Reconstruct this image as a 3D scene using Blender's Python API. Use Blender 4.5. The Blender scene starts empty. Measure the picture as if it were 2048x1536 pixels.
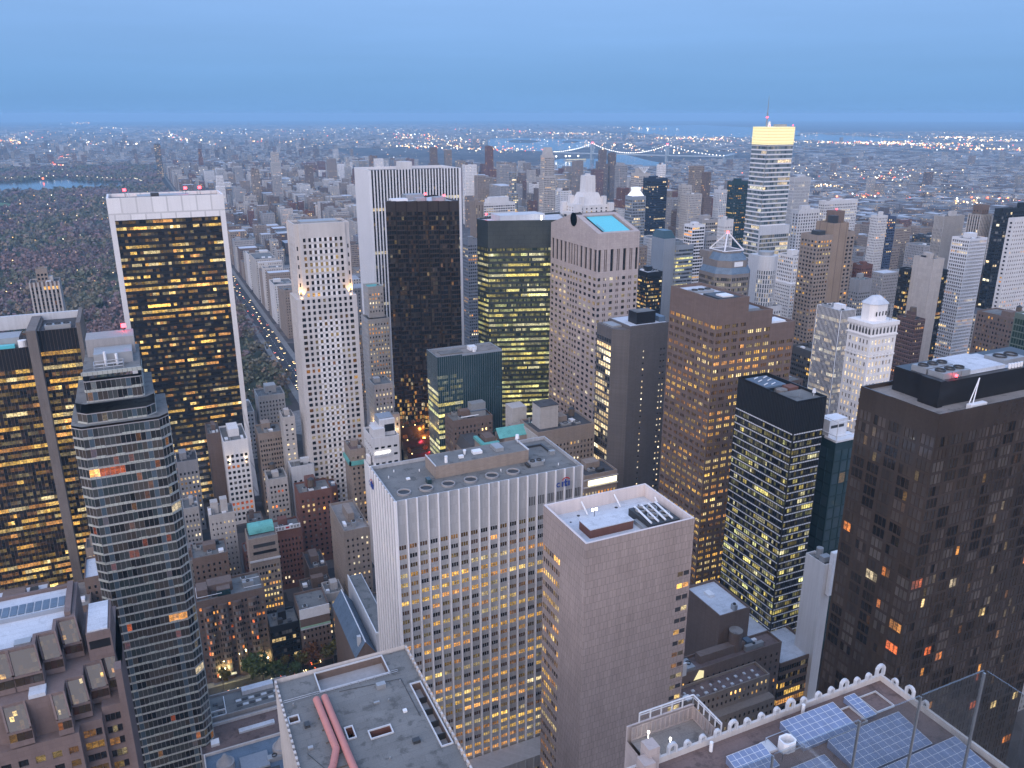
import bpy, math, random
import numpy as np
from mathutils import Vector
# ---------------------------------------------------------------- camera, sky, sun, exposure
sc = bpy.context.scene
C = sc.collection
R = math.radians
cam = bpy.data.objects.new("camera", bpy.data.cameras.new("camera")); C.objects.link(cam)
cam.location = (0, 0, 260)
cam.data.sensor_width = 36.0
cam.data.lens = 36.0 * 1625.0 / 2048.0
cam.data.clip_start = 0.5; cam.data.clip_end = 90000
cam.rotation_euler = (R(90) - math.atan((768 - 229) / 1625.0), 0, -R(24.6))
sc.camera = cam
SUN_AZ, SUN_EL = R(222), R(9)          # dusk glow low behind the camera (azimuth measured clockwise from uptown)
world = bpy.data.worlds.new("World"); sc.world = world; world.use_nodes = True
nt = world.node_tree; bg = nt.nodes["Background"]; WN = lambda k: nt.nodes.new("ShaderNode" + k); WL = nt.links.new
sky = WN("TexSky"); sky.sky_type = 'NISHITA'; sky.sun_disc = False
sky.sun_elevation = SUN_EL; sky.sun_rotation = SUN_AZ; sky.altitude = 250; sky.air_density = 1.2; sky.dust_density = 0.3; sky.ozone_density = 5
# after sunset the dome is an even clear blue, a little deeper at the skyline, with the last pale glow low in the south-west
wc = WN("TexCoord"); sp = WN("SeparateXYZ"); WL(wc.outputs["Generated"], sp.inputs[0])
rp = WN("ValToRGB"); WL(sp.outputs[2], rp.inputs[0]); e = rp.color_ramp.elements
e[0].position = 0.0; e[0].color = (.145, .320, .620, 1); e[1].position = 1.0; e[1].color = (.42, .66, 1.16, 1)
for p, c in ((.035, (.165, .345, .650, 1)), (.12, (.240, .425, .770, 1)), (.3, (.44, .67, 1.18, 1))):
    n = e.new(p); n.color = c
gd = WN("VectorMath"); gd.operation = 'DOT_PRODUCT'; WL(wc.outputs["Generated"], gd.inputs[0]); gd.inputs[1].default_value = (math.sin(SUN_AZ), math.cos(SUN_AZ), .12)
gm = WN("MapRange"); gm.interpolation_type = 'SMOOTHSTEP'; gm.inputs[1].default_value = .1; gm.inputs[2].default_value = 1.0; gm.inputs[4].default_value = 1.0; WL(gd.outputs["Value"], gm.inputs[0])
glow = WN("Mix"); glow.data_type = 'RGBA'; WL(gm.outputs[0], glow.inputs[0]); 
cn = WN("TexNoise"); cm = WN("Mapping"); cm.inputs["Scale"].default_value = (1.2, 1.2, 16); WL(wc.outputs["Generated"], cm.inputs["Vector"]); WL(cm.outputs[0], cn.inputs["Vector"]); cn.inputs["Scale"].default_value = 2.2; cn.inputs["Detail"].default_value = 5
ck = WN("MapRange"); ck.inputs[1].default_value = .3; ck.inputs[2].default_value = .7; ck.inputs[3].default_value = .965; ck.inputs[4].default_value = 1.045; WL(cn.outputs[0], ck.inputs[0])   # thin uneven veil of cloud
cs = WN("VectorMath"); cs.operation = 'SCALE'; WL(rp.outputs[0], cs.inputs[0]); WL(ck.outputs[0], cs.inputs["Scale"]); WL(cs.outputs[0], glow.inputs[6]); glow.inputs[7].default_value = (1.25, 1.16, 1.3, 1)
k1 = WN("VectorMath"); k1.operation = 'SCALE'; k1.inputs["Scale"].default_value = 7.0; WL(glow.outputs[2], k1.inputs[0])
mixs = WN("Mix"); mixs.data_type = 'RGBA'; mixs.inputs[0].default_value = .97; WL(sky.outputs[0], mixs.inputs[6]); WL(k1.outputs[0], mixs.inputs[7]); WL(mixs.outputs[2], bg.inputs[0])
bg.inputs[1].default_value = 0.145
sun = bpy.data.objects.new("dusk_glow", bpy.data.lights.new("dusk_glow", 'SUN')); C.objects.link(sun)
sun.data.energy = 1.85; sun.data.angle = R(70); sun.data.color = (1.0, 0.90, 0.92)
_el = R(22); _d = Vector((-math.sin(SUN_AZ) * math.cos(_el), -math.cos(SUN_AZ) * math.cos(_el), -math.sin(_el)))
sun.rotation_euler = _d.to_track_quat('-Z', 'Y').to_euler()
sc.view_settings.view_transform = 'Standard'; sc.view_settings.look = 'None'
sc.view_settings.exposure = 0.18; sc.view_settings.gamma = 1
sc.cycles.max_bounces = 4; sc.cycles.diffuse_bounces = 2; sc.cycles.glossy_bounces = 2
sc.cycles.transparent_max_bounces = 8; sc.cycles.volume_bounces = 0; sc.cycles.transmission_bounces = 4
sc.cycles.use_denoising = True
sc.cycles.sample_clamp_indirect = 4

# ---------------------------------------------------------------- materials
MATS = {}
def newmat(name):
    m = bpy.data.materials.new(name); m.use_nodes = True
    m.cycles.emission_sampling = 'NONE'
    MATS[name] = m
    t = m.node_tree
    return m, t, t.nodes["Principled BSDF"], (lambda k: t.nodes.new("ShaderNode" + k)), t.links.new
def mathn(N, L, op, a, b=None, clamp=False):
    n = N("Math"); n.operation = op; n.use_clamp = clamp
    for i, v in enumerate((a, b)):
        if v is None: continue
        if isinstance(v, (int, float)): n.inputs[i].default_value = v
        else: L(v, n.inputs[i])
    return n.outputs[0]
def wallmat(name, rgb, rough=.85, var=.22, joint=None, streak=.18, metal=0, spec=.3):
    m, t, b, N, L = newmat(name)
    tc = N("TexCoord").outputs["Object"]
    n1 = N("TexNoise"); n1.inputs["Scale"].default_value = .07; n1.inputs["Detail"].default_value = 5; L(tc, n1.inputs["Vector"])
    mp = N("Mapping"); mp.inputs["Scale"].default_value = (.9, .9, .035); L(tc, mp.inputs["Vector"])
    n2 = N("TexNoise"); n2.inputs["Scale"].default_value = 1; n2.inputs["Detail"].default_value = 3; L(mp.outputs[0], n2.inputs["Vector"])
    n3 = N("TexNoise"); n3.inputs["Scale"].default_value = 1.7; n3.inputs["Detail"].default_value = 2; L(tc, n3.inputs["Vector"])
    v = mathn(N, L, 'ADD', mathn(N, L, 'MULTIPLY', mathn(N, L, 'SUBTRACT', n1.outputs[0], .5), var * 2.2),
              mathn(N, L, 'MULTIPLY', mathn(N, L, 'SUBTRACT', n2.outputs[0], .5), streak * 2))
    v = mathn(N, L, 'ADD', v, mathn(N, L, 'MULTIPLY', mathn(N, L, 'SUBTRACT', n3.outputs[0], .5), var * .8))
    v = mathn(N, L, 'ADD', v, 1.0)
    if joint:
        w, h, dark = joint
        sx = N("SeparateXYZ"); L(tc, sx.inputs[0])
        cx = N("CombineXYZ"); L(mathn(N, L, 'ADD', sx.outputs[0], sx.outputs[1]), cx.inputs[0]); L(sx.outputs[2], cx.inputs[1])
        br = N("TexBrick"); L(cx.outputs[0], br.inputs["Vector"])
        br.inputs["Scale"].default_value = 1; br.inputs["Brick Width"].default_value = w; br.inputs["Row Height"].default_value = h
        br.inputs["Mortar Size"].default_value = .06 * min(w, h); br.inputs["Mortar Smooth"].default_value = .3
        br.inputs["Color1"].default_value = (1, 1, 1, 1); br.inputs["Color2"].default_value = (.88, .88, .88, 1)
        br.inputs["Mortar"].default_value = (dark, dark, dark, 1)
        bw = N("RGBToBW"); L(br.outputs["Color"], bw.inputs[0]); v = mathn(N, L, 'MULTIPLY', v, bw.outputs[0])
    hs = N("HueSaturation"); hs.inputs["Color"].default_value = (*rgb, 1); L(v, hs.inputs["Value"])
    L(hs.outputs[0], b.inputs["Base Color"]); b.inputs["Roughness"].default_value = rough
    b.inputs["Metallic"].default_value = metal; b.inputs["Specular IOR Level"].default_value = spec
    return m
def roofmat(name, rgb, patch=.35, rough=.9):
    m, t, b, N, L = newmat(name)
    tc = N("TexCoord").outputs["Object"]
    n1 = N("TexNoise"); n1.inputs["Scale"].default_value = .12; n1.inputs["Detail"].default_value = 6; L(tc, n1.inputs["Vector"])
    n2 = N("TexNoise"); n2.inputs["Scale"].default_value = 3; n2.inputs["Detail"].default_value = 3; L(tc, n2.inputs["Vector"])
    v = mathn(N, L, 'ADD', mathn(N, L, 'MULTIPLY', mathn(N, L, 'SUBTRACT', n1.outputs[0], .5), patch * 2.5), 1)
    v = mathn(N, L, 'ADD', v, mathn(N, L, 'MULTIPLY', mathn(N, L, 'SUBTRACT', n2.outputs[0], .5), .5))
    n3 = N("TexNoise"); n3.inputs["Scale"].default_value = .3; n3.inputs["Detail"].default_value = 7; n3.inputs["Roughness"].default_value = .65; L(tc, n3.inputs["Vector"])
    st = N("MapRange"); st.inputs[1].default_value = .54; st.inputs[2].default_value = .64; st.inputs[3].default_value = 1; st.inputs[4].default_value = 1 - patch * 1.1; L(n3.outputs[0], st.inputs[0]); v = mathn(N, L, 'MULTIPLY', v, st.outputs[0])
    br = N("TexBrick"); L(tc, br.inputs["Vector"]); br.inputs["Scale"].default_value = 1; br.inputs["Brick Width"].default_value = 9; br.inputs["Row Height"].default_value = 2.2; br.inputs["Mortar Size"].default_value = .05
    br.inputs["Color1"].default_value = (1, 1, 1, 1); br.inputs["Color2"].default_value = (.9, .9, .9, 1); br.inputs["Mortar"].default_value = (.78, .78, .78, 1); bw = N("RGBToBW"); L(br.outputs["Color"], bw.inputs[0]); v = mathn(N, L, 'MULTIPLY', v, bw.outputs[0])
    hs = N("HueSaturation"); hs.inputs["Color"].default_value = (*rgb, 1); L(v, hs.inputs["Value"])
    L(hs.outputs[0], b.inputs["Base Color"]); b.inputs["Roughness"].default_value = rough; b.inputs["Specular IOR Level"].default_value = .25
    return m
def plain(name, rgb, rough=.6, metal=0, emit=0, ecol=None, var=.12):
    m, t, b, N, L = newmat(name)
    tc = N("TexCoord").outputs["Object"]
    n1 = N("TexNoise"); n1.inputs["Scale"].default_value = .5; n1.inputs["Detail"].default_value = 4; L(tc, n1.inputs["Vector"])
    v = mathn(N, L, 'ADD', mathn(N, L, 'MULTIPLY', mathn(N, L, 'SUBTRACT', n1.outputs[0], .5), var * 2.5), 1)
    hs = N("HueSaturation"); hs.inputs["Color"].default_value = (*rgb, 1); L(v, hs.inputs["Value"])
    L(hs.outputs[0], b.inputs["Base Color"]); b.inputs["Roughness"].default_value = rough; b.inputs["Metallic"].default_value = metal
    if emit:
        b.inputs["Emission Color"].default_value = (*(ecol or rgb), 1); b.inputs["Emission Strength"].default_value = emit
    return m
def glazing(name, rough=.06, grain=.45, spec=.6):
    """window panes: dark glass that mirrors the sky; face attribute 'lit' is the lamp light inside and some painted reflections, 'tint' the blinds or coloured glass"""
    m, t, b, N, L = newmat(name)
    a = N("Attribute"); a.attribute_name = 'lit'; a2 = N("Attribute"); a2.attribute_name = 'tint'
    tc = N("TexCoord").outputs["Object"]
    mp = N("Mapping"); mp.inputs["Scale"].default_value = (1, 1, 2.2); L(tc, mp.inputs["Vector"])
    n1 = N("TexNoise"); n1.inputs["Scale"].default_value = grain; n1.inputs["Detail"].default_value = 3; n1.inputs["Roughness"].default_value = .7
    L(mp.outputs[0], n1.inputs["Vector"])
    k = N("MapRange"); k.inputs[1].default_value = .32; k.inputs[2].default_value = .68; k.inputs[3].default_value = .3; k.inputs[4].default_value = 1.9
    L(n1.outputs[0], k.inputs[0])
    n2 = N("TexNoise"); n2.inputs["Scale"].default_value = grain * 6; n2.inputs["Detail"].default_value = 2; L(mp.outputs[0], n2.inputs["Vector"])
    k2 = N("MapRange"); k2.inputs[1].default_value = .38; k2.inputs[2].default_value = .62; k2.inputs[3].default_value = .45; k2.inputs[4].default_value = 1.4; L(n2.outputs[0], k2.inputs[0])
    vm = N("VectorMath"); vm.operation = 'SCALE'; L(a.outputs["Color"], vm.inputs[0]); L(mathn(N, L, 'MULTIPLY', k.outputs[0], k2.outputs[0]), vm.inputs["Scale"])
    nb = N("TexNoise"); nb.inputs["Scale"].default_value = .16; nb.inputs["Detail"].default_value = 1; L(tc, nb.inputs["Vector"])
    bp = N("Bump"); bp.inputs["Strength"].default_value = .25; bp.inputs["Distance"].default_value = .35; L(nb.outputs[0], bp.inputs["Height"]); L(bp.outputs[0], b.inputs["Normal"])
    L(vm.outputs[0], b.inputs["Emission Color"]); b.inputs["Emission Strength"].default_value = 1
    L(a2.outputs["Color"], b.inputs["Base Color"])
    b.inputs["Roughness"].default_value = rough; b.inputs["Specular IOR Level"].default_value = spec
    return m

GLASS = glazing("window_glass")
GLASSF = glazing("far_window_glass", rough=.35, grain=.3)
limestone = wallmat("limestone", (.50, .47, .45)); travertine = wallmat("white_travertine", (.74, .72, .71), joint=(9, 200, .72), var=.08, streak=.08)
whitemarble = wallmat("white_marble", (.72, .70, .69), var=.07, streak=.1); pinkgran = wallmat("pink_granite", (.35, .285, .26), joint=(1.25, 2.4, .62), var=.2)
pinkstone = wallmat("rose_stone", (.42, .36, .34), var=.12, joint=(3, 1.6, .85)); browngran = wallmat("brown_granite", (.165, .118, .10), var=.1, joint=(4, 1.3, .9))
greygran = wallmat("dark_grey_brick", (.12, .108, .105), var=.15, joint=(1.6, .8, .85)); alu = wallmat("ribbed_aluminium", (.44, .445, .46), rough=.45, metal=.25, var=.1, joint=(1.15, 3.3, .84))
whitefin = wallmat("white_fin", (.66, .66, .68), var=.06, streak=.1); blackwall = wallmat("black_metal", (.017, .017, .019), rough=.3, var=.3, spec=.3)
bronze = wallmat("bronze_glass", (.045, .033, .026), rough=.2, var=.4, spec=.5); greenwall = wallmat("green_granite", (.045, .052, .048), rough=.3, var=.5, joint=(6, 3.2, .7), spec=.5)
tealglass = wallmat("teal_glass", (.02, .045, .05), rough=.15, var=.3, spec=.6); tan = wallmat("tan_brick", (.27, .22, .185), var=.18, joint=(1.4, .5, .9))
cream = wallmat("cream_brick", (.43, .405, .385), var=.15, joint=(1.4, .5, .92)); redbrick = wallmat("red_brick", (.16, .075, .058), var=.2, joint=(1.4, .5, .88))
brownbrick = wallmat("brown_brick", (.165, .12, .10), var=.2, joint=(1.4, .5, .88)); whitebrick = wallmat("white_brick", (.56, .55, .55), var=.1)
greystone = wallmat("grey_stone", (.30, .29, .29), var=.15); concrete = wallmat("concrete", (.33, .32, .31), var=.15); darkstone = wallmat("dark_slate", (.07, .068, .07), var=.2)
bluegrey = wallmat("blue_grey_panel", (.23, .26, .30), var=.1, rough=.5); palegrey = wallmat("pale_grey_panel", (.50, .51, .53), var=.1, rough=.5)
stonepier = wallmat("grey_brown_pier", (.17, .145, .13), var=.2, joint=(1.2, 4, .8)); brownpanel = wallmat("brown_panel", (.13, .09, .07), rough=.4, var=.2)
slabline = wallmat("cream_spandrel", (.40, .415, .375), var=.1, joint=(1.5, 3, .45), streak=.02)
gravel = roofmat("grey_gravel_roof", (.17, .17, .165)); browngravel = roofmat("brown_gravel_roof", (.16, .115, .105)); whiteroof = roofmat("pale_membrane_roof", (.52, .55, .60), .15)
tar = roofmat("tar_roof", (.07, .07, .075)); tanroof = roofmat("tan_gravel_roof", (.24, .22, .205)); bluemetal = roofmat("blue_metal_roof", (.12, .17, .23), .15, .5)
copper = roofmat("green_copper_roof", (.13, .40, .37), .2, .6); tealpanel = plain("teal_roof_panel", (.10, .50, .56), .35, var=.05)
asphalt = roofmat("asphalt", (.05, .05, .055), .3); pave = roofmat("pavement", (.20, .195, .19), .2)
hvac = plain("galvanised_metal", (.34, .35, .36), .5, .4); hvacdark = plain("dark_metal", (.05, .052, .056), .5, .3); wood = plain("weathered_wood", (.10, .075, .055), .9)
pinkpipe = plain("pink_roof_duct", (.46, .19, .165), .7); whitemetal = plain("white_metal", (.70, .71, .73), .5); steel = plain("steel_rail", (.42, .44, .47), .35, .7)
redlamp = plain("red_beacon_lamp", (.8, .02, .02), emit=9, ecol=(1, .05, .07)); whitelamp = plain("white_lamp", (.9, .9, .9), emit=6, ecol=(1, .93, .8))
warmlamp = plain("warm_lamp", (.9, .7, .4), emit=5, ecol=(1, .62, .25)); crownlit = plain("lit_crown_glass", (.35, .32, .2), emit=.80, ecol=(1, .86, .46), var=.35)
crownbright = plain("bright_lamp_strip", (.9, .9, .7), emit=1.6, ecol=(1, .93, .62)); crownbar = plain("lit_crown_bar", (.35, .30, .1), emit=.34, ecol=(1, .78, .16))
whitecap = plain("white_lit_cap", (.85, .85, .9), emit=.45, ecol=(.9, .92, 1)); flatred = plain("red_paint", (.45, .03, .035), .5); flatblue = plain("blue_paint", (.025, .06, .26), .5)

# ---------------------------------------------------------------- mesh helpers
class MB:
    def __init__(self): self.q = []; self.lit = []; self.tint = []; self.poly = []
    def quads(self, a, lit=None, tint=None):
        a = np.asarray(a, float).reshape(-1, 4, 3); self.q.append(a); n = len(a)
        self.lit.append(np.zeros((n, 3)) if lit is None else np.asarray(lit, float).reshape(-1, 3))
        self.tint.append(np.full((n, 3), .012) if tint is None else np.broadcast_to(np.asarray(tint, float), (n, 3)) if np.ndim(tint) == 1 else np.asarray(tint, float).reshape(-1, 3))
        return self
    def ngon(self, pts): self.poly.append(np.asarray(pts, float)); return self
    def box(self, x0, y0, z0, x1, y1, z1, bottom=False):
        q = [[(x0, y0, z0), (x1, y0, z0), (x1, y0, z1), (x0, y0, z1)], [(x1, y0, z0), (x1, y1, z0), (x1, y1, z1), (x1, y0, z1)],
             [(x1, y1, z0), (x0, y1, z0), (x0, y1, z1), (x1, y1, z1)], [(x0, y1, z0), (x0, y0, z0), (x0, y0, z1), (x0, y1, z1)],
             [(x0, y0, z1), (x1, y0, z1), (x1, y1, z1), (x0, y1, z1)]]
        if bottom: q.append([(x0, y0, z0), (x0, y1, z0), (x1, y1, z0), (x1, y0, z0)])
        return self.quads(q)
    def prism(self, poly, z0, z1, cap=True):
        n = len(poly)
        self.quads([[(*poly[i], z0), (*poly[(i + 1) % n], z0), (*poly[(i + 1) % n], z1), (*poly[i], z1)] for i in range(n)])
        if cap: self.ngon([(*p, z1) for p in poly])
        return self
    def frustum(self, pa, z0, pb, z1, cap=True):
        n = len(pa)
        self.quads([[(*pa[i], z0), (*pa[(i + 1) % n], z0), (*pb[(i + 1) % n], z1), (*pb[i], z1)] for i in range(n)])
        if cap: self.ngon([(*p, z1) for p in pb])
        return self
    def cyl(self, x, y, z0, z1, r, n=12, r1=None, cap=True):
        r1 = r if r1 is None else r1
        f = lambda rr: [(x + rr * math.cos(2 * math.pi * i / n), y + rr * math.sin(2 * math.pi * i / n)) for i in range(n)]
        return self.frustum(f(r), z0, f(max(r1, .01)), z1, cap)
    def tube(self, a, b, r, n=6):
        a = Vector(a); b = Vector(b); d = (b - a).normalized()
        u = d.cross(Vector((0, 0, 1)) if abs(d.z) < .9 else Vector((1, 0, 0))).normalized(); v = d.cross(u)
        ra = [a + u * r * math.cos(2 * math.pi * i / n) + v * r * math.sin(2 * math.pi * i / n) for i in range(n)]
        rb = [p + (b - a) for p in ra]
        self.quads([[ra[i], ra[(i + 1) % n], rb[(i + 1) % n], rb[i]] for i in range(n)]); self.ngon(rb); self.ngon(ra[::-1])
        return self
    def ring(self, x, y, z, r, w, h, n=20):
        for ra, rb, za, zb in ((r, r, z, z + h), (r, r - w, z + h, z + h), (r - w, r - w, z + h, z)):
            self.quads([[(x + ra * math.cos(a), y + ra * math.sin(a), za), (x + ra * math.cos(b), y + ra * math.sin(b), za),
                         (x + rb * math.cos(b), y + rb * math.sin(b), zb), (x + rb * math.cos(a), y + rb * math.sin(a), zb)]
                        for a, b in ((2 * math.pi * i / n, 2 * math.pi * (i + 1) / n) for i in range(n))])
        return self
    def build(self, name, mat, parent=None, label=None, attrs=False, kind=None):
        nq = sum(len(a) for a in self.q)
        v = [a.reshape(-1, 3) for a in self.q] + self.poly
        if not v: return None
        v = np.concatenate(v)
        tot = np.array([4] * nq + [len(p) for p in self.poly], dtype=np.int32)
        top = parent
        while top is not None and top.parent is not None: top = top.parent
        if top is not None: v = v - np.array(top.location)
        me = bpy.data.meshes.new(name)
        me.vertices.add(len(v)); me.vertices.foreach_set("co", v.astype(np.float32).ravel())
        me.loops.add(len(v)); me.loops.foreach_set("vertex_index", np.arange(len(v), dtype=np.int32))
        me.polygons.add(len(tot)); me.polygons.foreach_set("loop_start", (np.cumsum(tot) - tot).astype(np.int32))
        if attrs and nq:
            for nm, arr in (('lit', self.lit), ('tint', self.tint)):
                at = me.attributes.new(nm, 'FLOAT_COLOR', 'FACE'); arr = np.concatenate(arr + [np.zeros((len(self.poly), 3))])
                at.data.foreach_set("color", np.concatenate([arr, np.ones((len(arr), 1))], 1).astype(np.float32).ravel())
        me.update(calc_edges=True); me.materials.append(mat)
        o = bpy.data.objects.new(name, me); C.objects.link(o)
        if parent is not None: o.parent = parent
        if label: o['label'] = label
        if kind: o['kind'] = kind
        return o
def thing(name, label, cat, loc=(0, 0, 0), group=None):
    o = bpy.data.objects.new(name, None); C.objects.link(o); o.location = loc; o.empty_display_size = .1
    o['label'] = label; o['category'] = cat
    if group: o['group'] = group
    return o
def tag(o, label, cat, group=None):
    o['label'] = label; o['category'] = cat
    if group: o['group'] = group
    return o
def structure(o, kind='structure'): o['kind'] = kind; return o
def rect(x, y, w, d): return [(x, y), (x + w, y), (x + w, y + d), (x, y + d)]
def inset(poly, k):
    out = []; n = len(poly)
    for i in range(n):
        p0, p1, p2 = (Vector(poly[(i + j - 1) % n]) for j in range(3))
        d1 = (p1 - p0).normalized(); d2 = (p2 - p1).normalized()
        n1 = Vector((-d1.y, d1.x)); n2 = Vector((-d2.y, d2.x)); b = n1 + n2
        out.append(tuple(p1 + b * (k / max(.3, 1 + n1.dot(n2)))))
    return out
PAL = dict(office=[(1, .60, .13), (1, .68, .22), (1, .52, .10), (1, .78, .38), (1, .45, .12)], green=[(1, .86, .28), (1, .78, .20), (.85, .85, .35), (1, .9, .5)],
           resid=[(1, .55, .16), (1, .40, .08), (1, .7, .3), (1, .8, .5)], pale=[(1, .78, .45), (1, .7, .35), (1, .88, .62)], red=[(1, .30, .06), (1, .42, .09), (1, .2, .05)])
def litgrid(rng, nf, nc, p, pal='office', run=.65, row=.22, gain=1.0, dim=.25, rows=None):
    out = np.zeros((nf, nc, 3)); P = PAL[pal]
    for f in range(nf):
        pf = min(.97, max(0., p + rng.gauss(0, row))) if p > 0 else 0
        if rows and f in rows: pf = rows[f]
        on = rng.random() < pf; col = P[rng.randrange(len(P))]; k = 1.
        for c in range(nc):
            if rng.random() > run or c == 0:
                on = rng.random() < pf; col = P[rng.randrange(len(P))]; k = gain * math.exp(rng.gauss(-.25, .45))
            if on: out[f, c] = np.array(col) * k * rng.uniform(.75, 1.15)
            elif rng.random() < dim * p: out[f, c] = np.array(col) * rng.uniform(.02, .16)
    return out
class Panes:
    def __init__(self): self.f = {}
    def add(self, f, q, lit, tint): self.f.setdefault(f, []).append((q, lit, tint))
    def finish(self, parent, mode='band', glass=None, each=100, zfloor=-1, name=None, g=1):
        glass = glass or GLASS; rest = MB(); n = 0
        for f in sorted(self.f, reverse=True):
            rows = self.f[f]
            if mode == 'band' and rows[0][0][0, 0, 2] >= zfloor and n < 100:
                m = MB(); n += 1
                for q, l, t in rows: m.quads(q, l, t)
                m.build(name or 'window_band', glass, parent, attrs=True)
            elif mode == 'each' and n < each and rows[0][0][0, 0, 2] >= zfloor:
                for q, l, t in rows:
                    for i in range(0, len(q), g):
                        if n < each: MB().quads(q[i:i + g], l[i:i + g], t[i:i + g]).build('window', glass, parent, attrs=True); n += 1
                        else: rest.quads(q[i:i + g], l[i:i + g], t[i:i + g])
            else:
                for q, l, t in rows: rest.quads(q, l, t)
        if rest.q: rest.build('window', glass, parent, attrs=True, kind='stuff')
def spans(L, n, wx, m0=None, m1=None):
    m0 = 0 if m0 is None else m0; m1 = m0 if m1 is None else m1
    b = (L - m0 - m1) / n
    return [(m0 + b * (i + (1 - wx) / 2), m0 + b * (i + (1 + wx) / 2)) for i in range(n)]
def facade(W, P, p0, p1, z0, z1, nf, cols, wz=.55, rec=.3, lit=None, tint=None, S=None, off=.5, top=0, bot=0, fidx=0):
    """one wall from p0 to p1 (outside on the right hand): piers and reveals into W, spandrels into S (W when None; S stands back at the panes), panes into P by floor"""
    p0 = np.array(p0, float); p1 = np.array(p1, float); L = np.linalg.norm(p1 - p0); u = (p1 - p0) / L; nrm = np.array((u[1], -u[0]))
    def pt(a, d, z): q = p0 + u * a - nrm * d; return (q[0], q[1], z)
    if isinstance(cols, int): cols = spans(L, cols, .6)
    flh = (z1 - top - z0 - bot) / nf
    wa = [(z0 + bot + flh * (f + off * (1 - wz)), z0 + bot + flh * (f + off * (1 - wz) + wz)) for f in range(nf)]
    Q = []; e = [0] + [x for c in cols for x in c] + [L]
    for i in range(0, len(e), 2):
        if e[i + 1] - e[i] > 1e-4: Q.append([pt(e[i], 0, z0), pt(e[i + 1], 0, z0), pt(e[i + 1], 0, z1), pt(e[i], 0, z1)])
    zs = [z0] + [z for w in wa for z in w] + [z1]; SQ = []; sd = rec if S is not None else 0
    for a, b in cols:
        for i in range(0, len(zs), 2):
            if zs[i + 1] - zs[i] > 1e-4: SQ.append([pt(a, sd, zs[i]), pt(b, sd, zs[i]), pt(b, sd, zs[i + 1]), pt(a, sd, zs[i + 1])])
        if S is not None:
            Q += [[pt(a, 0, z0), pt(a, sd, z0), pt(a, sd, z1), pt(a, 0, z1)], [pt(b, sd, z0), pt(b, 0, z0), pt(b, 0, z1), pt(b, sd, z1)],
                  [pt(a, 0, z1), pt(a, sd, z1), pt(b, sd, z1), pt(b, 0, z1)]]
    n = len(cols); lit = np.zeros((nf, n, 3)) if lit is None else lit
    if tint is None: tint = np.full((nf, n, 3), .012)
    for f, (a0, a1) in enumerate(wa):
        q = []
        for a, b in cols:
            q.append([pt(a, rec, a0), pt(b, rec, a0), pt(b, rec, a1), pt(a, rec, a1)])
            if S is None and rec > .02:
                Q += [[pt(a, 0, a0), pt(a, rec, a0), pt(a, rec, a1), pt(a, 0, a1)], [pt(b, rec, a0), pt(b, 0, a0), pt(b, 0, a1), pt(b, rec, a1)],
                      [pt(a, 0, a0), pt(b, 0, a0), pt(b, rec, a0), pt(a, rec, a0)], [pt(a, rec, a1), pt(b, rec, a1), pt(b, 0, a1), pt(a, 0, a1)]]
        if P is not None: P.add(f + fidx, np.array(q), np.asarray(lit[f]), np.asarray(tint[f]))
    if Q: W.quads(Q)
    (S if S is not None else W).quads(SQ)
def blank(W, p0, p1, z0, z1): W.quads([[(*p0, z0), (*p1, z0), (*p1, z1), (*p0, z1)]])
def parapet(W, poly, z, h=1.1, t=.45):
    ins = inset(poly, t); n = len(poly)
    for i in range(n):
        j = (i + 1) % n
        W.quads([[(*poly[i], z), (*poly[j], z), (*ins[j], z), (*ins[i], z)], [(*ins[i], z), (*ins[j], z), (*ins[j], z - h), (*ins[i], z - h)]])
    return ins
def roofslab(poly, z, mat, root, name='roof'): return MB().ngon([(*p, z) for p in poly]).build(name, mat, root)
def tank(root, x, y, z, h=4.5, r=1.9):
    m = MB().cyl(x, y, z + 2, z + 2 + h, r, 12); o = m.build('water_tank', wood, root)
    m2 = MB().cyl(x, y, z + 2 + h, z + 2 + h + 1.4, r * 1.1, 12, .05); m2.build('tank_roof', hvacdark, o)
    m3 = MB()
    for sx in (-1, 1):
        for sy in (-1, 1): m3.box(x + sx * r * .6 - .15, y + sy * r * .6 - .15, z, x + sx * r * .6 + .15, y + sy * r * .6 + .15, z + 2)
    m3.build('tank_stand', hvacdark, o)
def fanunit(root, x, y, z, w, d, h, mat=None, fans=1):
    o = MB().box(x, y, z, x + w, y + d, z + h).build('hvac_unit', mat or hvac, root)
    for i in range(fans):
        cx = x + w * (i + .5) / fans; MB().ring(cx, y + d / 2, z + h, min(w / fans, d) * .4, .18, .5, 12).build('fan_ring', hvacdark, o)
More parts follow.
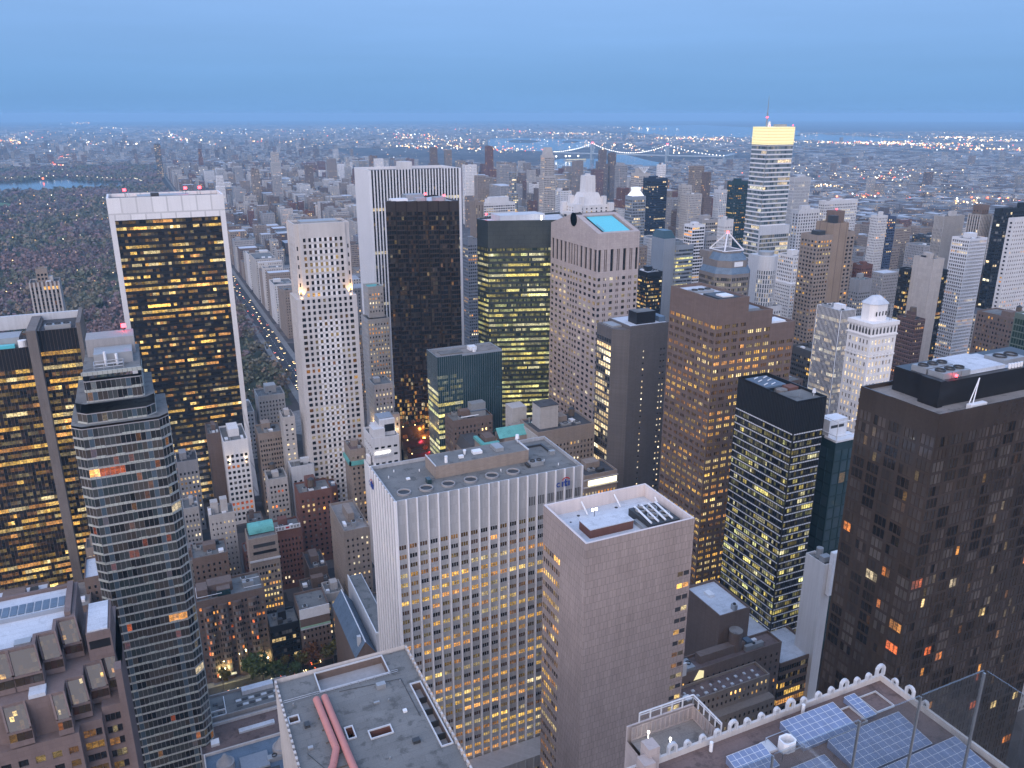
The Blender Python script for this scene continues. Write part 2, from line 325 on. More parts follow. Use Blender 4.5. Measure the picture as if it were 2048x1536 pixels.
def clutter(root, x, y, w, d, z, rng, n=3, wall=None, bulk=True):
    used = []
    if bulk:
        bw, bd, bh = w * rng.uniform(.25, .45), d * rng.uniform(.25, .45), rng.uniform(3, 6)
        bx, by = x + rng.uniform(.15, .5) * w, y + rng.uniform(.25, .5) * d
        MB().box(bx, by, z, bx + bw, by + bd, z + bh).build('bulkhead', wall or brownbrick, root); used.append((bx, by, bw, bd))
    for i in range(n):
        uw, ud, uh = rng.uniform(.06, .16) * w + .6, rng.uniform(.06, .16) * d + .6, rng.uniform(1, 2.6)
        for _ in range(6):
            ux, uy = x + rng.uniform(.06, .8) * w, y + rng.uniform(.06, .8) * d
            if all(ux + uw < a or ux > a + c or uy + ud < b or uy > b + e for a, b, c, e in used):
                used.append((ux, uy, uw, ud)); k = rng.random()
                if k < .45: fanunit(root, ux, uy, z, uw, ud, uh)
                elif k < .7: MB().box(ux, uy, z, ux + uw, uy + ud, z + uh * .6).build('hvac_unit', whitemetal, root)
                elif k < .85: MB().cyl(ux, uy, z, z + uh * 1.4, .35, 8).build('vent_pipe', hvac, root)
                else: MB().box(ux, uy, z, ux + uw, uy + ud, z + uh).build('hvac_unit', hvacdark, root)
                break
def beacon(root, x, y, z, h=3, r=.5):
    o = MB().cyl(x, y, z, z + h, .12, 6).build('beacon_mast', hvacdark, root)
    MB().cyl(x, y, z + h, z + h + r * 1.6, r, 8).build('beacon_lamp', redlamp, o)
def tower(x, y, z, w, d, name, label, cat, wall, fl=3.6, bay=2.4, wx=.6, wz=.55, rec=.3, p=.2, pal='resid', top=4, mode='band', roof=None, sp=None, base=0,
          z0=0, seed=0, n=3, bulk=True, gain=1., tints=None, zfloor=-1, tanks=0, root=None, group=None, run=.5, par=1.1, sides=None, blindp=.12, glass=None, off=.5):
    rng = random.Random(seed * 7919 + int(x * 13 + y * 7)); new = root is None
    if new: root = thing(name, label, cat, (x + w / 2, y + d / 2, z0), group)
    W = MB(); S = MB() if sp is not None else None; P = Panes(); poly = rect(x, y, w, d)
    sides = sides if sides is not None else ('SW' if x > 5 else 'SE' if x + w < -5 else 'S'); ed = dict(S=0, E=1, N=2, W=3)
    nf = max(1, int((z - top - z0 - base) / fl))
    for k, i in ed.items():
        a, b = poly[i], poly[(i + 1) % 4]; L = w if k in 'SN' else d
        if k in sides and L > 2:
            nc = max(1, int(L / bay)); cols = spans(L, nc, wx, min(.5, L * .03))
            l = litgrid(rng, nf, nc, p, pal, run=run, gain=gain); t = np.full((nf, nc, 3), .012)
            if tints is not None:
                for f in range(nf):
                    for c in range(nc): t[f, c] = tints[rng.randrange(len(tints))]
            elif blindp:
                for f in range(nf):
                    for c in range(nc):
                        if rng.random() < blindp: t[f, c] = np.array((.2, .19, .17)) * rng.uniform(.4, 1)
            facade(W, P, a, b, z0, z, nf, cols, wz, rec, l, t, S, off=off, top=top, bot=max(base, z - top - z0 - nf * fl if base == 0 else base))
        else: blank(W, a, b, z0, z)
    ins = parapet(W, poly, z, par); W.build('wall', wall, root)
    if S is not None: S.build('spandrel_cladding', sp, root)
    P.finish(root, mode, zfloor=zfloor, glass=glass)
    roofslab(ins, z - par, roof or gravel, root)
    if n or bulk: clutter(root, x, y, w, d, z - par, rng, n, wall, bulk)
    for i in range(tanks): tank(root, x + w * rng.uniform(.2, .8), y + d * rng.uniform(.3, .8), z - par)
    return root
# ================================================================ the landmark towers
def lettermark(root, cx, z, y, s, flip=False, x=None):
    """the bank's wordmark: four blue lower-case letters c i t i under a red arc, as flat metal letters standing off the wall"""
    def P(u, v): return (cx + u * s, y, z + v * s) if x is None else (x, cx - u * s, z + v * s)
    t = .35 * s
    def bar(m, u0, v0, u1, v1):
        if x is None: m.box(cx + u0 * s, y - .35, z + v0 * s, cx + u1 * s, y, z + v1 * s, True)
        else: m.box(x - .35, cx - u1 * s, z + v0 * s, x, cx - u0 * s, z + v1 * s, True)
    c = MB()
    for i in range(9):
        a0 = R(50 + i * 29); a = [R(50 + i * 29), R(50 + (i + 1) * 29)]
        q = [[P(-1.45 + .62 * math.cos(b) * k, .62 + .62 * math.sin(b) * k) for b, k in ((a[0], 1), (a[1], 1), (a[1], .52), (a[0], .52))]]
        q = np.array(q); q[..., 1 if x is None else 0] -= .3; c.quads(q)
    c.build('letter_c', flatblue, root)
    i1 = MB(); bar(i1, -.55, 0, -.25, 1.2); i1.build('letter_i', flatblue, root)
    tt = MB(); bar(tt, .2, 0, .5, 1.75); bar(tt, -.02, .92, .2, 1.18); bar(tt, .5, .92, .85, 1.18); bar(tt, .5, 0, .85, .25); tt.build('letter_t', flatblue, root)
    i2 = MB(); bar(i2, 1.15, 0, 1.45, 1.2); i2.build('letter_i', flatblue, root)
    a = MB(); q = []
    for i in range(10):
        b = [R(158 - i * 13.6), R(158 - (i + 1) * 13.6)]
        q.append([P(.45 + 1.15 * math.cos(v) * k, 1.25 + 1.05 * math.sin(v) * k) for v, k in ((b[0], 1), (b[0], .74), (b[1], .74), (b[1], 1))])
    q = np.array(q); q[..., 1 if x is None else 0] -= .3; a.quads(q).build('red_arc', flatred, root)

def black_white_slab():
    x, y, z, w, d = -15, 579, 210, 70.2, 34
    t = thing('glass_office_tower', 'huge black glass slab framed in white stone on the park side, many floors lit yellow', 'office tower', (x + w / 2, y, 0))
    rng = random.Random(5); prof = lambda h: y - (22 * ((70 - h) / 70) ** 2 if h < 70 else 0)
    F = MB(); zs = [0, 8, 16, 24, 32, 40, 50, 60, 70, 196]
    for xa, xb in ((x, x + 3.2), (x + w - 3.2, x + w)):
        F.quads([[(xa, prof(a), a), (xb, prof(a), a), (xb, prof(b), b), (xa, prof(b), b)] for a, b in zip(zs, zs[1:])])
        xi = xb if xa == x else xa
        F.quads([[(xi, prof(a), a), (xi, prof(a) + 1, a), (xi, prof(b) + 1, b), (xi, prof(b), b)] for a, b in zip(zs, zs[1:])])
    F.quads([[(x + w, prof(a), a), (x + w, y + d, a), (x + w, y + d, b), (x + w, prof(b), b)] for a, b in zip(zs, zs[1:])])
    F.quads([[(x, y + d, a), (x, prof(a), a), (x, prof(b), b), (x, y + d, b)] for a, b in zip(zs, zs[1:])])
    F.quads([[(x, y, 196), (x + w, y, 196), (x + w, y, 210), (x, y, 210)], [(x + w, y, 196), (x + w, y + d, 196), (x + w, y + d, 210), (x + w, y, 210)],
             [(x, y + d, 196), (x, y, 196), (x, y, 210), (x, y + d, 210)], [(x + w, y + d, 0), (x, y + d, 0), (x, y + d, 210), (x + w, y + d, 210)],
             [(x + 3.2, y, 196), (x + 3.2, y + 1, 196), (x + w - 3.2, y + 1, 196), (x + w - 3.2, y, 196)]])
    ins = parapet(F, rect(x, y, w, d), 210, 2.2, 1.2); F.build('stone_frame', travertine, t)
    S = MB(); xa, xb = x + 3.2, x + w - 3.2; nc = 32; fl = 3.95; nf = 49
    L = litgrid(rng, nf, nc, .36, 'office', run=.5, row=.26, gain=.8, dim=1.6, rows={47: .72, 0: .1, 10: .02, 11: .02, 12: .03, 20: .05, 22: .03, 23: .05, 46: .12, 30: .04, 9: .8, 8: .75})
    for f in range(nf):
        a = 2.4 + f * fl; b0, b1 = a + 1.5, a + 3.35; yy = lambda h: prof(h) + 1.0
        S.quads([[(xa, yy(a), a), (xb, yy(a), a), (xb, yy(b0), b0), (xa, yy(b0), b0)], [(xa, yy(b1), b1), (xb, yy(b1), b1), (xb, yy(a + fl), a + fl), (xa, yy(a + fl), a + fl)]])
        m = MB(); c = [(xa + (xb - xa) * (i + .03) / nc, xa + (xb - xa) * (i + .97) / nc) for i in range(nc)]
        tt = np.array([[.012, .012, .014] if rng.random() > .2 else [.06, .05, .04] for _ in c])
        m.quads([[(p, yy(b0), b0), (q, yy(b0), b0), (q, yy(b1), b1), (p, yy(b1), b1)] for p, q in c], L[f], tt)
        S.quads([[(c[i][1], yy(b0), b0), (c[i + 1][0], yy(b0), b0), (c[i + 1][0], yy(b1), b1), (c[i][1], yy(b1), b1)] for i in range(nc - 1)])
        m.build('window_band', GLASS, t, attrs=True)
    S.build('spandrel_cladding', blackwall, t)
    roofslab(ins, 207.8, gravel, t)
    MB().box(x + 18, y + 12, 207.8, x + 50, y + 26, 209.6).build('mechanical_penthouse', hvac, t); MB().box(x + 26, y + 3, 207.8, x + 31, y + 8, 212).build('cooling_unit', hvacdark, t)
    for bx in (11, 48, 57): beacon(t, x + bx, y + 16, 207.8, 5, 1.0)
    rail = MB(); rail.tube((x + 14, y + 6, 208), (x + 11, y + 7, 213), .15); rail.tube((x + 14, y + 6, 208), (x + 13, y + 9, 213), .15); rail.build('davit_arm', steel, t)
black_white_slab()

def twin_wing():
    t = thing('dark_office_tower', 'dark office tower with grey stone piers, two wings and rows of yellow windows', 'office tower', (-70, 480, 0))
    rng = random.Random(11); W = MB(); S = MB(); P = Panes()
    for x0, x1, y0, z in ((-100, -57.6, 463, 148), (-53.2, -35.0, 466.5, 155)):
        nf = int((z - 10) / 3.75); L = x1 - x0; nc = int(L / 1.55)
        facade(W, P, (x0, y0), (x1, y0), 0, z, nf, spans(L, nc, .93), .55, .35, litgrid(rng, nf, nc, .46, 'office', run=.66, row=.3, gain=.75, dim=1.6), np.array([[[.05, .035, .03] if rng.random() < .45 else [.012] * 3 for _ in range(nc)] for _ in range(nf)]), S, top=10.5, bot=z - 10.5 - nf * 3.75 if z - 10.5 - nf * 3.75 > 0 else .5, fidx=0 if x0 < -90 else 200)
        blank(W, (x1, y0), (x1, y0 + 34), 0, z); ins = parapet(W, rect(x0, y0, L, 34), z, 1.2, .8); roofslab(ins, z - 1.2, tar, t)
    W.build('wall', brownpanel, t); S.build('spandrel_cladding', blackwall, t); P.finish(t, 'band', zfloor=30)
    Q = MB()
    for a, b, y0, z in ((-57.6, -53.2, 461.6, 156.5), (-35.0, -33.0, 465, 158)): Q.box(a, y0, 0, b, y0 + 36, z)
    Q.build('stone_pier', stonepier, t)
    MB().box(-101, 497.5, 150, -33, 499.5, 157.5).build('roof_screen', palegrey, t)
    MB().box(-80, 470, 146.8, -62, 484, 152).build('cooling_tower', hvac, t); MB().cyl(-60.5, 467, 146.8, 151, 2, 14).build('exhaust_pipe', whitemetal, t)
    MB().box(-75, 465.5, 146.8, -64, 469, 149.2).build('hvac_unit', tealpanel, t); fanunit(t, -50, 472, 153.8, 12, 5, 2.4, None, 3)
twin_wing()

def stripes_condo():
    t = thing('condominium_tower', 'tall narrow grey glass tower with pale lines at every floor and a red rooftop lamp', 'apartment tower', (-13, 300, 0))
    rng = random.Random(21); P = Panes(); W = MB(); LN = MB(); fl = 3.62
    teal = [(.065, .095, .12), (.075, .105, .13)]; mix = [(.012, .013, .014), (.035, .038, .038), (.062, .066, .064), (.022, .022, .022), (.06, .05, .042), (.04, .052, .053), (.075, .066, .056)]
    def tier(x0, x1, y0, d, z0, z1, cx):
        nf = int((z1 - z0) / fl); w = x1 - x0
        for (pa, pb, L) in (((x0 + cx, y0), (x1 - cx, y0), w - 2 * cx), ((x1 - cx, y0), (x1, y0 + cx), cx * 1.414), ((x1, y0 + cx), (x1, y0 + d), d - cx), ((x0, y0 + cx), (x0 + cx, y0), cx * 1.414)):
            if L < .5: continue
            nc = max(1, int(L / 1.5)); tt = np.zeros((nf, nc, 3)); col = [rng.choice(teal) if c in (1, nc - 3) and nc > 6 else None for c in range(nc)]
            for f in range(nf):
                cur = rng.choice(mix)
                for c in range(nc):
                    if rng.random() < .35: cur = rng.choice(mix)
                    tt[f, c] = col[c] if col[c] else cur
            facade(W, P, pa, pb, z0, z0 + nf * fl, nf, spans(L, nc, .95), .80, .12, litgrid(rng, nf, nc, .022, 'red' if rng.random() < .5 else 'resid', run=.75, row=.02, gain=.8, dim=1.5), tt, fidx=int(z0 / fl))
            u = (np.array(pb) - np.array(pa)) / L; nrm = np.array((u[1], -u[0]))
            for f in range(nf):
                z = z0 + f * fl
                for a, b, h in [(0, L, .36)] + [(k * L / max(1, round(L / 3)), (k + 1) * L / max(1, round(L / 3)), .85) for k in range(max(1, round(L / 3))) if rng.random() < .3]:
                    A = np.array(pa) + u * a; B = np.array(pa) + u * b; A2 = A + nrm * (.16 if h < .5 else .2); B2 = B + nrm * (.16 if h < .5 else .2)
                    LN.quads([[(*A2, z - .23), (*B2, z - .23), (*B2, z - .23 + h), (*A2, z - .23 + h)], [(*A2, z - .23 + h), (*B2, z - .23 + h), (*B, z - .23 + h), (*A, z - .23 + h)]])
        blank(W, (x1, y0 + d), (x0, y0 + d), z0, z1); blank(W, (x0, y0 + d), (x0, y0 + cx), z0, z1)
        MB().ngon([(x0 + cx, y0, z1), (x1 - cx, y0, z1), (x1, y0 + cx, z1), (x1, y0 + d, z1), (x0, y0 + d, z1), (x0, y0 + cx, z1)]).build('roof', gravel, t)
    tier(-28.4, 1.6, 286.5, 26, 2, 162, 3.2); tier(-26.2, -2.0, 288.6, 30, 162.05, 169, 3.0); tier(-22.6, -4.9, 290.3, 34, 169.05, 178.8, .6)
    W.build('wall', greystone, t); LN.build('pale_spandrel', slabline, t); P.finish(t, 'band', zfloor=30)
    MB().quads([[(-22.9, 290, 178.2), (-4.6, 290, 178.2), (-4.6, 290, 179.4), (-22.9, 290, 179.4)], [(-22.9, 290, 179.4), (-4.6, 290, 179.4), (-4.6, 290.6, 179.4), (-22.9, 290.6, 179.4)]]).build('cornice', slabline, t)
    MB().box(-19, 300, 178.8, -7, 310, 182.5).build('mechanical_penthouse', hvac, t); MB().box(-21.5, 312, 178.8, -6, 323, 185).build('bulkhead', greystone, t)
    r = MB()
    for a, b in (((-19, 292.5), (-10, 292.5)), ((-19, 297), (-10, 297)), ((-19, 292.5), (-19, 297)), ((-10, 292.5), (-10, 297))):
        for z in (179.9, 180.9): r.tube((*a, z), (*b, z), .12)
    for a in ((-19, 292.5), (-10, 292.5), (-19, 297), (-10, 297), (-16, 292.5), (-13, 292.5)): r.tube((*a, 178.8), (*a, 180.9), .12)
    r.build('railing', steel, t); MB().cyl(-15.5, 298.5, 178.8, 183.6, .45, 8).build('exhaust_pipe', whitemetal, t); MB().cyl(-12, 298.5, 178.8, 182.6, .45, 8).build('exhaust_pipe', whitemetal, t)
    beacon(t, -9, 320, 185, 1.5, .8)
stripes_condo()

def checker_tower():
    x, y, z, w, d = 84.5, 497.8, 198, 34.6, 22
    t = thing('limestone_tower', 'slender pale limestone tower with small square windows and white marble checks', 'office tower', (x + w / 2, y, 0))
    rng = random.Random(3); W = MB(); P = Panes(); fl = 3.72
    def cols(L, m, n, wx): return spans(L, n, wx, m)
    # upper shaft, notched corners
    nfu = 10; z0 = 198 - 8 - nfu * fl
    lu = litgrid(rng, nfu, 8, .10, 'resid', run=.5, gain=.45, dim=2)
    facade(W, P, (x + 4.6, y), (x + w - 4.6, y), z0, z, nfu, spans(w - 9.2, 8, .50), .62, .35, lu, top=8, fidx=100)
    for a, b in ((x + .6, x + 3.2), (x + w - 3.2, x + w - .6)):
        facade(W, P, (a, y + 1.2), (b, y + 1.2), z0, z, 6, [(.9, 1.7)], .45, .25, None, top=12, fidx=150)
    for a, b in ((x + 3.2, x + 4.6), (x + w - 4.6, x + w - 3.2)): blank(W, (a, y + .0), (b, y + .0), z0, z)
    for xx in (x + 3.2, x + w - 3.2): W.quads([[(xx, y, z0), (xx, y + 1.2, z0), (xx, y + 1.2, z), (xx, y, z)]])
    facade(W, P, (x + .6, y + d), (x + .6, y + 1.2), z0, z, nfu, spans(d - 1.2, 4, .3), .5, .25, litgrid(rng, nfu, 4, .05, 'resid'), top=8, fidx=100)
    blank(W, (x + w - .6, y + 1.2), (x + w - .6, y + d), z0, z); blank(W, (x + w, y + d), (x, y + d), 0, z)
    MB().box(x + 3.5, y + 1.15, 181, x + 4.55, y + 1.19, 195).build('louvre_slot', hvacdark, t)
    # lower shaft
    za = z0 - 3 * fl; nfl = 36; zb = za - nfl * fl
    X0, X1, Y0 = x - 1.6, x + w + 1.0, y - 1.2
    facade(W, P, (X0 + 2.2, Y0), (X1 - 2.2, Y0), za, z0, 3, spans(X1 - X0 - 4.4, 10, .5), .6, .35, litgrid(rng, 3, 10, .2, 'resid', gain=.4), fidx=90)
    facade(W, P, (X0 + 2.2, Y0), (X1 - 2.2, Y0), zb, za, nfl, [(.3, 2.6)] + spans(X1 - X0 - 4.4, 8, .50, 3.2) + [(X1 - X0 - 4.4 - 2.6, X1 - X0 - 4.7)], .60, .35, litgrid(rng, nfl, 10, .16, 'resid', run=.72, row=.15, gain=.33, dim=2), fidx=40)
    for xa, xb in ((X0, X0 + 2.2), (X1 - 2.2, X1)): blank(W, (xa, Y0), (xb, Y0), zb, z0)
    facade(W, P, (X0, y + d), (X0, Y0), zb, z0, nfl + 3, spans(d + 1.2, 6, .35), .45, .3, litgrid(rng, nfl + 3, 6, .05, 'resid', gain=.4), fidx=40)
    blank(W, (X1, Y0), (X1, y + d), 0, z0)
    # base
    facade(W, P, (X0 - 2, Y0 - 3), (X1 + 1, Y0 - 3), 0, zb, int(zb / fl), spans(X1 - X0 + 3, 11, .45), .5, .3, litgrid(rng, int(zb / fl), 11, .25, 'resid', gain=.5), top=1.5)
    facade(W, P, (X0 - 2, y + d), (X0 - 2, Y0 - 3), 0, zb, int(zb / fl), spans(d + 4.2, 7, .4), .5, .3, None, top=1.5); blank(W, (X1 + 1, Y0 - 3), (X1 + 1, y + d), 0, zb)
    ins = parapet(W, [(x + .6, y + 1.2), (x + w - .6, y + 1.2), (x + w - .6, y + d), (x + .6, y + d)], z, 1.2, .8)
    W.ngon([(X0, Y0, z0), (X1, Y0, z0), (X1, y + d, z0), (X0, y + d, z0)]).ngon([(X0 - 2, Y0 - 3, zb), (X1 + 1, Y0 - 3, zb), (X1 + 1, y + d, zb), (X0 - 2, y + d, zb)])
    W.box(x + 3.3, y + .02, z - 1, x + w - 3.3, y + 1.15, z)
    W.build('wall', limestone, t)
    # white marble between and around the middle windows
    M = MB(); cu = spans(w - 9.2, 8, .50)
    for f in range(nfu):
        a = z0 + f * fl + fl * .19; b = a + fl * .62
        for c in range(1, 6): M.box(x + 4.6 + cu[c][1] + .12, y - .08, a, x + 4.6 + cu[c + 1][0] - .12, y - .003, b)
    cl = spans(X1 - X0 - 4.4, 8, .50, 3.2)
    for f in range(nfl - 1):
        a = zb + f * fl + fl * .2; b = a + fl * .60
        for c in range(1, 6): M.box(X0 + 2.2 + cl[c][1] + .1, Y0 - .08, a, X0 + 2.2 + cl[c + 1][0] - .1, Y0 - .003, b)
        if f % 8 not in (3, 4):
            for c in range(2, 6): M.box(X0 + 2.2 + cl[c][0] + .05, Y0 - .08, b + .12, X0 + 2.2 + cl[c][1] - .05, Y0 - .003, b + fl * .4 - .1)
    M.build('marble_panel', whitemarble, t)
    P.finish(t, 'each', each=100, zfloor=140)
    roofslab(ins, z - 1.2, tanroof, t); MB().box(x + 6, y + 7, z - 1.2, x + w - 6, y + d - 4, z + .4).build('mechanical_penthouse', hvac, t)
    for bx in (x + 2.1, x + w - 2.1):
        MB().cyl(bx, y + .4, z0, z0 + .5, .5, 8).build('uplight', warmlamp, t)
        l = bpy.data.lights.new('uplight', 'SPOT'); l.energy = 9000; l.color = (1, .55, .18); l.spot_size = R(80); l.shadow_soft_size = .5
        o = bpy.data.objects.new('uplight_glow', l); C.objects.link(o); o.parent = t; o.location = Vector((bx, y - 1.0, z0 + 1.)) - t.location; o.rotation_euler = (R(180 - 12), 0, 0)
checker_tower()

def fin_slab():
    x, y, z, w, d = 185, 696, 215, 83.8, 49
    t = thing('marble_fin_tower', 'broad white marble slab with thin vertical fins, behind the black faceted tower', 'office tower', (x + w / 2, y, 0))
    rng = random.Random(8); W = MB(); S = MB(); P = Panes()
    nf = 46; fl = 4.15
    def side(a, b, L, n, wx, p):
        lg = litgrid(rng, nf, n, p, 'pale', run=.8, row=.22, gain=.7, rows={nf - 1: 0, nf - 2: 0, nf - 3: 0})
        facade(W, P, a, b, 0, z, nf, spans(L, n, wx, 1.6), .62, .7, lg, None, S, top=6, bot=z - 6 - nf * fl)
    side((x, y), (x + w, y), w, 29, .60, .13); side((x, y + d), (x, y), d, 16, .30, .05)
    blank(W, (x + w, y), (x + w, y + d), 0, z); blank(W, (x + w, y + d), (x, y + d), 0, z)
    ins = parapet(W, rect(x, y, w, d), z, 2.5, 1.4); W.build('marble_fin', whitefin, t); S.build('spandrel_cladding', blackwall, t); P.finish(t, 'band', zfloor=90)
    roofslab(ins, z - 2.5, tar, t); MB().box(x + 36, y + 26, z - 2.5, x + 47, y + 38, z + 5).build('bulkhead', whitebrick, t)
fin_slab()

def faceted_black():
    t = thing('black_glass_tower', 'sheer black faceted glass tower with orange lit terraces at its foot', 'mixed-use tower', (186, 570, 0))
    rng = random.Random(13); A = (161.5, 566.5); n = 7; sx, sy = 7.0, 2.7; z = 202
    poly = [A]
    for i in range(n): poly += [(A[0] + sx * (i + 1), A[1] - sy * i)] + ([(A[0] + sx * (i + 1), A[1] - sy * (i + 1))] if i < n - 1 else [])
    xe = poly[-1][0]; poly += [(xe, 602), (163.2, 569.6)]
    W = MB(); P = Panes(); fl = 3.35; nf = 57; m = len(poly)
    for i in range(m):
        a, b = poly[i], poly[(i + 1) % m]; L = math.dist(a, b)
        if i < 2 * n - 1 or i == m - 1:
            nc = max(1, int(L / 1.45)); lg = np.zeros((nf, nc, 3)); tt = np.full((nf, nc, 3), .01)
            for f in range(nf):
                p = .46 if f < 14 else .16 if f < 21 else .018
                for c in range(nc):
                    if rng.random() < p: lg[f, c] = np.array(rng.choice(PAL['resid'] + PAL['office'])) * (rng.uniform(.1, .6) if f < 20 else rng.uniform(.03, .22))
                    elif f >= 18 and rng.random() < .22 and math.sin(c * .9 + i * 2.1 + f * .23) > .35: lg[f, c] = np.array((1, .55, .25)) * rng.uniform(.008, .05)  # patches of brownish reflection painted as faint pane emission, no lamp behind them
                    if rng.random() < .25: tt[f, c] = np.array((.06, .05, .04)) * rng.uniform(.3, 1)
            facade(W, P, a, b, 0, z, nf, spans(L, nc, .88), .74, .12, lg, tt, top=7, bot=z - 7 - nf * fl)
        else: blank(W, a, b, 0, z)
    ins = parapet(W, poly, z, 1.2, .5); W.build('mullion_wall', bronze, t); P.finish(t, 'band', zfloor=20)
    roofslab(ins, z - 1.2, whiteroof, t)
    for bx, by, w, d, h, mt in ((167, 570, 12, 7, 2.2, whitemetal), (184, 566, 8, 6, 2.6, hvac), (197, 562, 8, 8, 3, hvac), (180, 578, 14, 10, 4, hvac)): MB().box(bx, by, z - 1.2, bx + w, by + d, z - 1.2 + h).build('hvac_unit', mt, t)
    beacon(t, 190, 563, z - 1.2, 5, .8); beacon(t, 202, 557, z - 1.2, 4, .8)
    steps = MB(); spots = []
    for k, (x0, y0, x1, y1, zt) in enumerate(((158, 548, 178, 566, 38), (158, 538, 190, 556, 31), (158, 528, 200, 547, 24), (158, 519, 205, 538, 17))):
        steps.box(x0, y0, 0, x1, y1, zt)
        for j in range(4): spots.append((x0 + 2.5 + j * (x1 - x0 - 6) / 3, y0 + 2.2, zt))
    steps.build('terrace', bronze, t)
    for j, (a, b, c) in enumerate(spots):
        if j % 2: continue
        MB().cyl(a + 1.4, b - .8, c, c + .5, .35, 6).build('uplight', warmlamp, t)
    for j, (pos, col, e) in enumerate((((166, 549, 36), (1, .36, .06), 5200), ((176, 543, 33), (1, .36, .06), 5200), ((182, 533, 30), (1, .36, .06), 4200), ((176, 524, 23), (1, .06, .10), 5200), ((197, 523, 22), (1, .36, .06), 4200))):
        l = bpy.data.lights.new('terrace_uplight', 'POINT'); l.energy = e; l.color = col; l.shadow_soft_size = 1
        o = bpy.data.objects.new('terrace_glow', l); C.objects.link(o); o.parent = t; o.location = Vector(pos) - t.location
    return spots
TERRACE_SPOTS = faceted_black()

def green_prism():
    t = thing('green_granite_tower', 'dark green angled tower striped with bright yellow ribbon windows from top to bottom', 'office tower', (262, 580, 0))
    rng = random.Random(17); z = 184; poly = [(238.8, 586.5), (241.4, 571), (300, 551.5), (318, 600), (243, 592)]
    W = MB(); P = Panes(); fl = 3.95; nf = 40
    for i in (0, 1):
        a, b = poly[i], poly[(i + 1) % 5]; L = math.dist(a, b); nc = max(2, int(L / 1.25))
        rng.seed(170 + i); lg = litgrid(rng, nf, nc, .58, 'green', run=.74, row=.3, gain=.66, dim=1.4, rows={39: .25, 38: .5, 36: .5})
        facade(W, P, a, b, 0, z, nf, spans(L, nc, .95, .3), .50, .15, lg, np.broadcast_to(np.array([.02, .035, .032]), (nf, nc, 3)), top=20, bot=z - 20 - nf * fl)
    for i in (2, 3, 4): blank(W, poly[i], poly[(i + 1) % 5], 0, z)
    ins = parapet(W, poly, z, 1.3, .8); W.build('wall', greenwall, t); P.finish(t, 'band', zfloor=25); roofslab(ins, z - 1.3, whiteroof, t)
    MB().box(252, 572, z - 1.3, 290, 590, z + 3).build('mechanical_penthouse', palegrey, t); beacon(t, 246, 585, z - 1.3, 4, .7)
    MB().cyl(284, 566, z - 1.3, z + 2.4, .5, 8).build('roof_lamp', whitelamp, t)
green_prism()

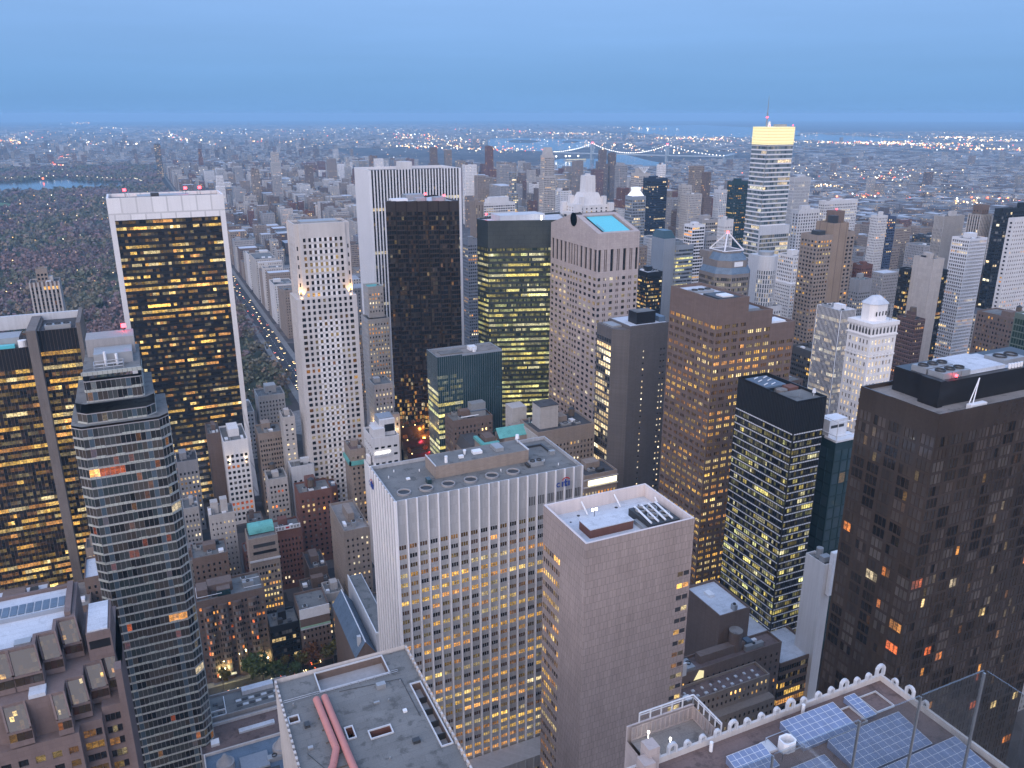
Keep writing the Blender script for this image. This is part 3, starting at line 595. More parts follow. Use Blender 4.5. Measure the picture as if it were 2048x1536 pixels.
def gabled_tower():
    x, y, ze, w, d, za = 281, 475, 184, 33.2, 68.8, 194.3
    t = thing('gabled_granite_tower', 'pink granite tower with a split gable, round notch and turquoise roof slope', 'office tower', (x + w / 2, y + d / 2, 0))
    rng = random.Random(19); W = MB(); P = Panes(); ym = y + d * .5; zl = 172.5; zm = 156.8
    def bays(L, pat):
        out = []; u = L / sum(b for b, _ in pat); s = 0
        for b, ws in pat:
            for (k0, k1) in ws: out.append((s + b * u * k0, s + b * u * k1))
            s += b * u
        return out
    one = [(.22, .80)]; tri = [(.06, .22), (.30, .46), (.54, .70), (.78, .94)]
    Wp = bays(d, [(1, [])] * 0 + [(1, one)] * 4 + [(2.6, tri)] + [(1, one)] * 4); Sp = bays(w, [(1, one), (1.5, tri[1:3]), (1.2, one), (1.5, tri[1:3]), (1.2, one), (1.5, tri[1:3]), (1, one)])
    Sp = sorted(Sp); nf = 36; fl = 4.2
    for a, b, pat in (((x, y + d), (x, y), Wp), ((x, y), (x + w, y), Sp)):
        facade(W, P, a, b, 0, zm, nf, pat, .52, .35, litgrid(rng, nf, len(pat), .2, 'pale', run=.35, row=.08, gain=.5, dim=2), top=2, bot=zm - 2 - nf * fl)
        facade(W, P, a, b, zm, zl + 1.5, 1, [(p0 + .0, p1 + .0) for p0, p1 in pat], .88, 1.0, None, fidx=60)
        blank(W, a, b, zl + 1.5, ze)
    blank(W, (x + w, y), (x + w, y + d), 0, ze); blank(W, (x + w, y + d), (x, y + d), 0, ze)
    # gable with round notch, west face (and its twin to the east)
    cz, r, op = za - 4.4, 4.9, 1.5; a0 = math.acos(op / r); zt = lambda yy: ze + (za - ze) * (1 - abs(yy - ym) / (d / 2))
    def gable(xx, flip):
        pts = [(xx, y + d, ze), (xx, ym + op, zt(ym + op))]; 
        for i in range(25):
            a = a0 - i * (2 * a0 + math.pi - 0) / 24 * 1.0 if False else a0 - i * ((2 * math.pi) - (math.pi - 2 * a0)) / 24
            pts.append((xx, ym + r * math.cos(a), cz + r * math.sin(a)))
        pts += [(xx, ym - op, zt(ym - op)), (xx, y, ze)]
        W.ngon(pts if flip else pts[::-1])
    gable(x, False); gable(x + w, True)
    for s in (1, -1):   # slopes, framed round the inset panel on the south side
        ya = y if s == 1 else y + d; yb = ym - s * op; f = lambda u, v: (x + w * u, ya + (yb - ya) * v, ze + (zt(yb) - ze) * v)
        us, vs = (0, .13, .9, 1), (0, .07, .88, 1); q = []
        for i in range(3):
            for j in range(3):
                if s == 1 and i == 1 and j == 1: continue
                q.append([f(us[i], vs[j]), f(us[i + 1], vs[j]), f(us[i + 1], vs[j + 1]), f(us[i], vs[j + 1])])
        W.quads(q if s == 1 else [k[::-1] for k in q])
        if s == 1:
            g = lambda u, v, k: tuple(np.array(f(u, v)) + np.array((0, .28, -.96)) * k)
            W.quads([[f(.13, .07), f(.13, .88), g(.13, .88, 2.2), g(.13, .07, 2.2)], [f(.9, .88), f(.9, .07), g(.9, .07, 2.2), g(.9, .88, 2.2)],
                     [f(.9, .07), f(.13, .07), g(.13, .07, 2.2), g(.9, .07, 2.2)], [f(.13, .88), f(.9, .88), g(.9, .88, 2.2), g(.13, .88, 2.2)]])
            MB().quads([[g(.13, .07, 2.2), g(.9, .07, 2.2), g(.9, .88, 2.2), g(.13, .88, 2.2)]]).build('roof_tray', hvacdark, t)
            MB().quads([[g(.21, .12, .9), g(.84, .12, .9), g(.84, .875, .9), g(.21, .875, .9)]]).build('turquoise_roof_slope', tealpanel, t)
            rr = MB()
            for k in range(9): rr.tube(g(.2, .1 + .04 * k, -.8), g(.2, .1 + .04 * k, .8), .1)
            rr.tube(g(.2, .1, -.8), g(.2, .42, -.8), .1); rr.build('roof_railing', steel, t)
    W.build('wall', pinkstone, t); P.finish(t, 'each', each=100, zfloor=118)
    N = MB(); n = 24
    N.quads([[(x + .02, ym + r * math.cos(a), cz + r * math.sin(a)), (x + .02, ym + r * math.cos(b), cz + r * math.sin(b)), (x + 5, ym + r * math.cos(b), cz + r * math.sin(b)), (x + 5, ym + r * math.cos(a), cz + r * math.sin(a))] for a, b in ((2 * math.pi * i / n, 2 * math.pi * (i + 1) / n) for i in range(n)) if math.sin((a + b) / 2) < .92])
    N.ngon([(x + 5, ym + r * math.cos(2 * math.pi * i / n), cz + r * math.sin(2 * math.pi * i / n)) for i in range(n)]).build('round_notch', darkstone, t)
gabled_tower()

def teal_slab():
    x, y, z, w, d = 163.4, 471.6, 113, 45.3, 20.6
    t = thing('teal_glass_building', 'low dark teal glass slab with vertical ribs, lit only along its west end', 'office building', (x + w / 2, y + d / 2, 0))
    rng = random.Random(23); W = MB(); S = MB(); P = Panes(); fl = 3.75; nf = 26; L1 = w * .38
    facade(W, P, (x, y), (x + L1, y), 0, z, nf, spans(L1, 12, .93), .56, .1, litgrid(rng, nf, 12, .6, 'green', run=.85, row=.35, gain=.75, dim=1, rows={25: 0, 24: 0, 23: 0, 22: .1}), np.broadcast_to(np.array([.02, .05, .055]), (nf, 12, 3)), S, top=12, bot=z - 12 - nf * fl)
    facade(W, P, (x, y + d), (x, y), 0, z, nf, spans(d, 12, .93), .6, .1, litgrid(rng, nf, 12, .72, 'green', run=.85, row=.2, gain=.7, rows={25: 0, 24: 0, 23: .1}), np.broadcast_to(np.array([.02, .05, .055]), (nf, 12, 3)), S, top=12, bot=z - 12 - nf * fl)
    facade(W, None, (x + L1, y), (x + w, y), 0, z, 1, spans(w - L1, 18, .94), .98, .08, None, None, None)
    MB().box(x + L1, y + .1, 0, x + w - .05, y + .2, z - 1).build('glass_wall', tealglass, t)
    blank(W, (x + w, y), (x + w, y + d), 0, z); blank(W, (x + w, y + d), (x, y + d), 0, z); ins = parapet(W, rect(x, y, w, d), z, 1, .5)
    W.build('mullion_wall', bluegrey, t); S.build('spandrel_cladding', tealglass, t); P.finish(t, 'band', zfloor=20); roofslab(ins, z - 1, tanroof, t)
    MB().box(x + 5, y + 6, z - 1, x + 20, y + 14, z - .2).build('roof_mat', gravel, t); MB().box(x + 26, y + 9, z - 1, x + 31, y + 14, z + 1.5).build('hvac_unit', whitemetal, t); MB().cyl(x + 28, y + 6, z - 1, z + 1, 1.2, 10).build('satellite_dish', whitemetal, t)
teal_slab()

def notched_grey():
    x, y, z, w, d = 243, 384.6, 144, 35, 24
    t = thing('grey_stone_tower', 'charcoal grey stone tower with a lit strip on its west edge and tiny window dots', 'office tower', (x + w / 2, y, 0))
    rng = random.Random(29); W = MB(); P = Panes(); fl = 3.8; nf = 35; poly = [(x, y + 7), (x + 8, y), (x + w, y), (x + w, y + d), (x, y + d)]
    facade(W, P, (x, y + d), (x, y + 7), 0, z - 2, nf, spans(d - 7, 6, .92, .4), .66, .2, litgrid(rng, nf, 6, .62, 'pale', run=.6, row=.25, gain=.9), np.broadcast_to(np.array([.03, .035, .045]), (nf, 6, 3)), top=6)
    blank(W, poly[0], poly[1], 0, z - 2); blank(W, (x, y + 7), (x, y + 7.01), 0, z)
    facade(W, P, poly[1], poly[2], 0, z, nf, [(9.5, 10.5), (21.8, 22.8), (24, 25)], .28, .3, litgrid(rng, nf, 3, .62, 'pale', run=.1, row=.2, gain=1.2), top=14)
    blank(W, poly[2], poly[3], 0, z); blank(W, poly[3], poly[4], 0, z - 2); W.quads([[(x + 8, y, z - 2), (x + w, y, z - 2), (x + w, y, z), (x + 8, y, z)]][:0] or np.zeros((0, 4, 3)))
    W.box(x + 8, y + .4, z - 2.5, x + w, y + d, z - .05); W.ngon([(*p, z - 2) for p in poly]); W.build('wall', greygran, t); P.finish(t, 'band', zfloor=30)
    MB().ngon([(x + 9, y + 1.4, z), (x + w - 1, y + 1.4, z), (x + w - 1, y + d - 1, z), (x + 9, y + d - 1, z)]).build('roof', whiteroof, t)
    MB().box(x + 14, y + 3, z, x + 27, y + 12, z + 7).build('mechanical_penthouse', blackwall, t); MB().ngon([(x + 14.5, y + 3.5, z + 7.05), (x + 26.5, y + 3.5, z + 7.05), (x + 26.5, y + 11.5, z + 7.05), (x + 14.5, y + 11.5, z + 7.05)]).build('penthouse_roof', gravel, t)
    MB().box(x + 1.5, y + 9, z - 2, x + 8, y + 20, z - 1).build('roof_hatch', hvac, t); MB().box(x + 30, y + 3, z, x + 34, y + 14, z + 3).build('hvac_unit', bluemetal, t)
notched_grey()

def brown_stepped():
    y = 305.2
    t = thing('brown_granite_tower', 'brown granite tower stepping down to the east, nearly every window glowing yellow', 'office tower', (272, 325, 0))
    rng = random.Random(31); W = MB(); P = Panes(); fl = 3.72
    for k, (x0, x1, z) in enumerate(((247.6, 267.0, 176), (267.0, 282.5, 168.3), (282.5, 298, 160.6))):
        nf = int((z - 14) / fl); w = x1 - x0; nb = max(2, round(w / 5.3))
        cols = [c for i in range(nb) for c in [(w / nb * i + .8 + j * (w / nb - 1.5) / 3 + .06, w / nb * i + .8 + (j + 1) * (w / nb - 1.5) / 3 - .06) for j in range(3)]]
        top = 12 if k == 0 else 8.3
        nf = int((z - top) / fl)
        facade(W, P, (x0, y), (x1, y), 0, z, nf, cols, .50, .45, litgrid(rng, nf, len(cols), .62, 'office', run=.8, row=.3, gain=.85, dim=1.4), top=top, bot=z - top - nf * fl)
        if k == 0:
            nb = 8; w = 37.9; cols = [c for i in range(nb) for c in [(w / nb * i + .8 + j * (w / nb - 1.4) / 3 + .06, w / nb * i + .8 + (j + 1) * (w / nb - 1.4) / 3 - .06) for j in range(3)]]
            facade(W, P, (x0, y + 37.9), (x0, y), 0, z, nf, cols, .50, .45, litgrid(rng, nf, len(cols), .58, 'office', run=.72, row=.32, gain=.85, dim=1), top=top, bot=z - top - nf * fl)
        zn = (168.3, 160.6, 0)[k]; blank(W, (x1, y), (x1, y + 37.9), zn, z); blank(W, (x1, y + 37.9), (x0, y + 37.9), 0, z)
        poly = rect(x0, y, x1 - x0, 37.9); ins = inset(poly, .7); W.quads([[(*poly[i], z), (*poly[(i + 1) % 4], z), (*ins[(i + 1) % 4], z), (*ins[i], z)] for i in range(4)])
        W.quads([[(*ins[i], z), (*ins[(i + 1) % 4], z), (*ins[(i + 1) % 4], z - 1.4), (*ins[i], z - 1.4)] for i in range(4)])
        roofslab(ins, z - 1.4, whiteroof if k != 1 else gravel, t)
    W.build('wall', browngran, t); P.finish(t, 'each', zfloor=20, g=3)
    MB().box(252, 308.5, 174.6, 264, 322, 175.6).build('roof_well', hvacdark, t); fanunit(t, 250, 326, 174.6, 12, 6, 1.2, hvac, 3); MB().box(255, 310, 175.6, 261, 316, 176.3).build('skylight', whitemetal, t)
    MB().box(270, 312, 166.9, 280, 330, 167.8).build('skylight', bluegrey, t); MB().box(271, 333, 166.9, 275, 337, 170).build('hvac_unit', tan, t); MB().box(284, 310, 159.2, 296, 318, 160.2).build('hvac_unit', whitemetal, t)
brown_stepped()

def sill_line_tower():
    x, y, z, w, d = 248.2, 248.1, 143, 17.2, 38.3
    t = thing('black_office_tower', 'slim black tower with pale line under every floor and an open cooling well on top', 'office tower', (x + w / 2, y + d / 2, 0))
    rng = random.Random(37); W = MB(); S = MB(); P = Panes(); LN = MB(); fl = 3.55; nf = 31; top = 15.5; b0 = z - top - nf * fl
    for a, b, L, nc in (((x, y + d), (x, y), d, 28), ((x, y), (x + w, y), w, 12)):
        lg = litgrid(rng, nf, nc, .20, 'green', run=.42, row=.16, gain=.6, dim=2.2, rows={nf - 1: .05, nf - 2: .05, nf - 3: .12, nf - 4: .1, nf - 5: .15}); tt = np.array([[[.035, .04, .045] if rng.random() < .2 else [.010, .011, .013] for _ in range(nc)] for _ in range(nf)])
        facade(W, P, a, b, 0, z, nf, spans(L, nc, .92, .3), .55, .18, lg, tt, S, top=top, bot=b0)
        u = (np.array(b) - np.array(a)) / L; nr = np.array((u[1], -u[0]))
        for f in range(nf + 1):
            zz = b0 + f * fl; A = np.array(a) + u * .35 + nr * .12; B = np.array(b) - u * .35 + nr * .12
            n = nc
            for i in range(n):
                p0, p1 = A + (B - A) * (i + .06) / n, A + (B - A) * (i + .94) / n
                LN.quads([[(*p0, zz - .26), (*p1, zz - .26), (*p1, zz + .22), (*p0, zz + .22)], [(*p0, zz + .22), (*p1, zz + .22), (*(p1 - nr * .12), zz + .22), (*(p0 - nr * .12), zz + .22)]])
    blank(W, (x + w, y), (x + w, y + d), 0, z); blank(W, (x + w, y + d), (x, y + d), 0, z); ins = parapet(W, rect(x, y, w, d), z, 4, .5)
    W.build('wall', blackwall, t); S.build('spandrel_cladding', blackwall, t); LN.build('sill_line', whitefin, t); P.finish(t, 'band', zfloor=20)
    R_ = MB()
    for i in range(40): R_.box(x - .14, y + .6 + i * .95, z - top + .6, x - .01, y + .78 + i * .95, z - 1)
    for i in range(18): R_.box(x + .5 + i * .92, y - .14, z - top + .6, x + .68 + i * .92, y - .01, z - 1)
    R_.build('louvre_rib', hvacdark, t)
    MB().ngon([(x + .5, y + .5, z - 1.2), (x + w - .5, y + .5, z - 1.2), (x + w - .5, y + 15, z - 1.2), (x + .5, y + 15, z - 1.2)]).box(x + .5, y + 14.9, z - 4, x + w - .5, y + 15, z - 1.2).build('roof', gravel, t)
    MB().ngon([(x + .5, y + 15.01, z - 4), (x + w - .5, y + 15.01, z - 4), (x + w - .5, y + d - .5, z - 4), (x + .5, y + d - .5, z - 4)]).build('roof_well', hvacdark, t)
    MB().box(x + 2, y + 22, z - 1.5, x + w - 3, y + 36, z - .6).build('cooling_deck', bluemetal, t)
    for i, (a, b) in enumerate(((3, 24), (7, 23.5), (4, 29), (9, 28.5), (5, 33), (10, 32.5))): MB().tube((x + a, y + b, z - .2), (x + a + 3, y + b + 1.2, z - .2), .28).build('coolant_pipe', whitemetal, t)
    for a, b in ((3, 22.4), (8, 22.4), (12.5, 22.4)): MB().box(x + a, y + b, z - 4, x + a + .5, y + b + .4, z - 1.5).build('steel_post', hvac, t)
    MB().cyl(x + 7.5, y + 17.5, z - 2.2, z - .8, 2.6, 16).build('round_tank', tanroof, t); MB().box(x + 11, y + 16, z - 4, x + 16, y + 21, z - .4).build('bulkhead', redbrick, t)
    MB().cyl(x + 14.6, y + 5.2, z - 1.2, z + .4, .16, 6).cyl(x + 14.6, y + 5.2, z + .4, z + 2.2, .9, 10, .5).build('satellite_dish', whitemetal, t); MB().tube((x + 8, y + 7, z - 1.2), (x + 8, y + 7, z + 1.6), .12).build('vent_pipe', hvac, t)
    # podium
    X0, Y0, X1, zz = 235.1, 226.5, 258.2, 28; W = MB(); P = Panes()
    for a, b, L, n in (((X0, Y0 + 42), (X0, Y0), 42, 30), ((X0, Y0), (X1, Y0), X1 - X0, 17)):
        facade(W, P, a, b, 0, zz, 6, spans(L, n, .9), .6, .15, litgrid(rng, 6, n, .6, 'office', run=.7, gain=.8, rows={5: 0, 4: .02, 3: .75}), None, None, top=1.2)
    blank(W, (X1, Y0), (X1, Y0 + 42), 0, zz); ins = parapet(W, rect(X0, Y0, X1 - X0, 42), zz, 1.2, .5); W.build('podium_wall', brownpanel, t); P.finish(t, 'band', name='podium_window_band'); roofslab(ins, zz - 1.2, whiteroof, t, 'podium_roof')
sill_line_tower()

def bronze_tower():
    x, y, z, w, d = 175.8, 128, 189, 62, 25
    t = thing('bronze_glass_tower', 'massive bronze glass tower with drawn curtains and a few orange lit flats', 'apartment tower', (x + w / 2, y + d / 2, 0))
    rng = random.Random(41); W = MB(); P = Panes(); fl = 3.45; nf = 50; top = 6
    cur = [(.075, .06, .052), (.06, .05, .045), (.045, .037, .032), (.095, .082, .072)]; dk = [(.012, .010, .009), (.03, .024, .02), (.022, .018, .016), (.05, .038, .03)]
    for a, b, L, nb in (((x, y + d), (x, y), d, 5), ((x, y), (x + w, y), w, 12)):
        bw = L / nb; cols = [(bw * i + .75 + j * (bw - 1.1) / 3 + .05, bw * i + .75 + (j + 1) * (bw - 1.1) / 3 - .05) for i in range(nb) for j in range(3)]; n = len(cols)
        lg = np.zeros((nf, n, 3)); tt = np.zeros((nf, n, 3))
        for bay in range(nb):
            for f in range(nf):
                if f % 2 == 0 or rng.random() < .15: c0 = rng.choice(cur) if rng.random() < (.62 if f > 26 else .4) else rng.choice(dk)
                for j in range(3):
                    c = bay * 3 + j; tt[f, c] = np.array(c0 if rng.random() < .93 else rng.choice(dk)) * rng.uniform(.7, 1.1)
                    if rng.random() < .02: lg[f, c] = np.array(rng.choice(PAL['resid'])) * rng.uniform(.02, .1)
                if rng.random() < (.07 if 6 < f < 38 else .012):
                    k = np.array(rng.choice(PAL['red'] + PAL['resid'])); 
                    for j in range(rng.randint(1, 3)): lg[f, bay * 3 + j] = k * rng.uniform(.15, .9)
        facade(W, P, a, b, 0, z, nf, cols, .78, .14, lg, tt, top=top, bot=z - top - nf * fl)
    blank(W, (x + w, y), (x + w, y + d), 0, z); blank(W, (x + w, y + d), (x, y + d), 0, z); ins = parapet(W, rect(x, y, w, d), z, 1.2, .4)
    W.build('curtain_wall', bronze, t); P.finish(t, 'each', each=100, zfloor=100, g=3); roofslab(ins, z - 1.2, tanroof, t)
    pent = MB().box(x + 8.5, y + 6.5, z - 1.2, x + w - 6, y + d - 3, z + 5.5).box(x + 6.5, y + 6.0, z - 1.2, x + 8.5, y + 12, z + 6).build('mechanical_penthouse', blackwall, t)
    MB().ngon([(x + 20, y + 8, z + 5.6), (x + 40, y + 8, z + 5.6), (x + 40, y + 21, z + 5.6), (x + 20, y + 21, z + 5.6)]).build('penthouse_roof', whiteroof, pent)
    MB().box(x + 20.2, y + 8.2, z + 5.6, x + 34, y + 20, z + 6.6).build('roof_cover', whiteroof, t)
    for i in range(2):
        for j in range(3): 
            xx, yy = x + 9.6 + j * 3.5, y + 8 + i * 5.2; MB().box(xx, yy, z + 5.5, xx + 3.2, yy + 4.6, z + 7.1).build('cooling_tower', hvac, t); MB().ring(xx + 1.6, yy + 2.3, z + 7.1, 1.35, .2, .5, 14).build('fan_ring', hvacdark, t)
    for j in range(5): MB().cyl(x + 35 + j * 1.2, y + 7.6, z + 5.5, z + 6.8, .4, 8).build('vent_pipe', whitemetal, t)
    fanunit(t, x + 36, y + 10, z + 5.5, 9, 6, 1.5, None, 2)
    m = MB(); m.box(x + 13, y + 1.2, z - 1.2, x + 19, y + 2.6, z + .2); m.tube((x + 14.5, y + 2, z), (x + 18.5, y + 4.2, z + 6), .14); m.tube((x + 14.5, y + 3, z), (x + 18.5, y + 4.2, z + 6), .14); m.build('window_cleaning_rig', whitemetal, t)
    beacon(t, x + 13.5, y + 7.2, z + 5.5, .6, .35)
bronze_tower()

def bank_slab():
    x, y, z, w, d = 61.3, 220.3, 147, 66, 29
    t = thing('aluminium_fin_tower', 'silvery grey slab with white vertical fins, blue bank letters and round roof fans', 'office tower', (x + w / 2, y + d / 2, 0))
    rng = random.Random(43); W = MB(); S = MB(); P = Panes(); F = MB(); fl = 3.42; nf = 37; zt = z - 15.2; nb = 19; bw = w / nb
    cols = [(bw * i + .5 + j * (bw - 1.0) / 3 + .06, bw * i + .5 + (j + 1) * (bw - 1.0) / 3 - .06) for i in range(nb) for j in range(3)]
    lg = np.repeat(litgrid(rng, nf, nb, .5, 'office', run=.62, row=.3, gain=.8, dim=1.2, rows={36: .0, 35: .35, 34: .3, 33: .45, 31: .5, 30: .6, 17: .98, 16: .4}), 3, axis=1) * np.array([[[rng.uniform(.5, 1.2)] for _ in range(nb * 3)] for _ in range(nf)])
    tt = np.array([[[.10, .062, .045] if rng.random() < .3 else [.014, .014, .017] for _ in range(nb)] for _ in range(nf)]).repeat(3, axis=1)
    facade(W, P, (x, y), (x + w, y), 0, z, nf, cols, .46, .2, lg, tt, None, top=15.2, bot=z - 15.2 - nf * fl, off=.72)
    wc = [(d / 9 * i + .7, d / 9 * i + d / 9 - .7) for i in range(9)]
    facade(W, P, (x, y + d), (x, y), 0, z, nf, wc, .46, .2, litgrid(rng, nf, 9, .06, 'pale', gain=.4), np.broadcast_to(np.array([.03, .05, .09]), (nf, 9, 3)), None, top=15.2, bot=z - 15.2 - nf * fl, off=.72)
    blank(W, (x + w, y), (x + w, y + d), 0, z); blank(W, (x + w, y + d), (x, y + d), 0, z); ins = parapet(W, rect(x, y, w, d), z, 1.2, .35)
    for i in range(nb + 1): cx = min(max(x + bw * i, x + .22), x + w - .22); F.box(cx - .2, y - .55, 0, cx + .2, y - .004, z)
    for i in range(10): cy = min(max(y + d / 9 * i, y + .2), y + d - .2); F.box(x - .5, cy - .2, 0, x - .004, cy + .2, z)
    W.build('wall', alu, t); F.build('fin', whitefin, t); P.finish(t, 'each', zfloor=8, g=3)
    V = MB()
    for i in range(13, 19):
        for j in range(4): V.box(x + bw * i + .65 + j * .62, y - .05, z - 11.2, x + bw * i + .65 + j * .62 + .3, y - .006, z - 8)
    V.build('louvre_slot', hvacdark, t)
    roofslab(ins, z - 1.2, gravel, t)
    zr = z - 1.2
    MB().box(79, 233, zr, 113, 243.5, zr + 4.3).build('brick_penthouse', tan, t); MB().ngon([(79.4, 233.4, zr + 4.34), (112.6, 233.4, zr + 4.34), (112.6, 243.1, zr + 4.34), (79.4, 243.1, zr + 4.34)]).build('penthouse_roof', gravel, t)
    r = MB(); r.box(112.6, 232.9, zr + 4.36, 113.1, 243.5, zr + 4.75); r.box(79, 233, zr + 4.36, 79.3, 243.5, zr + 4.7); r.build('coping', palegrey, t)
    for cx in (66.2, 73.7, 81.2, 89, 96.6, 104.3): MB().ring(cx, 227, zr, 2.25, .3, .7, 24).build('fan_ring', greystone, t); MB().cyl(cx, 227, zr, zr + .25, 1.9, 20).build('fan_disc', hvacdark, t)
    MB().cyl(83.5, 235, zr + 4.34, zr + 6.6, .55, 10).build('exhaust_pipe', whitemetal, t); MB().box(88.6, 236, zr + 4.34, 90.2, 237.2, zr + 5.2).build('hvac_unit', whitemetal, t)
    MB().box(94.2, 237, zr + 4.34, 97.4, 239.4, zr + 5.3).build('hvac_unit', whitemetal, t); MB().cyl(91.5, 238.6, zr + 4.34, zr + 6, .3, 8, .6).build('vent_pipe', whitemetal, t)
    MB().box(102, 236, zr + 4.34, 105, 241, zr + 5.6).build('duct_hood', hvac, t); MB().cyl(112.2, 240.6, zr + 4.4, zr + 6, .1, 6).cyl(112.2, 240.6, zr + 6, zr + 7.4, .75, 12, .6).build('satellite_dish', whitemetal, t)
    fanunit(t, 111.5, 228.3, zr, 5, 2.4, 1.5, hvac, 2); MB().box(110.5, 228, zr, 111.4, 231, zr + .9).build('hvac_unit', hvacdark, t)
    MB().box(75.2, 230, zr, 76.6, 232.4, zr + 1.6).build('roof_door_hood', tealglass, t); MB().box(70, 236, zr, 71.2, 237, zr + .5).build('roof_hatch', whitemetal, t)
    MB().box(114.5, 243.8, zr, 123, 244.5, zr + .7).box(123, 236.5, zr, 123.7, 244.5, zr + .7).build('roof_duct', hvacdark, t); MB().box(122.4, 235, zr, 124.4, 236.4, zr + 1.3).build('hvac_unit', hvac, t)
    for vx, vy in ((65, 240), (68, 244), (118, 231), (101, 229.6), (76, 241), (121, 226)): MB().cyl(vx, vy, zr, zr + .8, .18, 6).build('vent_pipe', whitemetal, t)
    lettermark(t, 119.8, z - 6.1, y - .62, 1.45); lettermark(t, y + d - 3.5, z - 6.1, None, 1.4, x=x - .57)
    # low wing in front of the slab
    W = MB(); P = Panes(); lw = [(bw * i + .5 + j * (bw - 1.0) / 3 + .06, bw * i + .5 + (j + 1) * (bw - 1.0) / 3 - .06) for i in range(nb) for j in range(3)]
    facade(W, P, (x + 6, y - 9), (x + 6 + w, y - 9), 0, 40, 10, lw, .46, .2, litgrid(rng, 10, len(lw), .35, 'office', run=.85, row=.3, gain=.9), None, None, top=4)
    blank(W, (x + 6, y - .6), (x + 6, y - 9), 0, 40); blank(W, (x + 6 + w, y - 9), (x + 6 + w, y - .6), 0, 40)
    for i in range(nb + 1): cx = x + 6.2 + (bw - .02) * i; W.box(cx - .18, y - 9.4, 0, cx + .18, y - 9.004, 39.5)
    W.ngon([(x + 6, y - 9, 40), (x + 6 + w, y - 9, 40), (x + 6 + w, y - .6, 40), (x + 6, y - .6, 40)]); W.build('low_wing_wall', alu, t); P.finish(t, 'band', name='low_wing_window_band')
bank_slab()

def pink_block():
    x, y, z, w, d = 98.2, 167, 151, 35.5, 25.3
    t = thing('pink_granite_tower', 'blank pink granite block with sunken pale roof, in front of the finned slab', 'office tower', (x + w / 2, y + d / 2, 0))
    rng = random.Random(47); W = MB(); P = Panes(); fl = 3.95; top = 11.5; nf = 33; b0 = z - top - nf * fl
    nw = 8; cw = [(.4 + i * 1.32, .4 + i * 1.32 + 1.22) for i in range(nw)]
    facade(W, P, (x, y + d), (x, y), 0, z, nf, cw, .5, .25, litgrid(rng, nf, nw, .38, 'office', run=.7, row=.35, gain=.75, dim=1.2), np.array([[[.10, .09, .09] if rng.random() < .25 else [.016, .016, .02] for _ in range(nw)] for _ in range(nf)]), top=top, bot=b0, off=.4)
    ns = 2; cs = [(w - 4.6 + i * 2.15, w - 4.6 + i * 2.15 + 2.05) for i in range(ns)]
    facade(W, P, (x, y), (x + w, y), 0, z, nf - 1, cs, .42, fidx=200, rec=.25, lit=litgrid(rng, nf - 1, ns, .42, 'office', run=.3, row=.1, gain=.7, dim=1), tint=np.broadcast_to(np.array([.05, .05, .055]), (nf - 1, ns, 3)), top=top + fl, bot=b0)
    blank(W, (x + w, y), (x + w, y + d), 0, z); blank(W, (x + w, y + d), (x, y + d), 0, z); W.build('wall', pinkgran, t)
    I = MB(); ins = parapet(I, rect(x, y, w, d), z, 4.0, .7); I.build('parapet_lining', wallmat('pale_lining', (.62, .55, .53), var=.06), t); P.finish(t, 'band', zfloor=5)
    zr = z - 4; roofslab(ins, zr, whiteroof, t)
    MB().box(104.3, 175.2, zr, 118.5, 181.5, zr + 2.6).build('brick_hut', redbrick, t); MB().box(104.2, 175.1, zr + 2.6, 118.6, 181.6, zr + 2.85).build('hut_roof', whiteroof, t)
    MB().box(120.3, 172.2, zr, 127.6, 178, zr + 1.2).build('cooling_screen', hvac, t)
    MB().box(121.5, 171, zr, 131.6, 182.5, zr + 2.4).build('cooling_plant', hvacdark, t)
    for a, b in ((124, 180), (127.5, 179.4), (125, 175.2), (129, 175)): MB().ring(a, b, zr + 2.4, 1.6, .25, .7, 18).build('fan_ring', hvac, t)
    for k in range(4): MB().tube((122 + k * 2.4, 171.4, zr + 2.9), (123.2 + k * 2.4, 182, zr + 2.9), .32).build('coolant_pipe', whitemetal, t)
    for a, b in ((110, 190.6), (121.5, 190.8), (131.6, 184)): MB().tube((a, b, zr + 3.4), (a + .8, b - 2.6, zr + .1), .24).build('brace_arm', whitemetal, t)
    m = MB(); m.tube((111, 184.5, zr), (111, 184.5, zr + 3), .09); m.tube((110.4, 184.5, zr + 3), (111.6, 184.5, zr + 3), .09); m.build('lamp_post', hvacdark, t)
    for s in (-.6, .6): MB().cyl(111 + s, 184.5, zr + 3.05, zr + 3.7, .35, 8).build('globe_lamp', whitelamp, t)
    for a, b, r in ((108, 188.6, .5), (121, 188.5, .5), (104, 186, .3), (128, 187, .3), (117.5, 183.4, .9)): MB().cyl(a, b, zr, zr + .12, r, 10).build('roof_drain', hvacdark, t)
    MB().box(115, 171.6, zr, 118, 172.6, zr + .6).build('roof_step', whitemetal, t); MB().tube((112.6, 169.6, zr), (112.6, 169.6, zr + 2.2), .1).build('vent_pipe', whitemetal, t)
pink_block()

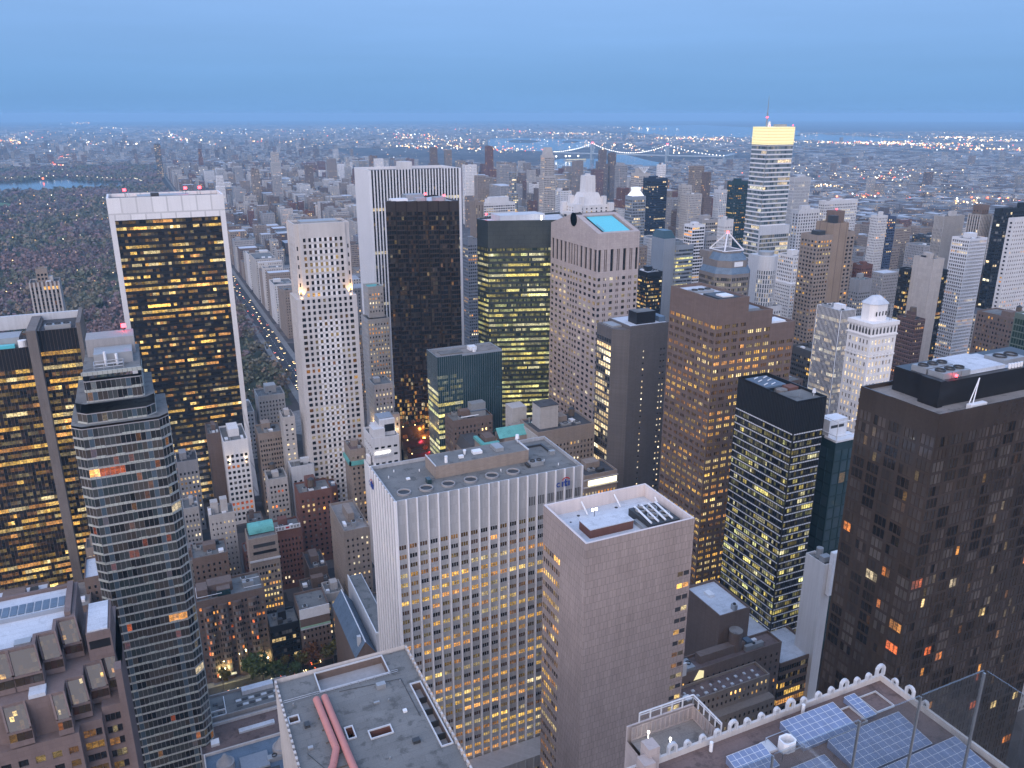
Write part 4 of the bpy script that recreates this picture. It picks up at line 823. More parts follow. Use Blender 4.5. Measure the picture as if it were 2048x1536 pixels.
def pier_roof():
    x, y, z, w, d = 16.2, 118, 128, 33.8, 58
    t = thing('striped_pier_building', 'flat grey gravel roof with twin pink ducts and open pits above limestone piers', 'office building', (x + w / 2, y + d / 2, 0))
    W = MB(); G = MB(); zr = z - 1.0
    for a, b, L, n in (((x, y + d), (x, y), d, 32), ((x, y), (x + w, y), w, 15), ((x + w, y), (x + w, y + d), d, 32)):
        facade(W, None, a, b, 0, z, 1, spans(L, n, .5), .985, .5, None, None, G, off=.3)
    blank(W, (x + w, y + d), (x, y + d), 0, z); W.build('limestone_pier', limestone, t)
    MB().box(x + .55, y + .55, 0, x + w - .55, y + d - .05, z - 3).build('dark_wall', greystone, t); G.build('spandrel_cladding', greystone, t)
    # roof with the two pits left open: strips round the holes
    H = [(26.0, 168, 43.0, 175.2, 6), (46.6, 138.9, 48.9, 161.4, 5), (28.3, 149.6, 29.8, 153.2, 2), (33.0, 147.6, 37.8, 150.0, 2), (17.2, 160, 19.2, 162, 2)]
    xs = sorted({x + .5, x + w - .5, *[h[0] for h in H], *[h[2] for h in H]}); ys = sorted({y + .5, y + d - .5, *[h[1] for h in H], *[h[3] for h in H]})
    rf = MB(); pit = MB(); rim = MB(); floor = MB()
    for i in range(len(xs) - 1):
        for j in range(len(ys) - 1):
            cx, cy = (xs[i] + xs[i + 1]) / 2, (ys[j] + ys[j + 1]) / 2
            if not any(h[0] < cx < h[2] and h[1] < cy < h[3] for h in H): rf.quads([[(xs[i], ys[j], zr), (xs[i + 1], ys[j], zr), (xs[i + 1], ys[j + 1], zr), (xs[i], ys[j + 1], zr)]])
    rf.build('roof', gravel, t)
    for k, (a, b, c, e, dp) in enumerate(H):
        p = rect(a, b, c - a, e - b); pit = MB(); pit.quads([[(*p[(i + 1) % 4], zr - dp), (*p[i], zr - dp), (*p[i], zr), (*p[(i + 1) % 4], zr)] for i in range(4)]); pit.ngon([(*q, zr - dp) for q in p])
        pit.build('roof_pit', brownbrick if k != 2 and k != 3 else redbrick, t)
        o = inset(p, -.28); rm = MB(); rm.quads([[(*o[i], zr + .35), (*o[(i + 1) % 4], zr + .35), (*p[(i + 1) % 4], zr + .35), (*p[i], zr + .35)] for i in range(4)])
        rm.quads([[(*o[i], zr), (*o[(i + 1) % 4], zr), (*o[(i + 1) % 4], zr + .35), (*o[i], zr + .35)] for i in range(4)]); rm.quads([[(*p[(i + 1) % 4], zr), (*p[i], zr), (*p[i], zr + .35), (*p[(i + 1) % 4], zr + .35)] for i in range(4)])
        rm.build('pit_kerb', palegrey, t)
    MB().box(27, 170, zr - 6, 34, 174.5, zr - 2.6).build('pit_machine', hvacdark, t); MB().box(36, 169, zr - 6, 41.5, 173, zr - 3.4).build('pit_machine', hvac, t)
    for k in range(4): MB().box(46.65, 143 + k * 4.4, zr - 3.2, 48.85, 143.2 + k * 4.4, zr - .3).build('pit_beam', hvacdark, t)
    rl = MB()
    for yy in (167.2,):
        for zz in (.5, 1.05): rl.tube((17, yy, zr + zz), (45, yy, zr + zz), .06)
        for k in range(15): rl.tube((17 + 2 * k, yy, zr), (17 + 2 * k, yy, zr + 1.05), .05)
    rl.build('railing', steel, t)
    for dx in (0, 1.95):
        m = MB(); a = (24.2 + dx, 164.8, zr + .95); b = (24.9 + dx * 1.02, 147.0 - dx * 2, zr + .95); m.tube(a, b, .82, 14)
        if dx == 0: m.tube(b, (23.2, 142.5, zr + .95), .82, 14); m.tube((23.2, 142.5, zr + .95), (20.5, 138, zr + .95), .82, 14)
        else: m.tube(b, (27.2, 136.5, zr + .95), .82, 14); m.tube((27.2, 136.5, zr + .95), (27.4, 125, zr + .95), .82, 14)
        m.build('pink_duct', pinkpipe, t)
    for k in range(6): MB().box(23.4, 163 - k * 4.2, zr, 27.2, 163.3 - k * 4.2, zr + .15).build('duct_sleeper', wood, t)
    for a, b, w_, d_, h_, mt in ((38.6, 163, 2.2, 1.4, 1.1, hvac), (20, 157, 1.2, 1.6, .7, hvacdark), (42, 152.6, .9, .9, .5, whitemetal), (36.5, 158.4, 1.4, .5, .35, hvac), (19.4, 150, 1.1, .8, .5, hvac), (41, 142, 1.6, 1.2, .8, hvacdark)): MB().box(a, b, zr, a + w_, b + d_, zr + h_).build('roof_vent_box', mt, t)
    MB().tube((30, 166.2, zr + .12), (45, 164.6, zr + .12), .07).tube((45, 164.6, zr + .12), (45.2, 150, zr + .12), .07).tube((19, 149, zr + .1), (22.5, 141, zr + .1), .06).build('roof_cable', hvacdark, t)
    for a, b in ((19, 166), (40, 158), (44.5, 163.5), (35, 140)): MB().cyl(a, b, zr, zr + .7, .15, 6).build('vent_pipe', hvac, t)
pier_roof()
# ================================================================ near roofs at the foot of the picture
def solar_roof():
    x0, y0, x1, y1, z = 62, 40, 121.3, 91.2, 156
    t = thing('stone_roof_building', 'brown gravel roof with blue solar panels and pale arched crest along its edge', 'office building', ((x0 + x1) / 2, (y0 + y1) / 2, 0))
    W = MB(); poly = rect(x0, y0, x1 - x0, y1 - y0); W.prism(poly, 0, z, cap=False); ins = parapet(W, poly, z, 1.2, .5); W.build('wall', limestone, t); roofslab(ins, z - 1.2, browngravel, t)
    zr = z - 1.2
    def arch(cx, cy, s, along):
        m = MB(); prof = [(-1, 0), (-1, 1.5), (-.62, 2.1), (0, 2.3), (.62, 2.1), (1, 1.5), (1, 0), (.62, 0), (.62, 1.3), (.3, 1.7), (0, 1.78), (-.3, 1.7), (-.62, 1.3), (-.62, 0)]
        f = (lambda u, v, k: (cx + u * s, cy + k, z + v * s)) if along == 'x' else (lambda u, v, k: (cx + k, cy + u * s, z + v * s)); k = .3
        n = len(prof); m.ngon([f(*p, -k) for p in prof]); m.ngon([f(*p, k) for p in prof[::-1]])
        m.quads([[f(*prof[i], -k), f(*prof[(i + 1) % n], -k), f(*prof[(i + 1) % n], k), f(*prof[i], k)] for i in range(n)]); m.build('crest_arch', palegrey, t)
    xs = [117.6, 114.6, 111.2, 108, 104.8, 101.2, 98, 94.8, 91.2, 88, 84.8, 81.4, 78.2, 75, 71.8, 68.6]
    for i, a in enumerate(xs): arch(a, y1 - .35, .95 if i % 4 == 2 else .62, 'x')
    arch(x1 - .7, y1 - .35, 1.1, 'x')
    for i, b in enumerate((87.6, 84.2, 80.8)): arch(x1 - .35, b, .62 if i % 2 == 0 else .95, 'y')
    def panel(nm, a, b, w, d, h0, h1, nx, ny, mat=None):
        m = MB(); f = lambda u, v: (a + w * u, b + d * v, zr + h0 + (h1 - h0) * v)
        m.quads([[f(0, 0), f(1, 0), f(1, 1), f(0, 1)], [(a, b, zr), (a + w, b, zr), f(1, 0), f(0, 0)], [(a + w, b, zr), (a + w, b + d, zr), f(1, 1), f(1, 0)], [(a, b + d, zr), (a, b, zr), f(0, 0), f(0, 1)], [(a + w, b + d, zr), (a, b + d, zr), f(0, 1), f(1, 1)]])
        o = m.build(nm, mat or SOLAR, t); g = MB()
        for i in range(nx + 1): g.box(a + w * i / nx - .035, b, zr + max(h0, h1) , a + w * i / nx + .035, b + d, zr + max(h0, h1) + .02) if abs(h0 - h1) < .01 else g.quads([[(a + w * i / nx - .035, b, zr + h0 + .02), (a + w * i / nx + .035, b, zr + h0 + .02), (a + w * i / nx + .035, b + d, zr + h1 + .02), (a + w * i / nx - .035, b + d, zr + h1 + .02)]])
        for j in range(ny + 1): v = j / ny; g.quads([[(a, b + d * v - .035, zr + h0 + (h1 - h0) * v + .025), (a + w, b + d * v - .035, zr + h0 + (h1 - h0) * v + .025), (a + w, b + d * v + .035, zr + h0 + (h1 - h0) * v + .025), (a, b + d * v + .035, zr + h0 + (h1 - h0) * v + .025)]])
        g.build('panel_grid', whitemetal, t)
    panel('solar_array', 93.6, 82.6, 12.6, 6.0, .6, 1.5, 8, 5); panel('solar_array', 98, 74.2, 17, 7.4, .6, 1.6, 11, 6); panel('solar_array', 79.5, 81.4, 7.6, 4.6, .6, 1.5, 6, 4)
    panel('solar_array', 109.4, 83.6, 2.6, 5.4, .6, 1.2, 2, 5); panel('solar_array', 101, 64.8, 18, 8.2, .6, 1.6, 12, 6); panel('solar_array', 78, 72, 17, 7.4, .6, 1.5, 11, 6)
    for a, b in ((106.2, 83.2), (112.8, 84.2)):
        m = MB(); m.quads([[(a, b, zr + .35), (a + 4.2, b, zr + .35), (a + 4.2, b + 4.2, zr + .35), (a, b + 4.2, zr + .35)]]); r = rect(a, b, 3.0 if a < 107 else 4.2, 4.2); o = inset(r, -.12)
        f = MB(); f.quads([[(*o[i], zr + .5), (*o[(i + 1) % 4], zr + .5), (*r[(i + 1) % 4], zr + .5), (*r[i], zr + .5)] for i in range(4)]); f.quads([[(*o[i], zr), (*o[(i + 1) % 4], zr), (*o[(i + 1) % 4], zr + .5), (*o[i], zr + .5)] for i in range(4)]); f.build('kerb_frame', palegrey, t)
    # white cooling basin
    a, b = 90.0, 83.2; oc = [(0, .5), (.6, 0), (2.2, 0), (2.8, .5), (2.8, 1.9), (2.2, 2.4), (.6, 2.4), (0, 1.9)]; P8 = [(a + u, b + v) for u, v in oc]; I8 = inset(P8, .3); m = MB()
    m.quads([[(*P8[i], zr), (*P8[(i + 1) % 8], zr), (*P8[(i + 1) % 8], zr + 2), (*P8[i], zr + 2)] for i in range(8)]); m.quads([[(*P8[i], zr + 2), (*P8[(i + 1) % 8], zr + 2), (*I8[(i + 1) % 8], zr + 2), (*I8[i], zr + 2)] for i in range(8)])
    m.quads([[(*I8[(i + 1) % 8], zr + .4), (*I8[i], zr + .4), (*I8[i], zr + 2), (*I8[(i + 1) % 8], zr + 2)] for i in range(8)]); m.ngon([(*p, zr + .4) for p in I8]); m.build('cooling_basin', whitemetal, t)
    r = MB()
    for p, q in (((88.6, 82.4), (93.4, 82.4)), ((88.6, 86.6), (93.4, 86.6)), ((88.6, 82.4), (88.6, 86.6)), ((93.4, 82.4), (93.4, 86.6))): r.tube((*p, zr + 1.5), (*q, zr + 1.5), .07); r.tube((*p, zr), (*p, zr + 1.5), .07)
    r.build('railing', steel, t); MB().box(87.6, 84.6, zr, 89.6, 87, zr + .5).build('roof_hatch', palegrey, t)
    for a, b in ((100.4, 90.0), (79, 89.4)): MB().cyl(a, b, zr, zr + 1.9, .32, 10).build('vent_pipe', whitemetal, t)
    for k in range(3): MB().box(104 - k * 7, 58 + k * 1.5, zr, 109 - k * 7, 62 + k * 1.5, zr + 1.3).build('hvac_unit', hvac, t)
    # roof court at the corner, with windowed screen walls and an open steel frame
    X0, Y0, X1, Y1, zf = 69.0, 88.5, 82.6, 99.2, 152.6
    W = MB(); P = Panes(); W.box(X0 - .6, Y1 + .4, 0, X1 + .4, Y1 + .75, zf + 3.0); W.quads([[(X1 + .4, 91.3, 0), (X1 + .4, Y1 + .4, 0), (X1 + .4, Y1 + .4, zf), (X1 + .4, 91.3, zf)], [(X0 - .6, Y1 + .4, 0), (X0 - .6, 91.3, 0), (X0 - .6, 91.3, zf), (X0 - .6, Y1 + .4, zf)]])
    facade(W, P, (X0, Y1), (X1, Y1), zf, zf + 3.0, 1, [(.4 + i * 1.02, 1.15 + i * 1.02) for i in range(13)], .8, .12, None, np.broadcast_to(np.array([.34, .30, .29]), (1, 13, 3)))
    facade(W, P, (X1, Y1), (X1, 91.3), zf, zf + 3.0, 1, [(.4 + i * 1.05, 1.15 + i * 1.05) for i in range(7)], .8, .12, None, np.broadcast_to(np.array([.34, .30, .29]), (1, 7, 3)))
    W.build('court_wall', pinkstone, t); P.finish(t, 'each'); MB().ngon([(X0, 91.3, zf), (X1, 91.3, zf), (X1, Y1, zf), (X0, Y1, zf)]).build('court_floor', tanroof, t)
    s = MB(); zz = zf + 5.0
    for p, q in (((X0 + 2, Y1 + .6), (X1 + .2, Y1 + .6)), ((X1 + .2, Y1 + .6), (X1 + .2, 91.6))):
        s.tube((*p, zz), (*q, zz), .16); s.tube((*p, zz - .5), (*q, zz - .5), .1); n = 5
        for i in range(n + 1): c = np.array(p) + (np.array(q) - np.array(p)) * i / n; s.tube((*c, zf + 3), (*c, zz), .16)
    s.build('steel_frame', palegrey, t)
    for a, b in ((71.6, 97.6), (74.2, 94.6)): MB().cyl(a, b, zf, zf + 2.2, .06, 6).cyl(a, b, zf + 2.2, zf + 2.55, .22, 8).build('court_lamp', whitelamp, t)
    for a, b, h in ((66, 89.5, 5), (64.4, 88.2, 3.4), (62.6, 86.6, 2.2)): MB().box(a, b, zr, a + 2.2, b + 2.4, zr + h).build('stepped_pier', pinkstone, t)
SOLAR = plain('solar_panel', (.17, .215, .33), .38, .1, var=.3)
solar_roof()
PANE_TINT = None
def glass_rail():
    g = bpy.data.materials.new('parapet_glass'); g.use_nodes = True; n = g.node_tree.nodes; l = g.node_tree.links.new; n.clear()
    o = n.new('ShaderNodeOutputMaterial'); mx = n.new('ShaderNodeMixShader'); tr = n.new('ShaderNodeBsdfTransparent'); gl = n.new('ShaderNodeBsdfGlossy'); lw = n.new('ShaderNodeLayerWeight'); mr = n.new('ShaderNodeMapRange')
    lw.inputs[0].default_value = .35; mr.inputs[3].default_value = .05; mr.inputs[4].default_value = .55; l(lw.outputs['Facing'], mr.inputs[0])
    tr.inputs[0].default_value = (.93, .95, .95, 1); gl.inputs['Roughness'].default_value = .05; l(mr.outputs[0], mx.inputs[0]); l(tr.outputs[0], mx.inputs[1]); l(gl.outputs[0], mx.inputs[2]); l(mx.outputs[0], o.inputs[0])
    z0, z1 = 251.0, 254.0; xs = [3.9, 5.04, 6.2, 7.1, 8.12]
    t = thing('glass_parapet', 'clear glass safety screen with slim dark joints at the viewing deck corner', 'glass screen', (6, 4.6, z0))
    for a, b in zip(xs, xs[1:]): MB().box(a + .012, 4.80, z0, b - .012, 4.818, z1, True).build('glass_pane', g, t)
    for b, c in ((4.80, 3.5), (3.5, 2.2)): MB().box(8.12, c + .012, z0, 8.138, b - .012, z1, True).build('glass_pane', g, t)
    for a in xs[1:-1]: MB().box(a - .006, 4.796, z0, a + .006, 4.822, z1 - .02, True).build('joint_strip', steel, t)
    MB().box(8.12, 4.80, z0, 8.145, 4.825, z1 - .05, True).build('corner_post', steel, t)
    MB().box(3.7, 4.78, 250.7, 8.16, 4.84, 251.0).box(8.10, 1.5, 250.7, 8.16, 4.78, 251.0).build('base_shoe', steel, t)
glass_rail()
def deck_ledge():
    t = thing('stone_ledge', 'pale stone ledge of the viewing deck below the glass screen', 'ledge', (0, 2, 0)); MB().box(-30, -20, 0, 8.3, 4.95, 250.7).build('ledge_wall', limestone, t); MB().box(-30.2, -20.2, 250.7, 8.4, 5.05, 250.78).build('coping', palegrey, t)
duskypink = wallmat('dusky_pink_granite', (.175, .13, .12), var=.2, joint=(3, 1.6, .85))
def notched_pink():
    t = thing('pink_stepped_tower', 'pink granite tower stepping down in zigzags of dark sloping glass', 'office tower', (-38, 235, 0))
    rng = random.Random(53); W = MB(); G = MB(); P = Panes(); dark = [.016, .015, .016]
    def mass(poly, z0, z1): W.prism(poly, z0, z1, cap=True)
    up = [(-62, 223.4), (-39.8, 223.4), (-39.8, 227.9), (-35.2, 227.9), (-35.2, 233.4), (-30.6, 233.4), (-30.6, 253.2), (-62, 253.2)]
    mid = [(-64, 215.8), (-34.2, 215.8), (-34.2, 220.8), (-29.8, 220.8), (-29.8, 225.9), (-25.3, 225.9), (-25.3, 229), (-21.6, 229), (-21.6, 254), (-64, 254)]
    ins = parapet(W, up, 124, 1.0, .9); W.quads([[(*up[i], 112), (*up[(i + 1) % 8], 112), (*up[(i + 1) % 8], 124), (*up[i], 124)] for i in range(8)]); roofslab(ins, 123, whiteroof, t)
    mass(mid, 99, 112.5)
    MB().box(-28.0, 226.6, 112.5, -21.7, 243, 121.4).build('corner_block', duskypink, t); MB().box(-27.6, 227.2, 121.4, -22.4, 242.4, 121.8).build('corner_block_roof', whiteroof, t)
    MB().box(-27.5, 226.52, 116.2, -22.2, 226.59, 118.8).build('window', blackwall, t)
    def slope(a, b, y, zt, drop=6.2, out=3.6, lean=1.0):
        m = MB(); o = .0; mid_ = []; q0 = [(a + .35, y - .05, zt - .9), (b - .35, y - .05, zt - .9), (b - .35 + lean, y - out, zt - drop), (a + .35 + lean, y - out, zt - drop)]
        n = 5; F = lambda u, v: tuple(np.array(q0[0]) * (1 - u) * (1 - v) + np.array(q0[1]) * u * (1 - v) + np.array(q0[2]) * u * v + np.array(q0[3]) * (1 - u) * v)
        qs = []; li = []
        for i in range(n):
            for j in range(n):
                qs.append([F(i / n, (j + 1) / n), F((i + 1) / n, (j + 1) / n), F((i + 1) / n, j / n), F(i / n, j / n)]); k = rng.random()
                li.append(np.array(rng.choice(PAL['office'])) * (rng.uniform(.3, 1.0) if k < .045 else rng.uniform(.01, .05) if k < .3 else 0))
        m.quads(qs, li, dark); m.build('sloping_window', GLASS, t, attrs=True)
        # stone cheeks and sill round the slope
        c = MB(); e = .45
        for (u0, u1) in ((a - .1, a + .35), (b - .35, b + .1)):
            c.quads([[(u0, y, zt), (u1, y, zt), (u1 + lean, y - out - .2, zt - drop + .5), (u0 + lean, y - out - .2, zt - drop + .5)], [(u1, y, zt), (u1, y, zt - 3), (u1 + lean, y - out - .2, zt - drop - 1.5), (u1 + lean, y - out - .2, zt - drop + .5)], [(u0, y, zt - 3), (u0, y, zt), (u0 + lean, y - out - .2, zt - drop + .5), (u0 + lean, y - out - .2, zt - drop - 1.5)]])
        c.box(a - .1 + lean, y - out - .25, zt - drop - .7, b + .1 + lean, y - out + .3, zt - drop - .05); c.box(a - .1 + lean, y - out - .1, zt - drop - 5, b + .1 + lean, y + .1, zt - drop - 3.4)
        c.build('stone_surround', duskypink, t)
        w = MB(); L = [np.array(rng.choice(PAL['office'] + PAL['red'])) * (rng.uniform(.1, .5) if rng.random() < .16 else .01) for _ in range(3)]; x0 = a + .1 + lean; x1 = b - .1 + lean
        w.quads([[(x0 + (x1 - x0) * i / 3, y - out + .1, zt - drop - 3.4), (x0 + (x1 - x0) * (i + .96) / 3, y - out + .1, zt - drop - 3.4), (x0 + (x1 - x0) * (i + .96) / 3, y - out + .1, zt - drop - .7), (x0 + (x1 - x0) * i / 3, y - out + .1, zt - drop - .7)] for i in range(3)], L, [.03, .024, .02]); w.build('window', GLASS, t, attrs=True)
        c2 = MB(); c2.box(b + lean - .05, y - out, zt - drop - 5, b + lean + .08, y, zt - drop - .1); c2.build('cheek_wall', duskypink, t)
    for a, b, y in ((-46.5, -39.8, 223.4), (-39.8, -35.2, 227.9), (-35.2, -30.6, 233.4), (-53.5, -46.5, 223.4)): slope(a, b, y, 124)
    for a, b, y in ((-37.6, -34.2, 215.8), (-34.2, -29.8, 220.8), (-29.8, -25.3, 225.9), (-25.3, -21.8, 229), (-49, -43.5, 215.8)): slope(a, b, y, 112.5)
    MB().box(-42.4, 215.6, 112.5, -38.4, 219.5, 113.6).build('roof_hatch', whiteroof, t)
    # lower front: square windows in pink stone, paired bays at the corner
    zb = 100.5; facade(W, P, (-64, 212.6), (-32.2, 212.6), 0, zb, 22, spans(31.8, 8, .58), .52, .5, litgrid(rng, 22, 8, .5, 'office', run=.3, row=.1, gain=.13), np.broadcast_to(np.array(dark), (22, 8, 3)), top=3)
    facade(W, P, (-32.2, 216), (-26.6, 216), 0, zb, 24, [(.5, 2), (2.05, 3.55), (3.6, 5.1)], .62, .5, litgrid(rng, 24, 3, .45, 'office', gain=.16), np.broadcast_to(np.array(dark), (24, 3, 3)), top=2)
    facade(W, P, (-26.6, 218.8), (-21.6, 218.8), 0, zb + 1.5, 24, [(.5, 1.75), (1.8, 3.05), (3.1, 4.4)], .62, .5, litgrid(rng, 24, 3, .45, 'office', gain=.16), np.broadcast_to(np.array(dark), (24, 3, 3)), top=2)
    blank(W, (-32.2, 212.6), (-32.2, 216), 0, zb); blank(W, (-26.6, 216), (-26.6, 218.8), 0, zb); blank(W, (-21.6, 218.8), (-21.6, 254), 0, 112.5)
    W.ngon([(-64, 212.6, zb), (-32.2, 212.6, zb), (-32.2, 219, zb), (-64, 219, zb)]).ngon([(-32.2, 216, zb - .01), (-26.6, 216, zb - .01), (-26.6, 224, zb - .01), (-32.2, 224, zb - .01)]).ngon([(-26.6, 218.8, zb + 1.5), (-21.6, 218.8, zb + 1.5), (-21.6, 230, zb + 1.5), (-26.6, 230, zb + 1.5)])
    W.box(-21.7, 218.0, 0, -20.0, 222, 113.5); W.build('wall', duskypink, t); P.finish(t, 'each', zfloor=40)
    MB().box(-58, 240, 123, -33, 246, 124.1).build('skylight_frame', palegrey, t); s = MB()
    for i in range(12): s.box(-57.6 + i * 2.04, 240.4, 124.1, -56.0 + i * 2.04, 245.6, 124.35)
    s.build('skylight_glazing', bluemetal, t); MB().box(-33.2, 234.6, 123, -31.6, 252.6, 125.2).build('roof_wall', duskypink, t); r = MB(); r.box(-58, 239.2, 123, -33, 239.5, 124.4); r.build('roof_rail', steel, t)
    MB().box(-45, 225.4, 123, -41, 228, 123.8).build('roof_hatch', hvac, t)
notched_pink()

# ================================================================ middle distance towers
def lit_crown_tower():
    x, y, z, w, d = 610, 692.3, 247.7, 35, 24
    t = thing('lit_crown_tower', 'tall pale banded glass tower with glowing yellow crown and a mast', 'skyscraper', (x + w / 2, y + d / 2, 0))
    rng = random.Random(61); W = MB(); P = Panes(); LN = MB(); fl = 4.6; zc = z - 18.5; nf = 46; b0 = zc - nf * fl
    for a, b, L, nc in (((x, y + d), (x, y), d, 9), ((x, y), (x + w, y), w, 13)):
        lg = litgrid(rng, nf, nc, .10, 'pale', run=.8, row=.12, gain=.6, dim=3, rows={36: .4, 12: .6, 9: .5, 8: .5, 24: .3}); tt = np.array([[[.13, .17, .19] if rng.random() < .7 else [.05, .075, .09] for _ in range(nc)] for _ in range(nf)])
        facade(W, P, a, b, 0, zc, nf, spans(L, nc, .96, .2), .72, .1, lg, tt, top=.3, bot=b0 - .3); u = (np.array(b) - np.array(a)) / L; nr = np.array((u[1], -u[0])) * .35
        for f in range(nf + 1):
            zz = b0 + f * fl; A, B = np.array(a) + nr, np.array(b) + nr; LN.quads([[(*A, zz - .7), (*B, zz - .7), (*B, zz + .7), (*A, zz + .7)], [(*A, zz + .7), (*B, zz + .7), (*b, zz + .7), (*a, zz + .7)]])
    blank(W, (x + w, y), (x + w, y + d), 0, zc); blank(W, (x + w, y + d), (x, y + d), 0, zc); W.build('wall', bluegrey, t); LN.build('white_spandrel', whitefin, t); P.finish(t, 'band', zfloor=80)
    MB().prism(rect(x - .2, y - .2, w + .4, d + .4), zc + .6, z).build('lit_crown', crownlit, t); m = MB()
    for k in range(6): m.prism(rect(x - .45, y - .45, w + .9, d + .9), zc + 2 + k * 3.0, zc + 2.35 + k * 3.0)
    m.build('crown_bar', crownbar, t); MB().prism(rect(x - .5, y - .5, w + 1, d + 1), zc + .1, zc + .6).build('crown_cornice', hvacdark, t)
    MB().cyl(x + 7, y + 12, z, z + 14, .8, 8).cyl(x + 7, y + 12, z + 14, z + 31, .5, 8, .15).build('mast', bluegrey, t); MB().cyl(x + 7, y + 12, z + 9, z + 10, 1.1, 8).build('beacon_lamp', redlamp, t); MB().cyl(x + 10.5, y + 12, z, z + 5.2, 1.9, 12, 1.2).build('radar_dome', whitemetal, t)
    for a in (1.5, w - 2): beacon(t, x + a, y + 1, z, 1, .5)
    MB().box(x + 20, y + 8, z, x + 31, y + 16, z + 2.5).build('hvac_unit', hvac, t)
    W = MB(); P = Panes(); facade(W, P, (x - 1, y - 3), (x + w + 4, y - 3), 0, 146, 30, spans(w + 5, 14, .95, .2), .72, .1, litgrid(rng, 30, 14, .2, 'pale', run=.8, gain=.6, dim=3), np.broadcast_to(np.array([.06, .08, .09]), (30, 14, 3)), top=9)
    blank(W, (x - 1, y - .4), (x - 1, y - 3), 0, 146); blank(W, (x + w + 4, y - 3), (x + w + 4, y + 10), 0, 146); W.ngon([(x - 1, y - 3, 146), (x + w + 4, y - 3, 146), (x + w + 4, y + 10, 146), (x - 1, y + 10, 146)]); W.build('shoulder_wall', palegrey, t); P.finish(t, 'band', name='shoulder_window_band', zfloor=90)
lit_crown_tower()

def stepped_limestone():
    t = thing('stepped_limestone_tower', 'pale limestone tower tapering in steps like a wedding cake, behind the pink gable', 'hotel tower', (329, 572, 0)); rng = random.Random(67); W = MB(); P = Panes(); cx, cy = 329.2, 575
    tiers = [(19, 16, 0, 177), (16.2, 13.5, 177, 186.5), (13.2, 11.2, 186.5, 192.5)]
    for a, b, z0, z1 in tiers:
        nf = max(2, int((z1 - z0) / 4.2)); 
        for p, q, L in (((cx - a, cy - b), (cx + a, cy - b), 2 * a), ((cx - a, cy + b), (cx - a, cy - b), 2 * b)): n = max(3, int(L / 4)); facade(W, P, p, q, z0, z1, nf, spans(L, n, .32), .5, .4, litgrid(rng, nf, n, .12, 'pale', gain=.4), top=1.5, fidx=int(z0))
        blank(W, (cx + a, cy - b), (cx + a, cy + b), z0, z1); blank(W, (cx + a, cy + b), (cx - a, cy + b), z0, z1); W.ngon([(cx - a, cy - b, z1), (cx + a, cy - b, z1), (cx + a, cy + b, z1), (cx - a, cy + b, z1)])
    W.frustum(rect(cx - 10.4, cy - 9, 20.8, 18), 192.5, rect(cx - 6.4, cy - 6, 12.8, 12), 201.5); W.frustum(rect(cx - 4.6, cy - 4.6, 9.2, 9.2), 201.5, rect(cx - 4.2, cy - 4.2, 8.4, 8.4), 214.5); W.box(cx - 2, cy - 2, 214.5, cx + 1, cy + 1, 216)
    for sx in (-1, 1):
        for sy in (-1, 1): W.box(cx + sx * 14.5 - 2, cy + sy * 12 - 2, 177, cx + sx * 14.5 + 2, cy + sy * 12 + 2, 194); W.box(cx + sx * 10 - 1.6, cy + sy * 8.6 - 1.6, 192.5, cx + sx * 10 + 1.6, cy + sy * 8.6 + 1.6, 199)
    W.build('wall', whitebrick, t); P.finish(t, 'each', zfloor=150)
    for k, (dx, z0) in enumerate(((-7, 177.3), (4.4, 177.3))):
        m = MB(); prof = [(-2.4, 0), (2.4, 0), (2.4, 6.5), (1.6, 8.2), (0, 9), (-1.6, 8.2), (-2.4, 6.5)]; m.ngon([(cx + dx + u, cy - 13.55, z0 + v) for u, v in prof]); m.build('arched_window', blackwall, t)
    m = MB(); m.quads([[(cx - 16.25, cy + v, 177.3), (cx - 16.25, cy + v - 4, 177.3), (cx - 16.25, cy + v - 4, 184.5), (cx - 16.25, cy + v, 184.5)] for v in (8, 0)]); m.build('arched_window', blackwall, t)
stepped_limestone()

